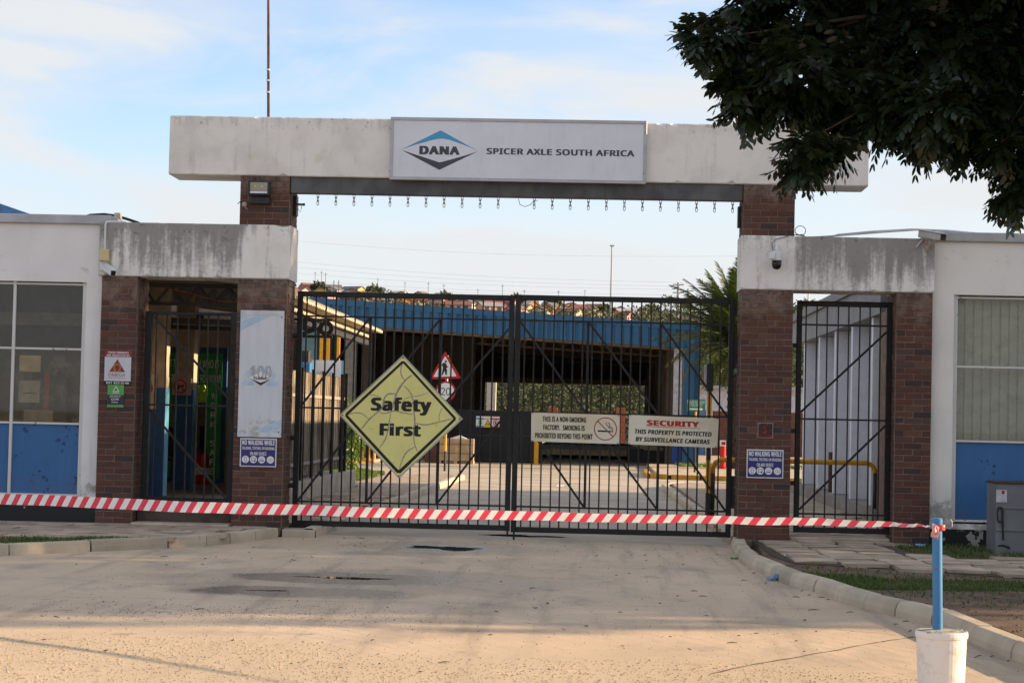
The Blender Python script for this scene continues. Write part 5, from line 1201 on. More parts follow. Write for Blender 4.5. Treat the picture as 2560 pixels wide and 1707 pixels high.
# long camera housing, right
cr2 = thing('camera', 'long beige camera housing on a rusty bracket at the right wall corner', 'camera', tuple(PL(2320, 630, -0.1)))
a, c = PL(2302, 585, -0.02), PL(2358, 594, -0.38); d = (c - a).normalized(); sd = d.cross(Vector((0, 0, 1))).normalized(); up = sd.cross(d); bg_ = plain('beige_housing', (0.42, 0.41, 0.38), 0.45)
MB().obox((a + c) / 2, (c - a) / 2, sd * 0.055, up * 0.047).build('body', bg_, cr2, bevel=0.012); MB().obox((a + c) / 2 + up * 0.053 + d * 0.03, (c - a) / 2 * 1.08, sd * 0.064, up * 0.004).build('sun_shield', bg_, cr2)
MB().obox(c + d * 0.003, d * 0.003, sd * 0.045, up * 0.037).build('front_glass', black_m, cr2)
MB().tube([(a + c) / 2 - up * 0.045, PL(2325, 612, -0.10), PL(2322, 618, -0.03)], 0.018, 8).build('arm', bg_, cr2); q = PL(2318, 614, -0.02); MB().box(q.x - 0.035, -0.03, q.z - 0.06, q.x + 0.035, -0.0145, q.z + 0.06).build('base_plate', plain('rusty_cream', (0.40, 0.32, 0.25), 0.6, var=0.4, scale=25), cr2)
MB().tube([PL(2308, 598, -0.05), PL(2300, 606, -0.03), PL(2291, 618, -0.02)], 0.012, 8).build('conduit', plain('pale_conduit', (0.5, 0.5, 0.5), 0.5), cr2)
# rusty mast behind the top beam
ms = thing('mast', 'thin rusty brown mast with white collars rising behind the top beam', 'mast', (-4.75, 0.9, 5.5))
a, c = PL(672.5, 300, 0.9), PL(666, -60, 0.9); MB().tube([(a.x, 0.9, 5.3), (c.x, 0.9, c.z + 1.0)], [0.020, 0.016], 10).build('pole', plain('rust_paint', (0.17, 0.062, 0.032), 0.7, var=0.35, scale=10), ms)
for y_ in (175, 202, 231): q = PL(670.5, y_, 0.9); MB().tube([(q.x, 0.9, q.z - 0.012), (q.x, 0.9, q.z + 0.012)], 0.027, 10).build('collar', white_plastic, ms)
# electrical cabinet
ec = thing('electrical_cabinet', 'grey steel cabinet with black spray mark by the right wall', 'cabinet', (5.6, -1.0, 0))
cab = plain('grey_cabinet_paint', (0.17, 0.178, 0.185), 0.5, var=0.15, scale=2, grime=0.3)
x0 = PL(2489.5, 1300, -1.35).x; zt = PL(2490, 1208, -1.35).z
MB().box(x0, -1.35, -0.05, x0 + 0.95, -0.75, zt).build('body', cab, ec, bevel=0.008); MB().box(x0 - 0.012, -1.37, zt + 0.002, x0 + 0.97, -0.73, zt + 0.022).build('lid', plain('brown_lid', (0.06, 0.035, 0.028), 0.6), ec)
for py in (1268, 1324): z = PL(2500, py, -1.36).z; MB().box(x0 + 0.003, -1.365, z - 0.018, x0 + 0.947, -1.3515, z + 0.018).build('rib', cab, ec, bevel=0.006)
q0, q1 = PL(2490.5, 1223.5, -1.356), PL(2517, 1255, -1.356); MB().box(q0.x + 0.002, -1.356, q1.z, q1.x, -1.3515, q0.z).build('label_sheet', plain('label_white', (0.55, 0.54, 0.58), 0.5), ec)
a = PL(2508, 1230, -1.358); MB().box(a.x - 0.018, -1.359, a.z - 0.022, a.x + 0.018, -1.3565, a.z + 0.022).build('warning_square', plain('warning_red', (0.55, 0.06, 0.05), 0.5), ec); letters('X', a.x - 0.012, a.z - 0.016, a.x + 0.012, a.z + 0.016, -1.3602, black_m, ec, bold=0.03)
for k in range(4): MB().box(q0.x + 0.06, -1.3585, a.z - 0.045 - 0.022 * k, q1.x - 0.012, -1.3565, a.z - 0.041 - 0.022 * k).build('print_line', gr1, ec)
zp = lambda a, c: (2460 + a / 7.13, 1180 + c / 7.13)
sp = plain('spray_black', (0.012, 0.012, 0.012), 0.6); MB().tube([PL(*zp(*q), -1.367) for q in ((335, 860), (280, 890), (245, 840), (235, 700), (265, 620), (310, 630), (335, 680), (330, 800), (335, 1000), (345, 1210))], [0.009, 0.011, 0.009, 0.008, 0.011, 0.012, 0.012, 0.013, 0.013, 0.011], 6).build('spray_mark', sp, ec)
MB().tube([PL(*zp(*q), -1.353) for q in ((250, 1310), (330, 1300), (440, 1335), (460, 1370))], [0.008, 0.013, 0.015, 0.008], 6).build('spray_mark', sp, ec)

# ================================================================== tape and blue post
bp_ = Vector((2.207, -13.9, ROAD))
bk = thing('bollard', 'blue steel post standing in a white concrete-filled bucket', 'bollard', tuple(bp_))
buck = NT('bucket_plastic'); q = buck.pos(); buck.set(buck.mix(buck.rng(buck.noise(q, 9, 6, 0.7), 0.48, 0.70, 0, 0.7), (0.80, 0.75, 0.71), (0.55, 0.44, 0.35)), 0.45, 0, 0.4)
MB().lathe(tuple(bp_), [(0.140, 0.0), (0.144, 0.01), (0.156, 0.33), (0.157, 0.345), (0.163, 0.35), (0.165, 0.365), (0.163, 0.385), (0.156, 0.39), (0.150, 0.388)], 40).build('bucket', buck.m, bk, smooth=False)
b = MB(); b.lathe(tuple(bp_), [(0.1505, 0.30), (0.1505, 0.389), (0.09, 0.396), (0.03, 0.399)], 32); b.build('concrete_fill', plain('crumbly_concrete', (0.42, 0.38, 0.30), 0.9, var=0.4, scale=20, bump=0.8, bscale=60), bk)
bluep = flaked('blue_post_paint', (0.040, 0.20, 0.43), (0.20, 0.08, 0.035), 0.605, 10, 0.42)
px_ = PL(2346, 1450, -13.9).x; ptop = PL(2346, 1293, -13.9)
po = MB().lathe((0, 0, 0), [(0.0315, 0.0), (0.0315, ptop.z + 0.12 - 0.40 - 0.045), (0.035, ptop.z + 0.12 - 0.40 - 0.044), (0.035, ptop.z + 0.12 - 0.40 - 0.012), (0.028, ptop.z + 0.12 - 0.40 - 0.002), (0.012, ptop.z + 0.12 - 0.40)], 24).build('post', bluep, None)
po.location = (px_ + 0.0, -13.9, ROAD + 0.398); po.rotation_euler = (0, R(-1.2), 0); attach(po, bk)
hk = Vector((px_ + 0.03, -13.9, ptop.z - 0.055)); MB().tube([hk + Vector((0, 0, 0.03)), hk + Vector((0.012, 0, 0.0)), hk + Vector((0.035, 0, -0.012)), hk + Vector((0.05, 0, 0.0)), hk + Vector((0.05, 0, 0.03)), hk + Vector((0.04, 0, 0.045))], 0.005, 6).build('hook', steel_m, bk)
# tape
tape = NT('barrier_tape_print')
uv = tape.n('ShaderNodeUVMap').outputs[0]; us = tape.sepz(uv)
st_ = tape.math('FRACT', tape.math('ADD', us[0], tape.math('MULTIPLY', us[1], -0.42)))
tcol = tape.mix(tape.math('GREATER_THAN', st_, 0.5), (0.86, 0.84, 0.82), (0.80, 0.06, 0.10))
tape.set(tcol, 0.35, 0, 0.4)
trn = tape.n('ShaderNodeBsdfTranslucent'); tape.l(tcol, trn.inputs[0]); mx = tape.n('ShaderNodeMixShader'); mx.inputs[0].default_value = 0.45
tape.l(tape.b.outputs[0], mx.inputs[1]); tape.l(trn.outputs[0], mx.inputs[2]); tape.l(mx.outputs[0], tape.out.inputs[0])
ctl = [(-420, 1232, -8.2), (0, 1246.5, -9.6), (600, 1271, -10.75), (1180, 1286.5, -11.75), (1650, 1296, -12.6), (2000, 1303, -13.25), (2200, 1309.5, -13.62), (2290, 1312.5, -13.80), (2326, 1314.5, -13.88)]
pts = [PL(x, y, yy) for x, y, yy in ctl]; hts = [29, 29, 26.5, 22.5, 19, 17.5, 13, 8, 6]
N = 160; tt = np.linspace(0, len(ctl) - 1, N); V = []; UV = []; acc = 0.0; prev = None
for t in tt:
    i = min(int(t), len(ctl) - 2); f = t - i
    p = pts[i].lerp(pts[i + 1], f); hp = hts[i] + (hts[i + 1] - hts[i]) * f
    W = 0.092; vis = min(0.995, hp * (p.y - CAM.y) / F_PX / W); tilt = math.acos(vis)       # the tape rolls over as it nears the post
    d = Vector((0, math.sin(tilt), math.cos(tilt))) * W / 2
    if i >= 6: d *= max(0.35, 1 - 0.25 * (t - 6))
    if prev is not None: acc += (p - prev).length
    prev = p; w_ = 0.004 * math.sin(t * 9) + 0.003 * math.sin(t * 23 + 1); p = p + Vector((0, 0, 0.003 * math.sin(t * 6.3) + 0.0015 * math.sin(t * 17)))
    for s_, vv in ((-1, 0.0), (-0.33, 0.33), (0.33, 0.67), (1, 1.0)):
        V.append(p + d * s_ + Vector((0, w_ * (1 - s_ * s_), 0))); UV.append((acc / 0.126, vv))
Fq = [(4 * i + j, 4 * (i + 1) + j, 4 * (i + 1) + j + 1, 4 * i + j + 1) for i in range(N - 1) for j in range(3)]
b = MB(); b.v = [tuple(v_) for v_ in V]; b.f = Fq; to = b.build('barrier_tape', tape.m, None, smooth=True)
uvl = to.data.uv_layers.new(name='UVMap')
for lp in to.data.loops: uvl.data[lp.index].uv = UV[lp.vertex_index]
tag(to, 'red and white striped barrier tape stretched across the entrance', 'tape')
kn = thing('tape_knot', 'knotted end of the striped tape round the blue post', 'tape', (px_, -13.95, ptop.z - 0.1))
pk = plain('tape_pink', (0.70, 0.36, 0.36), 0.4); b = MB(); zc = PL(2346, 1316, -13.9).z
b.lathe((px_, -13.9, zc), [(0.037, -0.022), (0.039, 0.0), (0.037, 0.014)], 20); b.f = b.f[:-2]; b.build('loop', tape.m if False else plain('tape_red', (0.60, 0.07, 0.09), 0.4), kn)
for k in range(26):
    a_ = rnd.uniform(0, 6.28); rr_ = rnd.uniform(0.138, 0.158); c_ = bp_ + Vector((rr_ * math.cos(a_), rr_ * math.sin(a_), 0.388 + rnd.uniform(-0.006, 0.004))); s_ = rnd.uniform(0.006, 0.016)
    MB().lathe((c_.x, c_.y, c_.z), [(s_ * 0.8, -s_ * 0.4), (s_, 0), (s_ * 0.5, s_ * 0.5)], 6).build('cement_crumb', MT['crumb'] if 'crumb' in MT else mm('crumb', plain, (0.40, 0.36, 0.29), 0.9), bk)
r_ = random.Random(5); b = MB(); n = 5
vs = [(px_ - 0.055 + i * 0.016 + r_.uniform(-0.006, 0.006), -13.955 + r_.uniform(-0.014, 0.014), zc + 0.02 - j * 0.020 + r_.uniform(-0.006, 0.006) - i * 0.006) for j in range(n) for i in range(4)]
b.add(vs, [(j * 4 + i, j * 4 + i + 1, (j + 1) * 4 + i + 1, (j + 1) * 4 + i) for j in range(n - 1) for i in range(3)]); b.build('tail', pk, kn)

# ================================================================== left walkway behind the pedestrian gate
WK = thing('walkway_canopy', 'covered walkway with corrugated roof edge behind the left gate', 'canopy', (-6, 6, 0))
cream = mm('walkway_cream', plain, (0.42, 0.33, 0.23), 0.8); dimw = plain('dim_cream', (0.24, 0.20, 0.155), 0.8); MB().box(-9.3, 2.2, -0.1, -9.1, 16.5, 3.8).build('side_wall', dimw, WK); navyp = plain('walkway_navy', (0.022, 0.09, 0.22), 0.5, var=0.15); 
MB().box(-6.70, 0.72, -0.1, -5.44, 2.12, 0.28).build('floor', plain('walkway_floor_front', (0.16, 0.13, 0.11), 0.8, var=0.2), WK); MB().box(-9.05, 2.121, -0.1, -5.44, 16.5, 0.279).build('floor', plain('walkway_floor', (0.16, 0.13, 0.11), 0.8, var=0.2), WK)
MB().add([(-9.0, 1.2, 3.75), (-4.45, 1.2, 3.30), (-4.45, 14.2, 3.28), (-9.0, 14.2, 3.75)], [(0, 1, 2, 3)]).build('roof', plain('asbestos_roof', (0.20, 0.18, 0.15), 0.9, var=0.2), WK)
ro = [o for o in bpy.data.objects if o.name.startswith('roof') and o.parent == WK][0]
md = ro.modifiers.new('solid', 'SOLIDIFY'); md.thickness = 0.03; md.offset = -1
edge_m = plain('corrugated_edge', (0.50, 0.42, 0.31), 0.85, var=0.25, scale=8)
def corr_edge(x, z, y0, y1, pitch, amp, w, name):
    b = MB(); n = int((y1 - y0) / pitch * 4); 
    for i in range(n + 1):
        y = y0 + (y1 - y0) * i / n; h = amp * math.sin(2 * math.pi * y / pitch)
        b.v += [(x - w, y, z + h + 0.03), (x, y, z + h), (x, y, z + h - 0.035), (x - w, y, z + h - 0.035 + 0.03)]
    for i in range(n):
        for j in range(4): b.f.append((4 * i + j, 4 * i + (j + 1) % 4, 4 * (i + 1) + (j + 1) % 4, 4 * (i + 1) + j))
    return b.build(name, edge_m, WK)
corr_edge(-4.40, 3.235, 1.3, 14.0, 0.17, 0.018, 0.35, 'corrugated_eave'); corr_edge(-4.52, 3.09, 1.3, 12.8, 0.17, 0.018, 0.25, 'corrugated_eave')
MB().box(-4.72, 1.3, 2.93, -4.62, 13.5, 3.03).build('eave_beam', dark_m, WK)
for (x, y) in ((-6.45, 2.25), (-6.57, 4.9)):
    c = pempty('column', (x, y, 0.28), WK)
    MB().box(x - 0.15, y, 0.281, x + 0.15, y + 0.30, 1.86).build('painted_base', navyp, c); MB().box(x - 0.149, y + 0.001, 1.861, x + 0.149, y + 0.299, 3.4).build('shaft', cream, c)
    MB().box(x + 0.1505, y - 0.001, 0.285, x + 0.156, y + 0.301, 1.855).build('sunlit_side', plain('sunlit_side_blue', (0.14, 0.42, 0.62), 0.5), c)  # sun on the right face, painted as a paler blue sheet over the navy
# roof truss with cut-out letters across the opening
tr = MB
MB().bar((-6.9, 1.6, 3.32), (-4.6, 1.6, 3.32), 0.07, 0.06, (0, 0, 1)).build('truss_chord', dark_m, WK); MB().bar((-6.9, 1.6, 3.06), (-4.6, 1.6, 3.05), 0.06, 0.05, (0, 0, 1)).build('truss_chord', dark_m, WK)
MB().bar((-6.9, 3.2, 2.90), (-4.6, 3.2, 2.86), 0.10, 0.08, (0, 0, 1)).build('cross_beam', plain('grey_beam', (0.075, 0.075, 0.078), 0.6), WK); MB().bar((-6.9, 3.25, 2.80), (-4.6, 3.25, 2.77), 0.06, 0.06, (0, 0, 1)).build('cross_beam', dark_m, WK)
for k in range(5):
    x = -6.75 + 0.42 * k; MB().bar((x, 1.6, 3.06), (x + 0.21, 1.6, 3.32), 0.04, 0.02, (0, 1, 0)).build('truss_web', dark_m, WK); MB().bar((x + 0.21, 1.6, 3.32), (x + 0.42, 1.6, 3.06), 0.04, 0.02, (0, 1, 0)).build('truss_web', dark_m, WK)
letters('AMD', -6.05, 3.08, -5.15, 3.28, 1.55, dark_m, WK, bold=0.04, mirror=True)
MB().tube([(-6.2, 1.4, 3.28), (-5.8, 1.4, 3.2), (-5.4, 1.4, 3.10), (-5.1, 1.4, 3.08), (-4.8, 1.4, 3.13)], 0.008, 5).build('cable', plain('orange_cable', (0.25, 0.06, 0.02), 0.6), WK)
for px, yy in ((423, 4.0), (500, 4.4)):
    p = PL(px, 805 if px < 450 else 800, yy); c = pempty('hanging_lamp', p, WK); MB().box(p.x - 0.06, yy - 0.05, p.z - 0.08, p.x + 0.06, yy + 0.05, p.z + 0.08).build('body', dark_m, c, bevel=0.02); MB().tube([p + Vector((0, 0, 0.07)), (p.x + 0.02, yy, 2.80)], 0.02, 6).build('stem', dark_m, c)
tag(MB().box(*(lambda a, c: (a.x, 5.0, c.z, c.x, 5.01, a.z))(PL(432, 945, 4.888), PL(478, 988, 4.888))).build('firearm_sign', plain('cream_sign', (0.50, 0.42, 0.32), 0.5)), 'no firearms sign on the blue and cream walkway column', 'sign')
so = bpy.data.objects['firearm_sign']; so.location.y = 4.888
c_ = PL(455, 966, 4.885); MB().ringxz(c_.x, c_.z, 0.085, 0.112, 4.876, 4.880, 28).build('ring', plain('ring_red', (0.42, 0.03, 0.02), 0.5), so); MB().bar((c_.x - 0.07, 4.878, c_.z + 0.07), (c_.x + 0.07, 4.878, c_.z - 0.07), 0.022, 0.003).build('slash', plain('ring_red2', (0.42, 0.03, 0.02), 0.5), so)
MB().prism([(c_.x - 0.06, 4.880, c_.z + 0.02), (c_.x + 0.06, 4.880, c_.z + 0.02), (c_.x + 0.06, 4.880, c_.z - 0.005), (c_.x - 0.01, 4.880, c_.z - 0.005), (c_.x - 0.02, 4.880, c_.z - 0.05), (c_.x - 0.05, 4.880, c_.z - 0.05), (c_.x - 0.045, 4.880, c_.z)], (0, 0.002, 0)).build('pistol', black_m, so)
so2 = tag(MB().box(-6.72, 2.23, 1.55, -6.42, 2.24, 2.05).build('site_sign', plain('cream_sign2', (0.50, 0.42, 0.32), 0.5)), 'cream sign with red ring on the nearest walkway column', 'sign'); MB().ringxz(-6.57, 1.85, 0.07, 0.10, 2.224, 2.229, 24).build('ring', plain('ring_red3', (0.42, 0.03, 0.02), 0.5), so2)
# safety mirror board
MBY = 8.2; a, c = PL(395, 880, MBY), PL(548, 1196, MBY)
mr = thing('mirror_board', 'green safety mirror board with THINK SAFE and WORK SAFE lettering', 'sign', ((a.x + c.x) / 2, MBY, 0.28))
green = plain('sign_green', (0.025, 0.29, 0.09), 0.5, var=0.08); w = c.x - a.x; zt, zb_ = a.z, c.z
MB().box(a.x - 0.06, MBY + 0.02, 0.281, c.x + 0.08, MBY + 0.10, zt + 0.10).build('blue_frame', navyp, mr)
MB().box(a.x, MBY, zt - 0.62, c.x, MBY + 0.018, zt).build('header', green, mr); MB().box(a.x, MBY, zb_, a.x + w * 0.24, MBY + 0.018, zt - 0.621).build('side_panel', green, mr); MB().box(c.x - w * 0.24, MBY, zb_, c.x, MBY + 0.018, zt - 0.621).build('side_panel', green, mr)
mir = NT('mirror'); mir.set((0.55, 0.55, 0.55), 0.03, 1.0); MB().box(a.x + w * 0.242, MBY + 0.004, zb_ + 0.3, c.x - w * 0.242, MBY + 0.016, zt - 0.622).build('mirror', mir.m, mr)
pale = plain('pale_green_print', (0.80, 0.88, 0.80), 0.5)
letters('MEET THE PERSON WHO IS', a.x + 0.05, zt - 0.26, c.x - 0.06, zt - 0.12, MBY - 0.001, pale, mr, bold=0.02); letters('MOST RESPONSIBLE FOR YOUR', a.x + 0.03, zt - 0.52, c.x - 0.02, zt - 0.38, MBY - 0.001, pale, mr, bold=0.02)
for s_, xx in (('THINKSAFE', a.x + w * 0.12), ('WORK SAFE', c.x - w * 0.12)):
    n_ = len(s_); hgt = (zt - 0.66 - (zb_ + 0.05)) / n_
    for i, ch in enumerate(s_):
        if ch == ' ': continue
        z = zt - 0.70 - i * hgt; letters(ch, xx - (0.012 if ch == 'I' else 0.045), z - hgt * 0.62, xx + (0.012 if ch == 'I' else 0.045), z, MBY - 0.001, pale, mr, bold=0.025)
# wall behind with a window gap
b = MB(); wall_with_hole(b, -9.0, -6.15, 14.4, 14.6, -0.1, 3.7, PL(497, 850, 14.4).x, PL(513, 850, 14.4).x, 2.2, 2.75); b.build('end_wall', dimw, WK)
# extinguishers, chair, vest
def extinguisher(px, lab):
    p = PL(px, 1185, 7.6); t = thing('fire_extinguisher', lab, 'extinguisher', (p.x, 7.6, 0.281)); MB().lathe((p.x, 7.6, 0.281), [(0.075, 0.0), (0.08, 0.02), (0.08, 0.42), (0.06, 0.49), (0.025, 0.52), (0.02, 0.56)], 16).build('cylinder', red_m, t, smooth=True)
    MB().box(p.x - 0.05, 7.57, 0.841, p.x + 0.03, 7.62, 0.88).build('handle', dark_m, t); MB().tube([(p.x - 0.04, 7.58, 0.86), (p.x - 0.11, 7.56, 0.80), (p.x - 0.10, 7.55, 0.60)], 0.012, 6).build('hose', dark_m, t); MB().lathe((p.x, 7.6, 0.44), [(0.0812, 0), (0.0812, 0.12)], 16).build('label_band', white_m, t)
extinguisher(494, 'left of two red fire extinguishers under the safety mirror'); extinguisher(511, 'right of two red fire extinguishers under the safety mirror')
p = PL(402, 1175, 6.2); ch = thing('chair', 'black chair half hidden behind the walkway column', 'chair', (p.x, 6.2, 0.28))
MB().box(p.x - 0.18, 6.2, 0.70, p.x + 0.22, 6.62, 0.75).build('seat', dark_m, ch, bevel=0.02); MB().obox((p.x + 0.02, 6.20, 1.02), (0.2, 0, 0), (0, 0.025, 0), (0, 0.03, 0.24)).build('backrest', dark_m, ch, bevel=0.03)
for dx in (-0.16, 0.2):
    for dy in (0.03, 0.4): MB().tube([(p.x + dx, 6.2 + dy, 0.70), (p.x + dx * 1.1, 6.2 + dy, 0.281)], 0.012, 6).build('leg', dark_m, ch)
p = PL(503, 985, 7.9); vt = MB()
r_ = random.Random(3); n = 6
vs = [(p.x - 0.11 + 0.22 * i / n + r_.uniform(-0.02, 0.02), 7.9 + r_.uniform(-0.05, 0.02), p.z + 0.15 - 0.30 * j / n + r_.uniform(-0.015, 0.015)) for j in range(n + 1) for i in range(n + 1)]
vt.add(vs, [(j * (n + 1) + i, j * (n + 1) + i + 1, (j + 1) * (n + 1) + i + 1, (j + 1) * (n + 1) + i) for j in range(n) for i in range(n)])
tag(vt.build('safety_vest', plain('lime_fabric', (0.42, 0.62, 0.04), 0.7)), 'lime yellow safety vest hanging before the mirror board', 'vest')
# ring and bar supports at the canopy's street end
TR = thing('canopy_truss', 'black steel truss with two rings beside the left gate pier', 'truss', (-4.9, 2.6, 2.6))
for z in (2.93, 2.68): MB().bar((-5.2, 2.9, z), (-3.95, 2.9, z - 0.0), 0.045, 0.04, (0, 0, 1)).build('bar', dark_m, TR)
for px, py in ((773, 812), (815, 821)):
    p = PL(px, py, 2.9); MB().ringxz(p.x, p.z, 0.05, 0.115, 2.88, 2.92, 20).build('ring', dark_m, TR)
MB().bar(PL(755, 835, 2.9), PL(800, 820, 2.9), 0.05, 0.03).build('brace', dark_m, TR)

# ================================================================== corrugated side fence
CF = thing('corrugated_fence', 'tall fence of weathered corrugated sheets with black posts inside the gate', 'fence', (-5.3, 11, 0))
wood = NT('weathered_sheet'); q = wood.pos(); n_ = wood.noise(wood.scaled(q, (14, 14, 0.7)), 2, 6, 0.7); wood.set(wood.mix(wood.rng(n_, 0.35, 0.68), (0.055, 0.045, 0.036), (0.40, 0.33, 0.25)), 0.85, 0, 0.2)
FX = -5.31
y = 3.4; ptm = mm('fence_black', gate_paint, 0.75)
while y < 15.2:
    y2 = min(y + 1.4, 15.3); b = MB(); n = 80; t = 0.012
    for i in range(n + 1):
        yy = y + 0.02 + (y2 - y - 0.04) * i / n; xx = FX - 0.03 + 0.012 * math.sin(i / n * 2 * math.pi * 17); h = 2.28 + 0.01 * math.sin(i * 1.7 + y)
        b.v += [(xx, yy, 0.40), (xx, yy, h)]
    b.f = [(2 * i, 2 * i + 2, 2 * i + 3, 2 * i + 1) for i in range(n)]
    o = b.build('sheet', wood.m, CF); s_ = o.modifiers.new('s', 'SOLIDIFY'); s_.thickness = 0.008
    MB().box(FX, y - 0.03, 0.30, FX + 0.05, y + 0.03, 2.35).build('post', ptm, CF); y = y2
MB().box(FX - 0.01, 15.27, 0.30, FX + 0.06, 15.34, 2.38).build('post', ptm, CF)
for z in (0.62, 1.85): MB().box(FX - 0.012, 3.4, z - 0.03, FX + 0.006, 15.3, z + 0.03).build('rail', plain('pale_rail', (0.28, 0.24, 0.20), 0.7), CF)
MB().box(FX - 0.12, 3.3, -0.1, FX + 0.16, 16.2, 0.33).build('base_wall', plain('low_wall', (0.42, 0.35, 0.28), 0.85, var=0.2, scale=3, grime=0.3), CF, bevel=0.01)

# ================================================================== shed
SH = thing('truck_shed', 'blue-fronted steel truck shed at the back of the yard', 'shed', (-3, 60, 0))
SX0, SX1, SY0, SY1 = -15.0, 3.42, 44.4, 80.0
zt0, zt1 = 5.62 + 5.15 * 0.05, 4.96; zb0, zb1 = 4.71 + 5.15 * 0.0465, 4.10
def top_z(x): return 4.96 + (3.42 - x) * 0.0502
def bot_z(x): return 4.09 + (3.42 - x) * 0.0466
b = MB(); n = int((SX1 - SX0) / 0.325); cols = []
for i in range(n):
    x = SX0 + i * 0.325
    for dx, dy in ((0, 0), (0.20, 0), (0.225, 0.05), (0.30, 0.05)): cols.append((x + dx, dy))
cols.append((SX1, 0))
for x, dy in cols: b.v += [(x, SY0 + dy, bot_z(x)), (x, SY0 + dy, top_z(x) - 0.20)]
b.f = [(2 * i, 2 * i + 2, 2 * i + 3, 2 * i + 1) for i in range(len(cols) - 1)]
b.build('fascia', blue_shed, SH)
MB().prism([(SX0, SY0 - 0.02, top_z(SX0) - 0.22), (SX1, SY0 - 0.02, top_z(SX1) - 0.22), (SX1, SY0 - 0.02, top_z(SX1)), (SX0, SY0 - 0.02, top_z(SX0))], (0, 0.14, 0)).build('cap_flashing', blue_shed, SH)
MB().prism([(SX0, SY0 + 0.1, top_z(SX0) - 0.12), (SX1, SY0 + 0.1, top_z(SX1) - 0.12), (SX1, SY0 + 0.1, top_z(SX1) - 0.06), (SX0, SY0 + 0.1, top_z(SX0) - 0.06)], (0, SY1 - SY0, 0)).build('roof', plain('shed_roof', (0.09, 0.08, 0.07), 0.8), SH)
beige = plain('beige_steel', (0.25, 0.185, 0.125), 0.7, var=0.12)
for k in range(22):
    y = SY0 + 0.35 + k * 1.6; dz = -0.30 if k % 2 else -0.22
    MB().bar((SX0, y, top_z(SX0) + dz - 0.1), (SX1 - 0.15, y, top_z(SX1) + dz - 0.1), 0.08, 0.14, (0, 0, 1)).build('purlin', beige, SH)
for k in range(4):
    y = SY0 + 0.7 + k * 8.5; z_a, z_b = bot_z(SX0) - 0.02, bot_z(SX1) - 0.02
    MB().bar((SX0, y, z_a), (SX1 - 0.2, y, z_b), 0.10, 0.08, (0, 0, 1)).build('truss_chord', beige, SH)
    b = MB(); x = SX0
    while x < SX1 - 0.9:
        b.bar((x, y, bot_z(x)), (x + 0.4, y, top_z(x) - 0.3), 0.04, 0.04); b.bar((x + 0.4, y, top_z(x) - 0.3), (x + 0.8, y, bot_z(x)), 0.04, 0.04); x += 0.8
    o = b.build('truss_web', beige, SH); o['kind'] = 'stuff'
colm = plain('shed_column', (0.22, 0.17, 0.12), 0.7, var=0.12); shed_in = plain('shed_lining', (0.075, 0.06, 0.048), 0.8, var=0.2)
cw = pempty('column', (2.9, SY0 + 0.4, ROAD), SH); MB().box(2.72, SY0 + 0.3, 1.75, 3.02, SY0 + 0.6, 4.12).build('shaft', plain('white_column', (0.60, 0.60, 0.64), 0.5), cw); MB().box(2.72, SY0 + 0.3, ROAD, 3.02, SY0 + 0.6, 1.748).build('painted_base', plain('royal_blue', (0.015, 0.07, 0.30), 0.5), cw)
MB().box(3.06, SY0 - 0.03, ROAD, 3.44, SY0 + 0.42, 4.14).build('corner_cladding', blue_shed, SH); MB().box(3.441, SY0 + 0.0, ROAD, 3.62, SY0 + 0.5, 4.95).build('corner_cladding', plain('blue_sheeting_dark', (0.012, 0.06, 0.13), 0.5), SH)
MB().tube([(3.2, SY0 - 0.1, 0.02), (3.5, SY0 - 0.1, 0.02), (3.55, SY0 - 0.1, -0.05)], 0.05, 8).build('drain_pipe', plain('drain_brown', (0.10, 0.04, 0.03), 0.5), SH)
for k in range(1, 8): MB().box(2.62, SY0 + 5.0 * k, ROAD, 2.92, SY0 + 5.0 * k + 0.3, 4.3).build('column', colm, SH)
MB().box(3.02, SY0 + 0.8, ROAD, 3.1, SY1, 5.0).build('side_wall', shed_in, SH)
for k in range(0, 7): MB().box(-9.1, SY0 + 0.6 + 5.2 * k, ROAD, -8.7, SY0 + 1.0 + 5.2 * k, 4.8).build('column', plain('grey_column', (0.18, 0.165, 0.15), 0.7) if k == 0 else colm, SH)
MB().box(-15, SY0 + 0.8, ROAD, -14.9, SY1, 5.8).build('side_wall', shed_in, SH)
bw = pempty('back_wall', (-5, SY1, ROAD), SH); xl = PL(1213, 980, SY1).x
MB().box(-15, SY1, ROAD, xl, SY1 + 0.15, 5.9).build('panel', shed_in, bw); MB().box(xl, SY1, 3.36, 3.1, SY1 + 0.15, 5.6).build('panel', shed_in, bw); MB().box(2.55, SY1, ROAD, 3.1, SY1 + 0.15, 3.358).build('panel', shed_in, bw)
MB().box(xl, SY1 - 0.3, 3.34, 2.6, SY1 - 0.1, 3.62).build('lintel', beige, SH)
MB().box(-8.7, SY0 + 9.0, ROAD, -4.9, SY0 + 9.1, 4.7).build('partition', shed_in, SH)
tag(MB().box(PL(1372, 938, 52).x - 0.03, 52, PL(1338, 950, 52).z - 0.12, PL(1372, 938, 52).x + 0.03, 52.05, PL(1338, 950, 52).z + 0.25).build('strip_lamp', white_plastic), 'small pale strip hanging under the shed roof', 'lamp') if False else None
# white lit column behind the shed
wc = MB().box(PL(1217, 960, 86).x, 86, ROAD, PL(1240, 960, 86).x, 86.5, 6.5); tag(wc.build('white_column', plain('sunlit_white', (0.66, 0.62, 0.56), 0.6)), 'white sunlit column standing beyond the back of the shed', 'column')
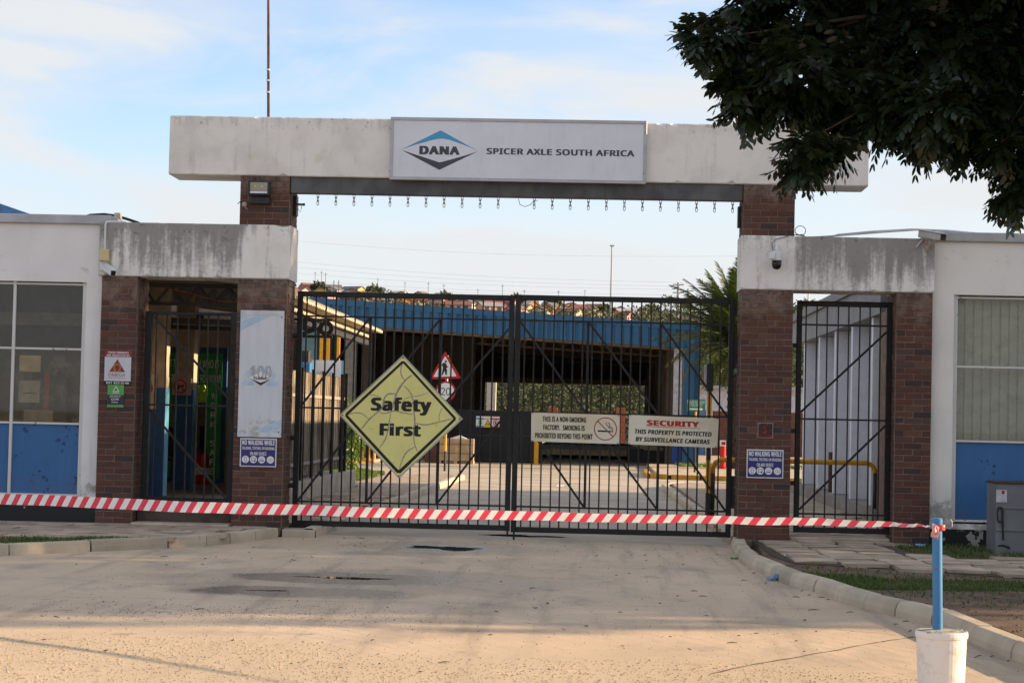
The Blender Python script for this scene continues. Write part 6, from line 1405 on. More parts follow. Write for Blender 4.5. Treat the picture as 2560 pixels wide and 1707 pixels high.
# black mesh gate inside the shed with safety sign
a, c = PL(1150, 1025, 45.6), PL(1352, 1158, 45.6); BG = thing('black_screen', 'tall black slatted screen standing under the shed front', 'screen', ((a.x + c.x) / 2, 45.6, ROAD))
za = PL(1200, 1026, 45.6).z
MB().box(a.x, 45.66, ROAD + 0.02, c.x, 45.72, za).build('panel', plain('black_panel', (0.013, 0.013, 0.014), 0.6), BG)
for k in range(9): x = a.x + (c.x - a.x) * k / 8; MB().box(x - 0.03, 45.60, ROAD, x + 0.03, 45.655, za + 0.04).build('upright', dark_m, BG)
for k in range(3): z = ROAD + 0.1 + (za - ROAD - 0.12) * k / 2; MB().box(a.x + 0.031, 45.62, z - 0.03, c.x - 0.031, 45.65, z + 0.03).build('rail', dark_m, BG)
x0, z0, x1, z1 = prect(1190, 1040.5, 1249, 1068, 45.5); ss = thing('safety_sign', 'white safety panel with blue, yellow and red columns on the black screen', 'sign', ((x0 + x1) / 2, 45.5, z0)); w = x1 - x0; h = z1 - z0
MB().box(x0, 45.5, z0, x1, 45.53, z1).build('board', white_m, ss)
for i, (cc_, nm) in enumerate((((0.03, 0.18, 0.50), 'blue'), ((0.62, 0.48, 0.03), 'yellow'), ((0.50, 0.02, 0.03), 'red'))):
    cm = plain('panel_' + nm, cc_, 0.5, var=0.03); xa, xb = x0 + w * i / 3 + 0.005, x0 + w * (i + 1) / 3 - 0.005
    MB().box(xa, 45.494, z1 - h * 0.28, xb, 45.499, z1 - h * 0.15).build('band', cm, ss); MB().box(xa, 45.494, z0 + 0.004, xb, 45.499, z0 + h * (0.14 if i != 1 else 0.24)).build('band', cm, ss)
    xm, zm_ = (xa + xb) / 2, z0 + h * 0.44
    if i == 0: MB().prism([(xm - 0.06, 45.496, zm_ - 0.09), (xm + 0.08, 45.496, zm_ - 0.09), (xm + 0.06, 45.496, zm_ + 0.1), (xm - 0.04, 45.496, zm_ + 0.1)], (0, 0.003, 0)).build('vest_mark', plain('vest_green', (0.15, 0.45, 0.03), 0.5), ss)
    if i == 1: MB().prism([(xm - 0.10, 45.496, zm_ - 0.08), (xm + 0.11, 45.496, zm_ - 0.08), (xm, 45.496, zm_ + 0.11)], (0, 0.003, 0)).build('warning_triangle', black_m, ss); MB().prism([(xm - 0.065, 45.492, zm_ - 0.06), (xm + 0.075, 45.492, zm_ - 0.06), (xm, 45.492, zm_ + 0.075)], (0, 0.003, 0)).build('warning_field', cm, ss)
    if i == 2: MB().ringxz(xm, zm_, 0.075, 0.10, 45.494, 45.498, 24).build('ring', cm, ss); MB().bar((xm - 0.065, 45.494, zm_ + 0.065), (xm + 0.065, 45.494, zm_ - 0.065), 0.022, 0.002).build('slash', cm, ss); MB().box(xm - 0.03, 45.4975, zm_ - 0.05, xm + 0.03, 45.499, zm_ + 0.04).build('figure_mark', black_m, ss)
# crate
p = PG(1095, 1153, ROAD); q = PG(1182, 1158, ROAD); cx0 = PL(1095, 1120, 42.5).x; cx1 = PL(1184, 1120, 42.5).x; czt = PL(1140, 1095, 42.5).z
CRT = thing('wooden_crate', 'pale plywood shipping crate on the floor at the shed front', 'crate', ((cx0 + cx1) / 2, 43, ROAD)); ply = plain('plywood', (0.46, 0.32, 0.18), 0.75, var=0.15, scale=3)
MB().box(cx0 + 0.02, 42.52, ROAD + 0.10, cx1 - 0.02, 43.5, czt - 0.02).build('body', ply, CRT)
for x in (cx0, cx0 + (cx1 - cx0) * 0.48, cx1 - 0.1): MB().box(x, 42.49, ROAD + 0.10, x + 0.1, 42.517, czt - 0.02).build('batten', plain('batten_wood', (0.50, 0.35, 0.20), 0.75), CRT)
for z in (ROAD + 0.11, czt - 0.12): MB().box(cx0 + 0.101, 42.495, z, cx1 - 0.101, 42.517, z + 0.09).build('batten', ply, CRT)
for z in (ROAD + 0.35, czt - 0.22): MB().box(cx0 - 0.004, 42.484, z, cx1 + 0.004, 42.489, z + 0.015).build('strap', dark_m, CRT)
for x in (cx0, (cx0 + cx1) / 2 - 0.06, cx1 - 0.12): MB().box(x, 42.5, ROAD, x + 0.12, 43.5, ROAD + 0.098).build('skid', ply, CRT)
MB().prism([(cx0 + 0.35, 42.7, czt - 0.02), (cx1 - 0.25, 42.7, czt - 0.02), ((cx0 + cx1) / 2 + 0.1, 42.7, czt + 0.10)], (0, 0.5, 0)).build('lid_sheet', white_m, CRT)
tag(MB().box(cx0 - 0.55, 43.6, ROAD, cx0 - 0.03, 44.1, czt - 0.12).build('brown_box', plain('brown_carton', (0.14, 0.075, 0.05), 0.8), None, bevel=0.02), 'brown carton beside the plywood crate', 'box')
# sign post in the yard
pp2 = Vector((-4.12, 28.9, 0)); YS = thing('road_sign', 'pedestrian warning triangle above a 20 speed roundel on a yellow and black pole', 'sign', tuple(pp2))
k_ = (28.9 - CAM.y) / F_PX; p = PL(1116, 1000, 28.9); X_ = p.x
zt_ = PL(1113, 880, 28.86).z
MB().tube([(X_, 28.9, 0), (X_, 28.9, 0.55)], 0.035, 10).build('pole', dark_m, YS); MB().tube([(X_, 28.9, 0.551), (X_, 28.9, 1.3)], 0.035, 10).build('pole', yellow_m, YS); MB().tube([(X_, 28.9, 1.301), (X_, 28.9, zt_ - 0.1)], 0.034, 10).build('pole', steel_m, YS)
tri = [PL(x, y, 28.85) for x, y in ((1113, 877), (1153, 946), (1074, 948))]; tin = [PL(x, y, 28.84) for x, y in ((1113, 889.5), (1142, 940.5), (1083, 942))]
sred = plain('road_sign_red', (0.46, 0.012, 0.018), 0.4, var=0.05)
def rounded(P, r): 
    out = []; n = len(P)
    for i in range(n):
        a, c, d = P[i - 1], P[i], P[(i + 1) % n]; out += [c.lerp(a, r), c.lerp(a, r * 0.3).lerp(c.lerp(d, r * 0.3), 0.5), c.lerp(d, r)]
    return out
plate('triangle', [(p.x, p.z) for p in rounded(tri, 0.08)][::-1], 28.85, sred, YS, 0.01); plate('triangle_field', [(p.x, p.z) for p in rounded(tin, 0.06)][::-1], 28.846, white_m, YS, 0.003)
zp = lambda a, c: (720 + a / 3.92, 680 + c / 3.92)
pplate('walker', [zp(*q) for q in ((1520, 890), (1545, 890), (1560, 925), (1573, 935), (1550, 938), (1550, 945), (1558, 960), (1556, 1008), (1545, 1008), (1535, 965), (1515, 1008), (1505, 1008), (1518, 945), (1518, 920), (1508, 922), (1508, 908))][::-1], 28.84, black_m, YS, 0.003)
hd = PL(*zp(1547, 876), 28.84); MB().disc(hd.x, hd.z, 0.028, 28.84, 28.843, 14).build('walker_head', black_m, YS)
rc = PL(1114, 978, 28.85); MB().disc(rc.x, rc.z, 0.285, 28.85, 28.86, 36).build('roundel', sred, YS); MB().disc(rc.x, rc.z, 0.235, 28.845, 28.849, 36).build('roundel_field', white_m, YS)
letters('20', rc.x - 0.13, rc.z - 0.11, rc.x + 0.13, rc.z + 0.10, 28.843, black_m, YS, bold=0.0)
# yellow bollards and shrubs on the left
for i, (x, y) in enumerate(((906, 1152), (921, 1150), (935, 1148))):
    p = PG(x, y, 0.0); zt_ = PL(x, 1117, p.y).z; t = thing('yellow_post', ['nearest', 'middle', 'farthest'][i] + ' of three yellow posts beyond the left lawn', 'post', tuple(p), 'yellow posts beyond the lawn'); MB().tube([(p.x, p.y, 0.0), (p.x, p.y, zt_)], 0.055, 10).build('shaft', yellow_m, t); MB().lathe((p.x, p.y, zt_), [(0.055, 0), (0.05, 0.03), (0.02, 0.05)], 10).build('cap', yellow_m, t)
p = PG(1340, 1160, ROAD); t = thing('yellow_post', 'thick yellow bollard left of the loading deck in the shed', 'post', tuple(p)); zt_ = PL(1340, 1100, p.y).z; MB().tube([(p.x, p.y, ROAD), (p.x, p.y, zt_)], 0.085, 14).build('shaft', yellow_m, t); MB().lathe((p.x, p.y, zt_), [(0.085, 0), (0.07, 0.04), (0.02, 0.06)], 14).build('cap', yellow_m, t)
def leaf_cloud(centres, n, size, seed, droop=0.3, aspect=0.4, shell=0.5):
    """n small folded leaves scattered through a set of ellipsoids [(centre, radii)]"""
    g = np.random.default_rng(seed); vol = np.array([r[0] * r[1] * r[2] for _, r in centres]); pick = g.choice(len(centres), n, p=vol / vol.sum())
    C = np.array([tuple(c) for c, _ in centres])[pick]; Rr = np.array([r for _, r in centres])[pick]
    d = g.normal(size=(n, 3)); d /= np.linalg.norm(d, axis=1)[:, None]; rad = g.uniform(shell ** 3, 1, n) ** (1 / 3)
    P = C + d * Rr * rad[:, None]
    ax = g.normal(size=(n, 3)) * 0.7 + d * 0.6; ax[:, 2] -= droop * 2; ax /= np.linalg.norm(ax, axis=1)[:, None]
    sd = np.cross(ax, g.normal(size=(n, 3))); sd /= np.linalg.norm(sd, axis=1)[:, None]; nn = np.cross(ax, sd)
    s = (size * g.uniform(0.6, 1.35, n))[:, None]
    pts = [P, P + ax * s * 0.45 + sd * s * aspect * 0.5 + nn * s * 0.06, P + ax * s, P + ax * s * 0.45 - sd * s * aspect * 0.5 + nn * s * 0.06]
    V = np.stack(pts, 1).reshape(-1, 3); i = np.arange(n) * 4
    return V, np.concatenate([np.stack([i, i + 1, i + 2], 1), np.stack([i, i + 2, i + 3], 1)], 0)
vine_m = leaf_mat('vine_leaves', (0.06, 0.12, 0.02), (0.16, 0.22, 0.05), 0.45, 0.35, 2)
sp_ = PG(880, 1165, 0.0); sp_ = Vector((-6.35, 21.5, 0.0)); cz = lambda py: PL(880, py, 21.5).z
SB = thing('shrub', 'leafy green shrub hanging beside the corrugated fence end', 'shrub', (sp_.x, 21.5, 0))
xa = PL(878, 1100, 21.5).x
V, Fc = leaf_cloud([((xa - 0.15, 21.6, cz(1065)), (0.45, 0.4, 0.35)), ((xa - 0.05, 21.6, cz(1100)), (0.42, 0.4, 0.35)), ((xa + 0.0, 21.6, cz(1135)), (0.25, 0.3, 0.32)), ((xa + 0.05, 21.6, cz(1160)), (0.12, 0.15, 0.2)), ((xa - 0.5, 21.8, cz(1010)), (0.4, 0.4, 0.35))], 2600, 0.10, 3, droop=0.5)
npmesh('foliage', V, Fc, vine_m, SB, (xa, 21.6, 0.3)); MB().tube([(xa - 0.3, 21.7, 0.0), (xa - 0.2, 21.7, 0.6), (xa - 0.1, 21.6, 1.2)], [0.04, 0.03, 0.015], 6).build('stem', plain('bark', (0.06, 0.045, 0.035), 0.9), SB)
# light blue building with yellow posts on the left
LBB = thing('works_building', 'pale blue works building with yellow-striped posts behind the fence', 'building', (-14, 52, 0))
MB().box(-22, 47.0, ROAD, PL(790, 900, 46.9).x, 52, 5.4).build('wall', plain('pale_blue_wall', (0.20, 0.42, 0.56), 0.6, var=0.06), LBB); 
MB().box(PL(795, 900, 43.8).x, 47.02, ROAD, -9.9, 47.3, 4.7).build('wall', plain('grey_blue_wall', (0.35, 0.36, 0.38), 0.6, var=0.06), LBB)
for px in (803, 820, 846):
    x = PL(px, 850, 40).x; MB().box(x - 0.05, 40, 2.6, x + 0.05, 40.1, 4.3).build('post', yellow_m, LBB); MB().box(x - 0.048, 40.001, ROAD, x + 0.048, 40.099, 2.598).build('post', plain('grey_post', (0.3, 0.3, 0.3), 0.6) if px == 846 else dark_m, LBB)
x0, z0, x1, z1 = prect(742, 900, 852, 1012, 36); wsn = thing('company_board', 'white board with pale SOUTH AFRICA lettering behind the corrugated fence', 'sign', ((x0 + x1) / 2, 36, ROAD))
MB().box(x0, 36, ROAD, x1 - 0.0, 36.1, z1).build('board', white_m, wsn); letters('SOUTH AFRICA', x0 + 0.12, z1 - 0.52, x1 - 0.30, z1 - 0.36, 35.99, plain('faded_grey', (0.42, 0.42, 0.44), 0.6), wsn, bold=0.01); MB().box(x1 + 0.002, 36, ROAD, x1 + 0.11, 36.1, z1).build('edge', plain('edge_blue', (0.16, 0.42, 0.62), 0.5), wsn)
tag(MB().box(PL(745, 960, 33).x - 2.5, 33, ROAD, PL(777, 960, 33).x, 34, PL(760, 905, 33).z).build('blue_tank', plain('deep_blue', (0.02, 0.13, 0.27), 0.5), None, bevel=0.05), 'deep blue block beside the white board behind the fence', 'tank')
tag(MB().box(PL(745, 960, 34.5).x - 2.5, 34.5, ROAD, PL(772, 960, 34.5).x, 35, PL(760, 876, 34.5).z).build('dark_block', dark_m, None, bevel=0.03), 'dark block above the deep blue one behind the fence', 'block')
# loading deck and plank pile in the shed
DK = thing('loading_deck', 'low flatbed loading deck with pale timber edge in the shed', 'trailer', (-1, 60, ROAD)); y_ = 56.0
xa, xb = PL(1352, 1115, y_).x, PL(1618, 1125, y_).x; zd = PL(1450, 1112, y_).z
MB().box(xa, y_, zd - 0.18, xb, y_ + 9, zd).build('deck', plain('grey_deck', (0.20, 0.19, 0.18), 0.7), DK); MB().box(xa, y_ - 0.06, zd - 0.42, xb, y_ - 0.002, zd - 0.181).build('timber_edge', plain('pale_timber', (0.46, 0.36, 0.22), 0.75, var=0.2), DK)
for k in range(4): x = xa + 0.5 + (xb - xa - 1.0) * k / 3; MB().box(x - 0.15, y_ + 0.3, ROAD, x + 0.15, y_ + 1.0, zd - 0.185).build('leg', dark_m, DK)
MB().box(xa, y_ + 2.0, ROAD, xb, y_ + 2.1, zd - 0.2).build('skirt', dark_m, DK)
p = PL(1620, 1140, 52); 
for k in range(7):
    o = MB().box(p.x - 0.75 + 0.10 * k + rnd.uniform(-0.05, 0.05), 52, 0.35 - 0.0 + (6 - k) * 0.035, p.x + 0.45 + rnd.uniform(-0.08, 0.08) + 0.03 * k, 54, 0.382 + (6 - k) * 0.035).build('plank', plain('plank_wood', (0.44, 0.34, 0.20), 0.75, var=0.2)); tag(o, 'pale plank in the stack near the right shed column, ' + ['topmost', 'second from the top', 'third from the top', 'middle one', 'third from the bottom', 'second from the bottom', 'lowest'][k], 'plank', 'planks stacked in the shed')
o = MB().box(p.x - 0.8, 52.1, ROAD, p.x + 0.7, 53.8, 0.345); tag(o.build('trestle', dark_m), 'dark trestle under the plank stack', 'trestle')
for i, px in enumerate((1382, 1552)):
    p = PL(px, 1030, 92); t = tag(MB().box(p.x - 0.28, 92, ROAD, p.x + 0.28, 92.56, PL(px, 1018, 92).z).build('brick_post', plain('red_brick_post', (0.30, 0.095, 0.055), 0.8, var=0.25, scale=5)), ['left', 'right'][i] + ' red brick post seen through the back of the shed', 'post')
bf = thing('back_railing', 'rusty railing between the red brick posts beyond the shed', 'railing', (-2, 92, ROAD)); xa, xb = PL(1392, 1030, 92).x, PL(1542, 1030, 92).x; za = PL(1450, 1026, 92).z; rust = plain('rust_rail', (0.16, 0.09, 0.05), 0.8)
for z in (za, za - 0.7): MB().box(xa, 92.2, z - 0.03, xb, 92.24, z + 0.03).build('rail', rust, bf)
for k in range(13): x = xa + (xb - xa) * k / 12; MB().box(x - 0.015, 92.19, ROAD, x + 0.015, 92.25, za + 0.08).build('bar', rust, bf)

# ================================================================== right side of the yard
bm = thing('boom_post', 'yellow and black striped post with a black housing inside the right gate leaf', 'post', (1.80, 5.5, 0)); XB = PL(1770, 1200, 5.5).x
zf = lambda py: PL(1770, py, 5.5).z
for i, (za, zc, mt) in enumerate(((0.0, zf(1232), dark_m), (zf(1232), zf(1150), yellow_m), (zf(1150), zf(1120), dark_m), (zf(1120), zf(978), yellow_m))): MB().box(XB - 0.035, 5.47, za + (0.001 if i else 0), XB + 0.035, 5.54, zc).build('band', mt, bm)
MB().box(XB - 0.055, 5.42, zf(978) + 0.001, XB + 0.05, 5.62, zf(908)).build('housing', dark_m, bm, bevel=0.012); MB().box(XB - 0.085, 5.43, zf(976), XB - 0.056, 5.60, zf(912)).build('side_plate', plain('grey_pink', (0.42, 0.36, 0.36), 0.6), bm)
hp = thing('hoop_barrier', 'yellow-topped pipe hoop barrier behind the right gate pier', 'barrier', (3.2, 5.6, 0)); xa, xb = PL(1778.5, 1200, 5.6).x + 0.02, PL(2188, 1200, 5.6).x; zt_ = PL(1900, 1151, 5.6).z; r_ = 0.040; arc = []
MB().tube([(xa, 5.6, zt_ - 0.22), (xa, 5.6, zt_ - 0.13), (xa + 0.04, 5.6, zt_ - 0.05), (xa + 0.12, 5.6, zt_), (xb - 0.12, 5.6, zt_), (xb - 0.04, 5.6, zt_ - 0.05), (xb, 5.6, zt_ - 0.13), (xb, 5.6, zt_ - 0.16)], r_, 14).build('top_rail', yellow_m, hp, smooth=True)
MB().tube([(xa, 5.6, 0), (xa, 5.6, zt_ - 0.221)], r_ - 0.001, 14).build('leg', dark_m, hp, smooth=True); MB().tube([(xb, 5.6, 0), (xb, 5.6, zt_ - 0.161)], r_ - 0.001, 14).build('leg', dark_m, hp, smooth=True)
gs = thing('direction_sign', 'green direction sign for trucks with white arrow on a yellow pole', 'sign', (3.0, 34, 0)); x0, z0, x1, z1 = prect(1717, 998, 1763, 1028.5, 33.9); gg = plain('direction_green', (0.01, 0.20, 0.11), 0.45, var=0.05)
MB().box(x0, 33.9, z0, x1, 33.92, z1).build('board', gg, gs); w, h = x1 - x0, z1 - z0
letters('TRUCKS EXCEEDING', x0 + 0.01, z1 - h * 0.33, x1 - 0.02, z1 - h * 0.10, 33.895, white_m, gs, bold=0.0); letters('2 TON CAPACITY', x0 + w * 0.14, z1 - h * 0.60, x1 - w * 0.14, z1 - h * 0.37, 33.895, white_m, gs, bold=0.0)
zc = z1 - h * 0.80; plate('arrow', [(x0 + w * 0.15, zc + 0.02), (x0 + w * 0.15, zc - 0.02), (x0 + w * 0.76, zc - 0.02), (x0 + w * 0.76, zc - 0.055), (x0 + w * 0.9, zc), (x0 + w * 0.76, zc + 0.055), (x0 + w * 0.76, zc + 0.02)], 33.894, white_m, gs, 0.002)
XP = PL(1738, 1100, 33.95).x; MB().tube([(XP, 33.96, 0), (XP, 33.96, 0.8)], 0.03, 8).build('pole', dark_m, gs); MB().tube([(XP, 33.96, 0.801), (XP, 33.96, z0 + 0.2)], 0.03, 8).build('pole', yellow_m, gs)
hy = thing('hydrant_post', 'red post with a small white and red notice beside the palm', 'post', (4.2, 39.5, 0)); p = PL(1807, 1140, 39.5); MB().lathe((p.x, 39.5, 0), [(0.17, 0), (0.17, 0.04), (0.10, 0.06), (0.10, 0.75), (0.06, 0.80)], 14).build('shaft', red_m, hy); a, c = PL(1800, 1100, 39.3), PL(1815, 1115, 39.3); MB().box(a.x, 39.3, c.z, c.x, 39.32, a.z).build('notice', white_m, hy); MB().box(a.x + 0.05, 39.292, c.z + 0.04, c.x - 0.02, 39.299, a.z - 0.05).build('print', sred, hy)
tag(MB().lathe((PL(1858, 1105, 20).x, 20, 0), [(0.12, 0.0), (0.12, 0.62), (0.16, 0.64), (0.16, 1.0), (0.10, 1.1)], 16).build('red_bin', red_m), 'red rounded bin half hidden behind the right gate pier', 'bin')
# far white annexe beyond the yard
AN = thing('annexe', 'low white annexe with a brick base beyond the palm', 'building', (7, 72, 0)); xa = PL(1725, 1000, 72).x
MB().box(xa, 72, 2.05, 14, 80, 3.15).build('wall', plain('annexe_white', (0.55, 0.56, 0.60), 0.6), AN); MB().box(PL(1783, 1000, 72).x, 72.02, ROAD, 14, 80, 2.048).build('brick_base', plain('annexe_brick', (0.16, 0.07, 0.05), 0.8, var=0.2, scale=4), AN); MB().box(xa, 72.02, ROAD, PL(1765, 1000, 72).x, 80, 2.048).build('blue_door', plain('annexe_blue', (0.10, 0.22, 0.38), 0.6), AN); MB().box(PL(1766, 1000, 72).x, 72.0, ROAD, PL(1782, 1000, 72).x, 72.2, 2.048).build('white_post', white_m, AN); MB().box(xa - 0.1, 71.7, 3.152, 14, 80, 3.30).build('roof_edge', plain('annexe_edge', (0.40, 0.41, 0.44), 0.6), AN)
# blue roof behind the gatehouse
BRR = thing('factory_roof', 'blue factory roof corner above the left gatehouse', 'building', (-18, 25, 0)); p0, p1 = PL(0, 509, 25), PL(95, 542, 25)
sl = (p1.z - p0.z) / (p1.x - p0.x); xs_ = p1.x + 1.5; 
MB().box(-30, 25.1, ROAD, xs_ - 1.2, 60, 5.9).build('wall', plain('factory_wall', (0.5, 0.5, 0.5), 0.7), BRR)
MB().prism([(-30, 24.9, p0.z + sl * (-30 - p0.x)), (-30, 24.9, p0.z + sl * (-30 - p0.x) - 0.28), (xs_, 24.9, p0.z + sl * (xs_ - p0.x) - 0.28), (xs_, 24.9, p0.z + sl * (xs_ - p0.x))], (0, 35, 0)).build('roof', plain('factory_blue', (0.06, 0.19, 0.38), 0.5, var=0.15), BRR)

# ================================================================== palm
PM = thing('palm_tree', 'feathery palm tree beyond the right gate leaf', 'palm', (4.55, 40.0, 0)); trunk_m = plain('palm_trunk', (0.045, 0.036, 0.028), 0.95, var=0.5, scale=14, bump=1.0, bscale=20)
pc = Vector((4.75, 40.0, 4.15)); prof = [(0.46, 0.0), (0.40, 0.4)]
for k in range(14): prof += [(0.40 - 0.02 * (k % 2), 0.5 + k * 0.24), (0.44, 0.6 + k * 0.24)]
MB().lathe((4.75, 40, 0), prof + [(0.30, 4.1)], 18).build('trunk', trunk_m, PM)
frond_m = leaf_mat('palm_frond', (0.030, 0.048, 0.012), (0.080, 0.100, 0.030), 0.4, 0.25, 1.5)
def frond(L, seed, arch):
    r_ = random.Random(seed); b = MB(); n = 22; spine = []; a = 0.0; p = Vector((0, 0, 0))
    for i in range(n + 1):
        spine.append(p.copy()); a = -arch * (i / n) ** 1.6; p = p + Vector((math.cos(a), 0, math.sin(a))) * (L / n)
    b.tube(spine, [0.03 * (1 - 0.85 * i / n) for i in range(n + 1)], 4)
    for i in range(2, n + 1):
        for s in (1, -1):
            for h_ in (0.0, 0.5):
                f = min(1.0, (i - h_) / n); q = spine[i - 1].lerp(spine[i], 1 - h_); d = (spine[i] - spine[i - 1]).normalized()
                ll = 0.62 * math.sin(math.pi * (0.12 + 0.83 * f)) ** 0.7 * r_.uniform(0.85, 1.1); side = Vector((0, s, 0)); upd = d.cross(Vector((0, 1, 0))) * -1
                tip = q + d * ll * 0.62 + side * ll * 0.62 + upd * ll * r_.uniform(0.05, 0.35); w_ = d * 0.04
                b.add([q - w_, q + w_, q.lerp(tip, 0.6) + w_ * 0.8, tip], [(0, 1, 2), (0, 2, 3)])
    me, _ = b.mesh('frond', frond_m, False, origin=(0, 0, 0)); return me
fr = [frond(2.9, 1, 0.65), frond(3.0, 2, 0.9), frond(2.7, 3, 0.45), frond(2.5, 4, 1.4)]
for k in range(78):
    el = 82 - 100 * (k / 77.0) ** 1.35 + rnd.uniform(-6, 6); az = k * 137.5 + rnd.uniform(-12, 12); m_ = fr[2] if el > 55 else (fr[0] if el > 25 else (fr[1] if el > -5 else fr[3]))
    o = inst('frond', m_, pc + Vector((0, 0, rnd.uniform(-0.2, 0.1))), PM, rot=(rnd.uniform(-0.3, 0.3), -R(el), R(az))); s_ = rnd.uniform(0.9, 1.1); o.scale = (s_, s_, s_); o.rotation_mode = 'XYZ'

# ================================================================== big tree on the right verge
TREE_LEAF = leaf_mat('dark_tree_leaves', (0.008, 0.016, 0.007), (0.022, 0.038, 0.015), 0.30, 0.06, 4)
bark_m = plain('tree_bark', (0.055, 0.038, 0.028), 0.95, var=0.35, scale=8, bump=0.8, bscale=25)
def compound_leaves(P, dirs, size, seed, pairs=5, leaflet=0.075):
    """hanging pinnate leaves: P attachment points, dirs outward directions"""
    g = np.random.default_rng(seed); n = len(P); up = np.array([0, 0, 1.0])
    d = dirs + g.normal(size=(n, 3)) * 0.45; d[:, 2] -= 0.35; d /= np.linalg.norm(d, axis=1)[:, None]
    sd = np.cross(d, up); sd /= (np.linalg.norm(sd, axis=1)[:, None] + 1e-6); nn = np.cross(sd, d)
    roll = g.uniform(-0.7, 0.7, n)[:, None]; s2 = sd * np.cos(roll) + nn * np.sin(roll); n2 = -sd * np.sin(roll) + nn * np.cos(roll)
    Ls = (size * g.uniform(0.7, 1.25, n))[:, None]; Vs = []; 
    k = 0
    for i in range(pairs):
        f = 0.22 + 0.78 * i / (pairs - 1); base = P + d * Ls * f; base[:, 2] -= (f ** 2) * Ls[:, 0] * 0.25
        for s in (1, -1):
            ll = (leaflet * (0.75 + 0.45 * math.sin(math.pi * (0.2 + 0.7 * f)))) * g.uniform(0.8, 1.2, n)[:, None]
            ax = s2 * s * g.uniform(0.55, 0.95, n)[:, None] + d * g.uniform(0.35, 0.75, n)[:, None] ; ax[:, 2] -= g.uniform(0.25, 0.85, n); ax /= np.linalg.norm(ax, axis=1)[:, None]
            w = np.cross(ax, n2); w /= np.linalg.norm(w, axis=1)[:, None]; q = np.cross(w, ax); w = w * ll * 0.19
            Vs.append(np.stack([base, base + ax * ll * 0.35 + w + q * ll * 0.04, base + ax * ll * 0.72 + w * 0.85 + q * ll * 0.02, base + ax * ll, base + ax * ll * 0.72 - w * 0.85 + q * ll * 0.02, base + ax * ll * 0.35 - w + q * ll * 0.04], 1)); k += 1
    V = np.concatenate(Vs, 0).reshape(-1, 3); m = len(V) // 6; i = np.arange(m)[:, None] * 6
    Fc = np.concatenate([i + np.array([[0, 1, 5]]), i + np.array([[1, 2, 4]]), i + np.array([[1, 4, 5]]), i + np.array([[2, 3, 4]])], 0)
    return V, Fc
def crown_points(ells, n, seed, shell=0.55):
    g = np.random.default_rng(seed)
    if n: wgt = np.array([r[0] * r[1] * r[2] for _, r in ells]) ** 0.85; pick = g.choice(len(ells), n, p=wgt / wgt.sum())
    else: pick = np.repeat(np.arange(len(ells)), [int(22 + 0.0095 * (r[0] / mpp + 36) ** 2) for _, r in ells]); n = len(pick)
    C = np.array([tuple(c) for c, _ in ells])[pick]; Rr = np.array([r for _, r in ells])[pick]
    d = g.normal(size=(n, 3)); d /= np.linalg.norm(d, axis=1)[:, None]; rad = g.uniform(shell ** 3, 1, n) ** (1 / 3)
    return C + d * Rr * rad[:, None], d
mpp = 13.7 / F_PX
def E_(px, py, rpx, Y=-13.0, sq=0.8):
    c = PL(px, py - (20 if py < 200 else 42 if px < 2400 else 55), Y); r = max(9, rpx - 34 if rpx < 120 else rpx - 42) * mpp; return (c, (r, r * 0.9, r * sq))
near = [E_(1788, 108, 40, -13.4, 0.6), E_(1750, 102, 20, -13.4, 0.7), E_(1850, 150, 62, -13.1), E_(1850, 210, 42, -13.0), E_(1835, 245, 26, -13.2), E_(1900, 240, 62, -12.8), E_(1868, 300, 30, -13.2, 1.0), E_(1955, 285, 36, -13.3), E_(1980, 60, 150, -12.7), E_(1990, 190, 120, -13.3), E_(1870, 30, 75, -13.0),
        E_(2010, 395, 44, -13.6), E_(2005, 445, 38, -13.6, 0.9), E_(2075, 405, 40, -13.3), E_(2050, 300, 26, -13.0), E_(2120, 335, 40, -12.9), E_(2150, 230, 140, -13.0), E_(2180, 60, 200, -12.4), E_(2230, 330, 75, -13.2), E_(2330, 310, 100, -13.4), E_(2360, 130, 210, -12.8), E_(2440, 330, 85, -13.0), E_(2540, 250, 160, -12.7), E_(2530, 60, 200, -12.2), E_(2500, 415, 42, -13.3), E_(2545, 470, 45, -13.2, 1.1), E_(2535, 535, 20, -13.2, 1.4), E_(2590, 400, 90, -13.0), E_(2300, 380, 38, -13.2), E_(2395, 385, 40, -13.1)]
TR_ = Vector((4.5, -16.4, -0.05))
far_ = [(Vector((4.2, -12.4, 5.6)), (2.4, 2.4, 1.5)), (Vector((2.2, -12.3, 5.6)), (1.6, 1.6, 1.0)), (Vector((6.2, -12.2, 5.4)), (2.0, 2.2, 1.3)), (Vector((4.8, -10.6, 5.5)), (2.0, 1.6, 1.3)), (Vector((4.4, -15.6, 5.2)), (2.0, 1.8, 1.2)), (Vector((3.8, -12.6, 4.2)), (0.9, 1.4, 0.8))]
TT = thing('leafy_tree', 'large dark leafy tree overhanging the top right corner', 'tree', tuple(TR_))
P1, d1 = crown_points(near, 0, 5, 0.2); P2, d2 = crown_points(far_, 14000, 6, 0.4)
V1, F1 = compound_leaves(P1, d1, 0.17, 7, 5, 0.080); V2, F2 = compound_leaves(P2, d2, 0.20, 8, 4, 0.095)
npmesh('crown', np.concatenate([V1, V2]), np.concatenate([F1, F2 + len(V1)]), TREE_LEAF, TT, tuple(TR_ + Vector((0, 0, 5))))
MB().tube([TR_, TR_ + Vector((0.05, 0, 1.2)), TR_ + Vector((-0.05, 0.05, 2.6)), TR_ + Vector((-0.15, 0, 4.0)), TR_ + Vector((-0.3, 0.1, 5.4))], [0.30, 0.22, 0.19, 0.14, 0.06], 12).build('trunk', bark_m, TT, smooth=True)
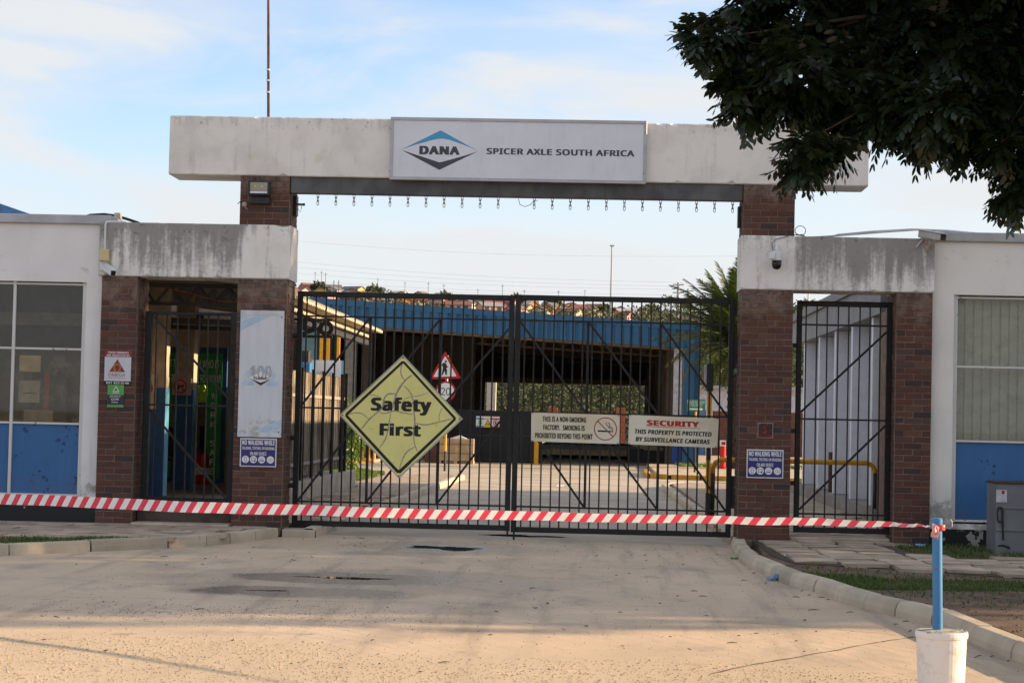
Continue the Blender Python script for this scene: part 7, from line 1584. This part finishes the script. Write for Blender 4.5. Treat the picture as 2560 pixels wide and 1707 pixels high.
hub = Vector((3.7, -12.5, 4.75)); MB().tube([TR_ + Vector((-0.05, 0.05, 2.9)), TR_ + Vector((-0.2, 1.2, 4.3)), TR_ + Vector((-0.5, 2.6, 5.2)), hub], [0.16, 0.13, 0.10, 0.07], 10).build('limb', bark_m, TT, smooth=True); tr2 = random.Random(9)
for k, i in enumerate((0, 2, 5, 8, 9, 11, 13, 16, 17, 18, 19, 21, 22, 24, 25)):
    c = Vector(near[i][0]); c.y += 0.12; mid = hub.lerp(c, 0.55) + Vector((tr2.uniform(-0.1, 0.1), tr2.uniform(0.1, 0.45), tr2.uniform(0.0, 0.3)))
    MB().tube([hub, hub.lerp(mid, 0.5) + Vector((0, 0, 0.08)), mid, mid.lerp(c, 0.6), c], [0.05, 0.034, 0.020, 0.010, 0.003], 6).build('branch', bark_m, TT, smooth=True)
b = MB()
for i, (c, r) in enumerate(near):
    for k in range(5): e = Vector(c) + Vector((tr2.uniform(-1, 1) * r[0], tr2.uniform(-1, 1) * r[1], tr2.uniform(-0.7, 0.7) * r[2])); s_ = Vector(c) + Vector((0.15, 0, 0.05)); b.tube([s_, s_.lerp(e, 0.5) + Vector((0, 0, 0.03)), e], [0.006, 0.004, 0.002], 4)
o = b.build('twigs', bark_m, TT); o['kind'] = 'stuff'

# trees along the verge to the right, outside the picture: they cast the shade that lies over the entrance
VERGE_LEAF = leaf_mat('verge_tree_leaves', (0.03, 0.05, 0.015), (0.06, 0.09, 0.03), 0.45, 0.2, 2)
def shade_tree(x, y, h, seed, lab, low=1.0):
    t = thing('verge_tree', lab, 'tree', (x, y, -0.05), 'trees along the right verge'); r_ = random.Random(seed)
    ells = [(Vector((x + r_.uniform(-1.6, 1.6), y + r_.uniform(-1.4, 1.4), low + (h - low) * (k + 0.5) / 9)), (r_.uniform(1.3, 2.2), r_.uniform(1.2, 1.9), r_.uniform(0.9, 1.4))) for k in range(9)] 
    V, Fc = leaf_cloud(ells, 2500, 0.42, seed, 0.2, 0.55, 0.3); npmesh('crown', V, Fc, VERGE_LEAF, t, (x, y, h / 2))
    MB().tube([(x, y, -0.1), (x + 0.1, y, h * 0.4), (x, y + 0.1, h * 0.8)], [0.28, 0.2, 0.06], 8).build('trunk', bark_m, t)
    return t
for i, (x, y, h, low) in enumerate([(21, -4.9, 9, 0.6), (25, -2.6, 10, 0.8), (20, 0.9, 10.5, 0.5), (24, 3.2, 11, 0.6), (29, 1.0, 12, 0.8), (28, -4.6, 10, 0.7), (33, -2.2, 12, 0.8), (17.8, -2.4, 7.5, 0.5), (20.5, 4.4, 13.5, 0.6)]):
    shade_tree(x, y, h, 100 + i, 'leafy verge tree to the right of the entrance, ' + nth(i) + ' from the driveway', low)

# ================================================================== bush slope, hill, houses
def hill_z(x, y):
    s = max(0.0, y - 118.0); base = s * 0.0705; 
    if y > 700: base = (700 - 118) * 0.0705 - (y - 700) * 0.03
    return base - 0.055 * (x + 30) * min(1.0, s / 500) + 2.0 * mnoise.noise(Vector((x * 0.004, y * 0.004, 3))) * min(1, s / 150) - 0.17
xs = np.linspace(-420, 420, 85); ys = np.concatenate([np.linspace(112, 300, 40), np.linspace(310, 900, 50)])
b = MB(); b.v = [(x, y, hill_z(x, y)) for y in ys for x in xs]; nx = len(xs)
b.f = [(j * nx + i, j * nx + i + 1, (j + 1) * nx + i + 1, (j + 1) * nx + i) for j in range(len(ys) - 1) for i in range(nx - 1)]
hm = NT('hill_ground'); q = hm.pos(); hm.set(hm.mix(hm.rng(hm.noise(q, 0.05, 6), 0.4, 0.62), (0.14, 0.115, 0.06), (0.06, 0.075, 0.03)), 0.95, 0, 0.1)
struct(b.build('hill', hm.m))
bush_m = leaf_mat('bush_leaves', (0.014, 0.022, 0.009), (0.095, 0.105, 0.036), 0.7, 0.12, 0.16)
g = np.random.default_rng(31); ells = []
for k in range(300):
    y = 118 + 150 * g.uniform() ** 1.4; x = g.uniform(-0.11 * (y + 27) - 6, 0.09 * (y + 27) + 6); r = 1.1 + 4.2 * g.uniform() ** 2.2 * (0.8 + 0.3 * (y - 118) / 150); z = hill_z(x, y); ells.append((Vector((x, y, z + r * 0.75)), (r, r, r * g.uniform(0.8, 1.25))))
V, Fc = leaf_cloud(ells, 200000, 0.26, 32, 0.1, 0.7, 0.8)
stuff(npmesh('bush', V, Fc, bush_m, None, (0, 180, 4)), 'dense green bush covering the slope behind the shed', 'bush')

walls_c = [('cream', (0.62, 0.52, 0.36)), ('salmon', (0.60, 0.30, 0.20)), ('white', (0.66, 0.64, 0.60)), ('yellow', (0.62, 0.42, 0.12)), ('pale grey', (0.45, 0.43, 0.41)), ('orange', (0.60, 0.26, 0.09)), ('peach', (0.62, 0.42, 0.28)), ('pink', (0.55, 0.27, 0.26))]
roofs_c = [('red', (0.23, 0.085, 0.065)), ('brown', (0.19, 0.115, 0.085)), ('grey', (0.25, 0.25, 0.26)), ('maroon', (0.17, 0.065, 0.06)), ('terracotta', (0.29, 0.15, 0.105)), ('pale tin', (0.44, 0.42, 0.40)), ('dark grey', (0.14, 0.14, 0.15))]
wm = [plain('house_wall_' + n.replace(' ', '_'), c, 0.85, var=0.08, scale=0.3) for n, c in walls_c]; rm = [plain('house_roof_' + n.replace(' ', '_'), c, 0.8, var=0.1, scale=0.3) for n, c in roofs_c]
def house_meshes(w, d, h, rh, ax):
    b = MB().box(-w / 2, -d / 2, -2.5, w / 2, d / 2, h)
    if ax: b.add([(-w / 2, -d / 2, h), (w / 2, -d / 2, h), (0, -d / 2, h + rh - 0.08), (-w / 2, d / 2, h), (w / 2, d / 2, h), (0, d / 2, h + rh - 0.08)], [(0, 1, 2), (5, 4, 3)])
    else: b.add([(-w / 2, -d / 2, h), (-w / 2, d / 2, h), (-w / 2, 0, h + rh - 0.08), (w / 2, -d / 2, h), (w / 2, d / 2, h), (w / 2, 0, h + rh - 0.08)], [(2, 1, 0), (3, 4, 5)])
    mw, _ = b.mesh('wall', wm[0], origin=(0, 0, 0)); o = 0.35; t = 0.16; b = MB()
    if ax:
        for s in (-1, 1): b.add([(s * (w / 2 + o), -d / 2 - o, h - o * rh / (w / 2)), (s * (w / 2 + o), d / 2 + o, h - o * rh / (w / 2)), (0, d / 2 + o, h + rh), (0, -d / 2 - o, h + rh)], [(0, 1, 2, 3)])
    else:
        for s in (-1, 1): b.add([(-w / 2 - o, s * (d / 2 + o), h - o * rh / (d / 2)), (w / 2 + o, s * (d / 2 + o), h - o * rh / (d / 2)), (w / 2 + o, 0, h + rh), (-w / 2 - o, 0, h + rh)], [(0, 1, 2, 3)])
    b2 = MB(); b2.v = b.v + [(x, y, z - t) for x, y, z in b.v]; n = len(b.v)
    b2.f = list(b.f) + [tuple(reversed([i + n for i in f])) for f in b.f] + [(f[i], f[(i + 1) % 4], f[(i + 1) % 4] + n, f[i] + n) for f in b.f for i in range(4)]
    mr_, _ = b2.mesh('roof', rm[0], origin=(0, 0, 0)); return mw, mr_, (w, d, h)
HM = [house_meshes(5.6, 5.0, 2.3, 1.2, True), house_meshes(6.4, 4.8, 2.3, 1.3, False), house_meshes(4.8, 5.4, 2.4, 1.4, True), house_meshes(7.2, 5.2, 2.5, 1.1, False), house_meshes(6.0, 4.6, 2.2, 0.9, False)]
wn_b = MB().box(-0.6, -0.04, 0, 0.6, 0.04, 1.1); wme, _ = wn_b.mesh('window', plain('house_window', (0.06, 0.06, 0.07), 0.3), origin=(0, 0, 0)); dn_b = MB().box(-0.45, -0.04, 0, 0.45, 0.04, 2.0); dme, _ = dn_b.mesh('door', plain('house_door', (0.12, 0.07, 0.05), 0.5), origin=(0, 0, 0))
hr = random.Random(77); rows = [(575, 'front'), (610, 'second'), (650, 'third'), (690, 'back')]
for ri, (ry, rn) in enumerate(rows):
    x = -122.0 + 3 * ri; i = 0
    while x < 62:
        k = hr.randrange(5); wi, rfi = hr.randrange(len(walls_c)), hr.randrange(len(roofs_c)); y = ry + hr.uniform(-9, 9); z = hill_z(x, y)
        t = thing('house', f'{walls_c[wi][0]} house, {roofs_c[rfi][0]} roof, {nth(i)} from the left in the {rn} hill row' if i else f'{walls_c[wi][0]} house, {roofs_c[rfi][0]} roof, leftmost in the {rn} hill row', 'house', (x, y, z), 'houses on the far hill')
        mw, mr_, dim = HM[k]; rz_ = hr.uniform(-0.6, 0.6)
        inst('wall', mw, (x, y, z), t, rot=(0, 0, rz_), mat=wm[wi]); inst('roof', mr_, (x, y, z), t, rot=(0, 0, rz_), mat=rm[rfi])
        M_ = Matrix.Rotation(rz_, 3, 'Z')
        for me_, dx, dz in ((wme, -dim[0] * 0.28, 0.95), (wme, dim[0] * 0.3, 0.95), (dme, 0.0, 0.0)):
            pw = Vector((x, y, z + dz)) + M_ @ Vector((dx, -dim[1] / 2 - 0.05, 0)); inst('window' if me_ is wme else 'door', me_, pw, t, rot=(0, 0, rz_))
        x += hr.uniform(6.2, 9.4); i += 1
# trees between the houses
for i in range(9):
    x = -110 + i * 19 + hr.uniform(-5, 5); y = 600 + hr.uniform(0, 90); z = hill_z(x, y); t = thing('garden_tree', 'dark green tree among the houses on the hill, ' + ('leftmost' if i == 0 else nth(i) + ' from the left'), 'tree', (x, y, z), 'trees among the far houses')
    V, Fc = leaf_cloud([(Vector((x, y, z + 3.2)), (2.3, 2.3, 2.0)), (Vector((x + 1.5, y, z + 2.6)), (1.8, 1.8, 1.5))], 500, 1.0, 400 + i, 0.1, 0.7, 0.4); npmesh('crown', V, Fc, bush_m, t, (x, y, z)); MB().tube([(x, y, z - 0.5), (x, y, z + 2.5)], 0.25, 6).build('trunk', bark_m, t)
# street poles and wires on the hill
pole_m = plain('pole_wood', (0.16, 0.14, 0.13), 0.9); polm2 = plain('pole_concrete', (0.42, 0.42, 0.42), 0.8)
for i in range(20):
    x = -112 + i * 8.9 + hr.uniform(-2.0, 2.0); y = 640 + hr.uniform(-50, 60); z = hill_z(x, y); h = hr.uniform(6.5, 9.0)
    t = thing('utility_pole', 'thin utility pole among the hill houses, ' + ('leftmost' if i == 0 else nth(i) + ' from the left'), 'pole', (x, y, z), 'utility poles on the far hill')
    MB().tube([(x, y, z - 1), (x, y, z + h)], 0.08, 5).build('shaft', pole_m, t); MB().box(x - 0.55, y - 0.05, z + h - 0.6, x + 0.55, y + 0.05, z + h - 0.5).build('cross_arm', pole_m, t)
for i, (px, py, Y) in enumerate(((1696, 706, 300), (1721, 722, 320))):
    p = PL(px, py, Y); t = thing('power_pole', ['taller', 'shorter'][i] + ' of two grey power poles right of the shed roof', 'pole', (p.x, Y, hill_z(p.x, Y)), 'grey power poles'); MB().tube([(p.x, Y, hill_z(p.x, Y) - 1), (p.x, Y, p.z)], [0.42, 0.2], 8).build('shaft', polm2, t)
    for dz in (0.3, 1.6, 3.2): MB().box(p.x - 0.9, Y - 0.08, p.z - dz - 0.15, p.x + 0.9, Y + 0.08, p.z - dz).build('cross_arm', pole_m, t)
p = PL(1530, 615, 400); t = thing('lamp_mast', 'tall thin floodlight mast behind the shed roof', 'mast', (p.x, 400, hill_z(p.x, 400))); MB().tube([(p.x, 400, hill_z(p.x, 400) - 1), (p.x, 400, p.z)], [0.26, 0.14], 8).build('shaft', polm2, t); MB().box(p.x - 0.45, 399.8, p.z - 0.1, p.x + 0.45, 400.2, p.z + 0.18).build('lamp_head', polm2, t)
a = PL(2022, 700, 60); t = thing('lamp_mast', 'thin pale pole in the sky gap above the right pedestrian gate', 'mast', (a.x, 60, 0)); MB().tube([(a.x, 60, 0), (a.x, 60, a.z)], 0.045, 8).build('shaft', white_plastic, t)
for i, (px, py) in enumerate(((835, 705), (847, 705))):
    p = PL(px, py - 4, 560); t = thing('gantry_pole', ['left', 'right'][i] + ' leg of the small pole frame above the left houses', 'pole', (p.x, 560, hill_z(p.x, 560)), 'pole frame legs'); MB().tube([(p.x, 560, hill_z(p.x, 560)), (p.x, 560, p.z)], 0.13, 5).build('shaft', pole_m, t)
wire_m = plain('wire_grey', (0.22, 0.23, 0.25), 0.6)
for i, (ya, yb_, s_) in enumerate(((640, 706, 10), (655, 716, 9), (672, 724, 8), (690, 738, 7), (700, 745, 6), (590, 640, 14))):
    pa, pb = PL(600, ya, 340), PL(1696 if i < 5 else 1900, yb_, 300); b = MB(); pts = [pa.lerp(pb, k / 24) + Vector((0, 0, -s_ * 0.1 * math.sin(math.pi * k / 24))) for k in range(25)]
    b.tube(pts, 0.010, 4); tag(b.build('power_line', wire_m), 'thin overhead wire across the sky behind the gate, ' + ['topmost at the pole', 'second from the top', 'middle one', 'fourth down', 'lowest', 'highest and faintest'][i], 'wire', 'overhead wires')
pts = [PL(1696, 706, 300), PL(1760, 716, 340), PL(1850, 728, 380)]; tag(MB().tube(pts, 0.022, 4).build('power_line', wire_m), 'short overhead wire running right from the taller power pole', 'wire', 'overhead wires')
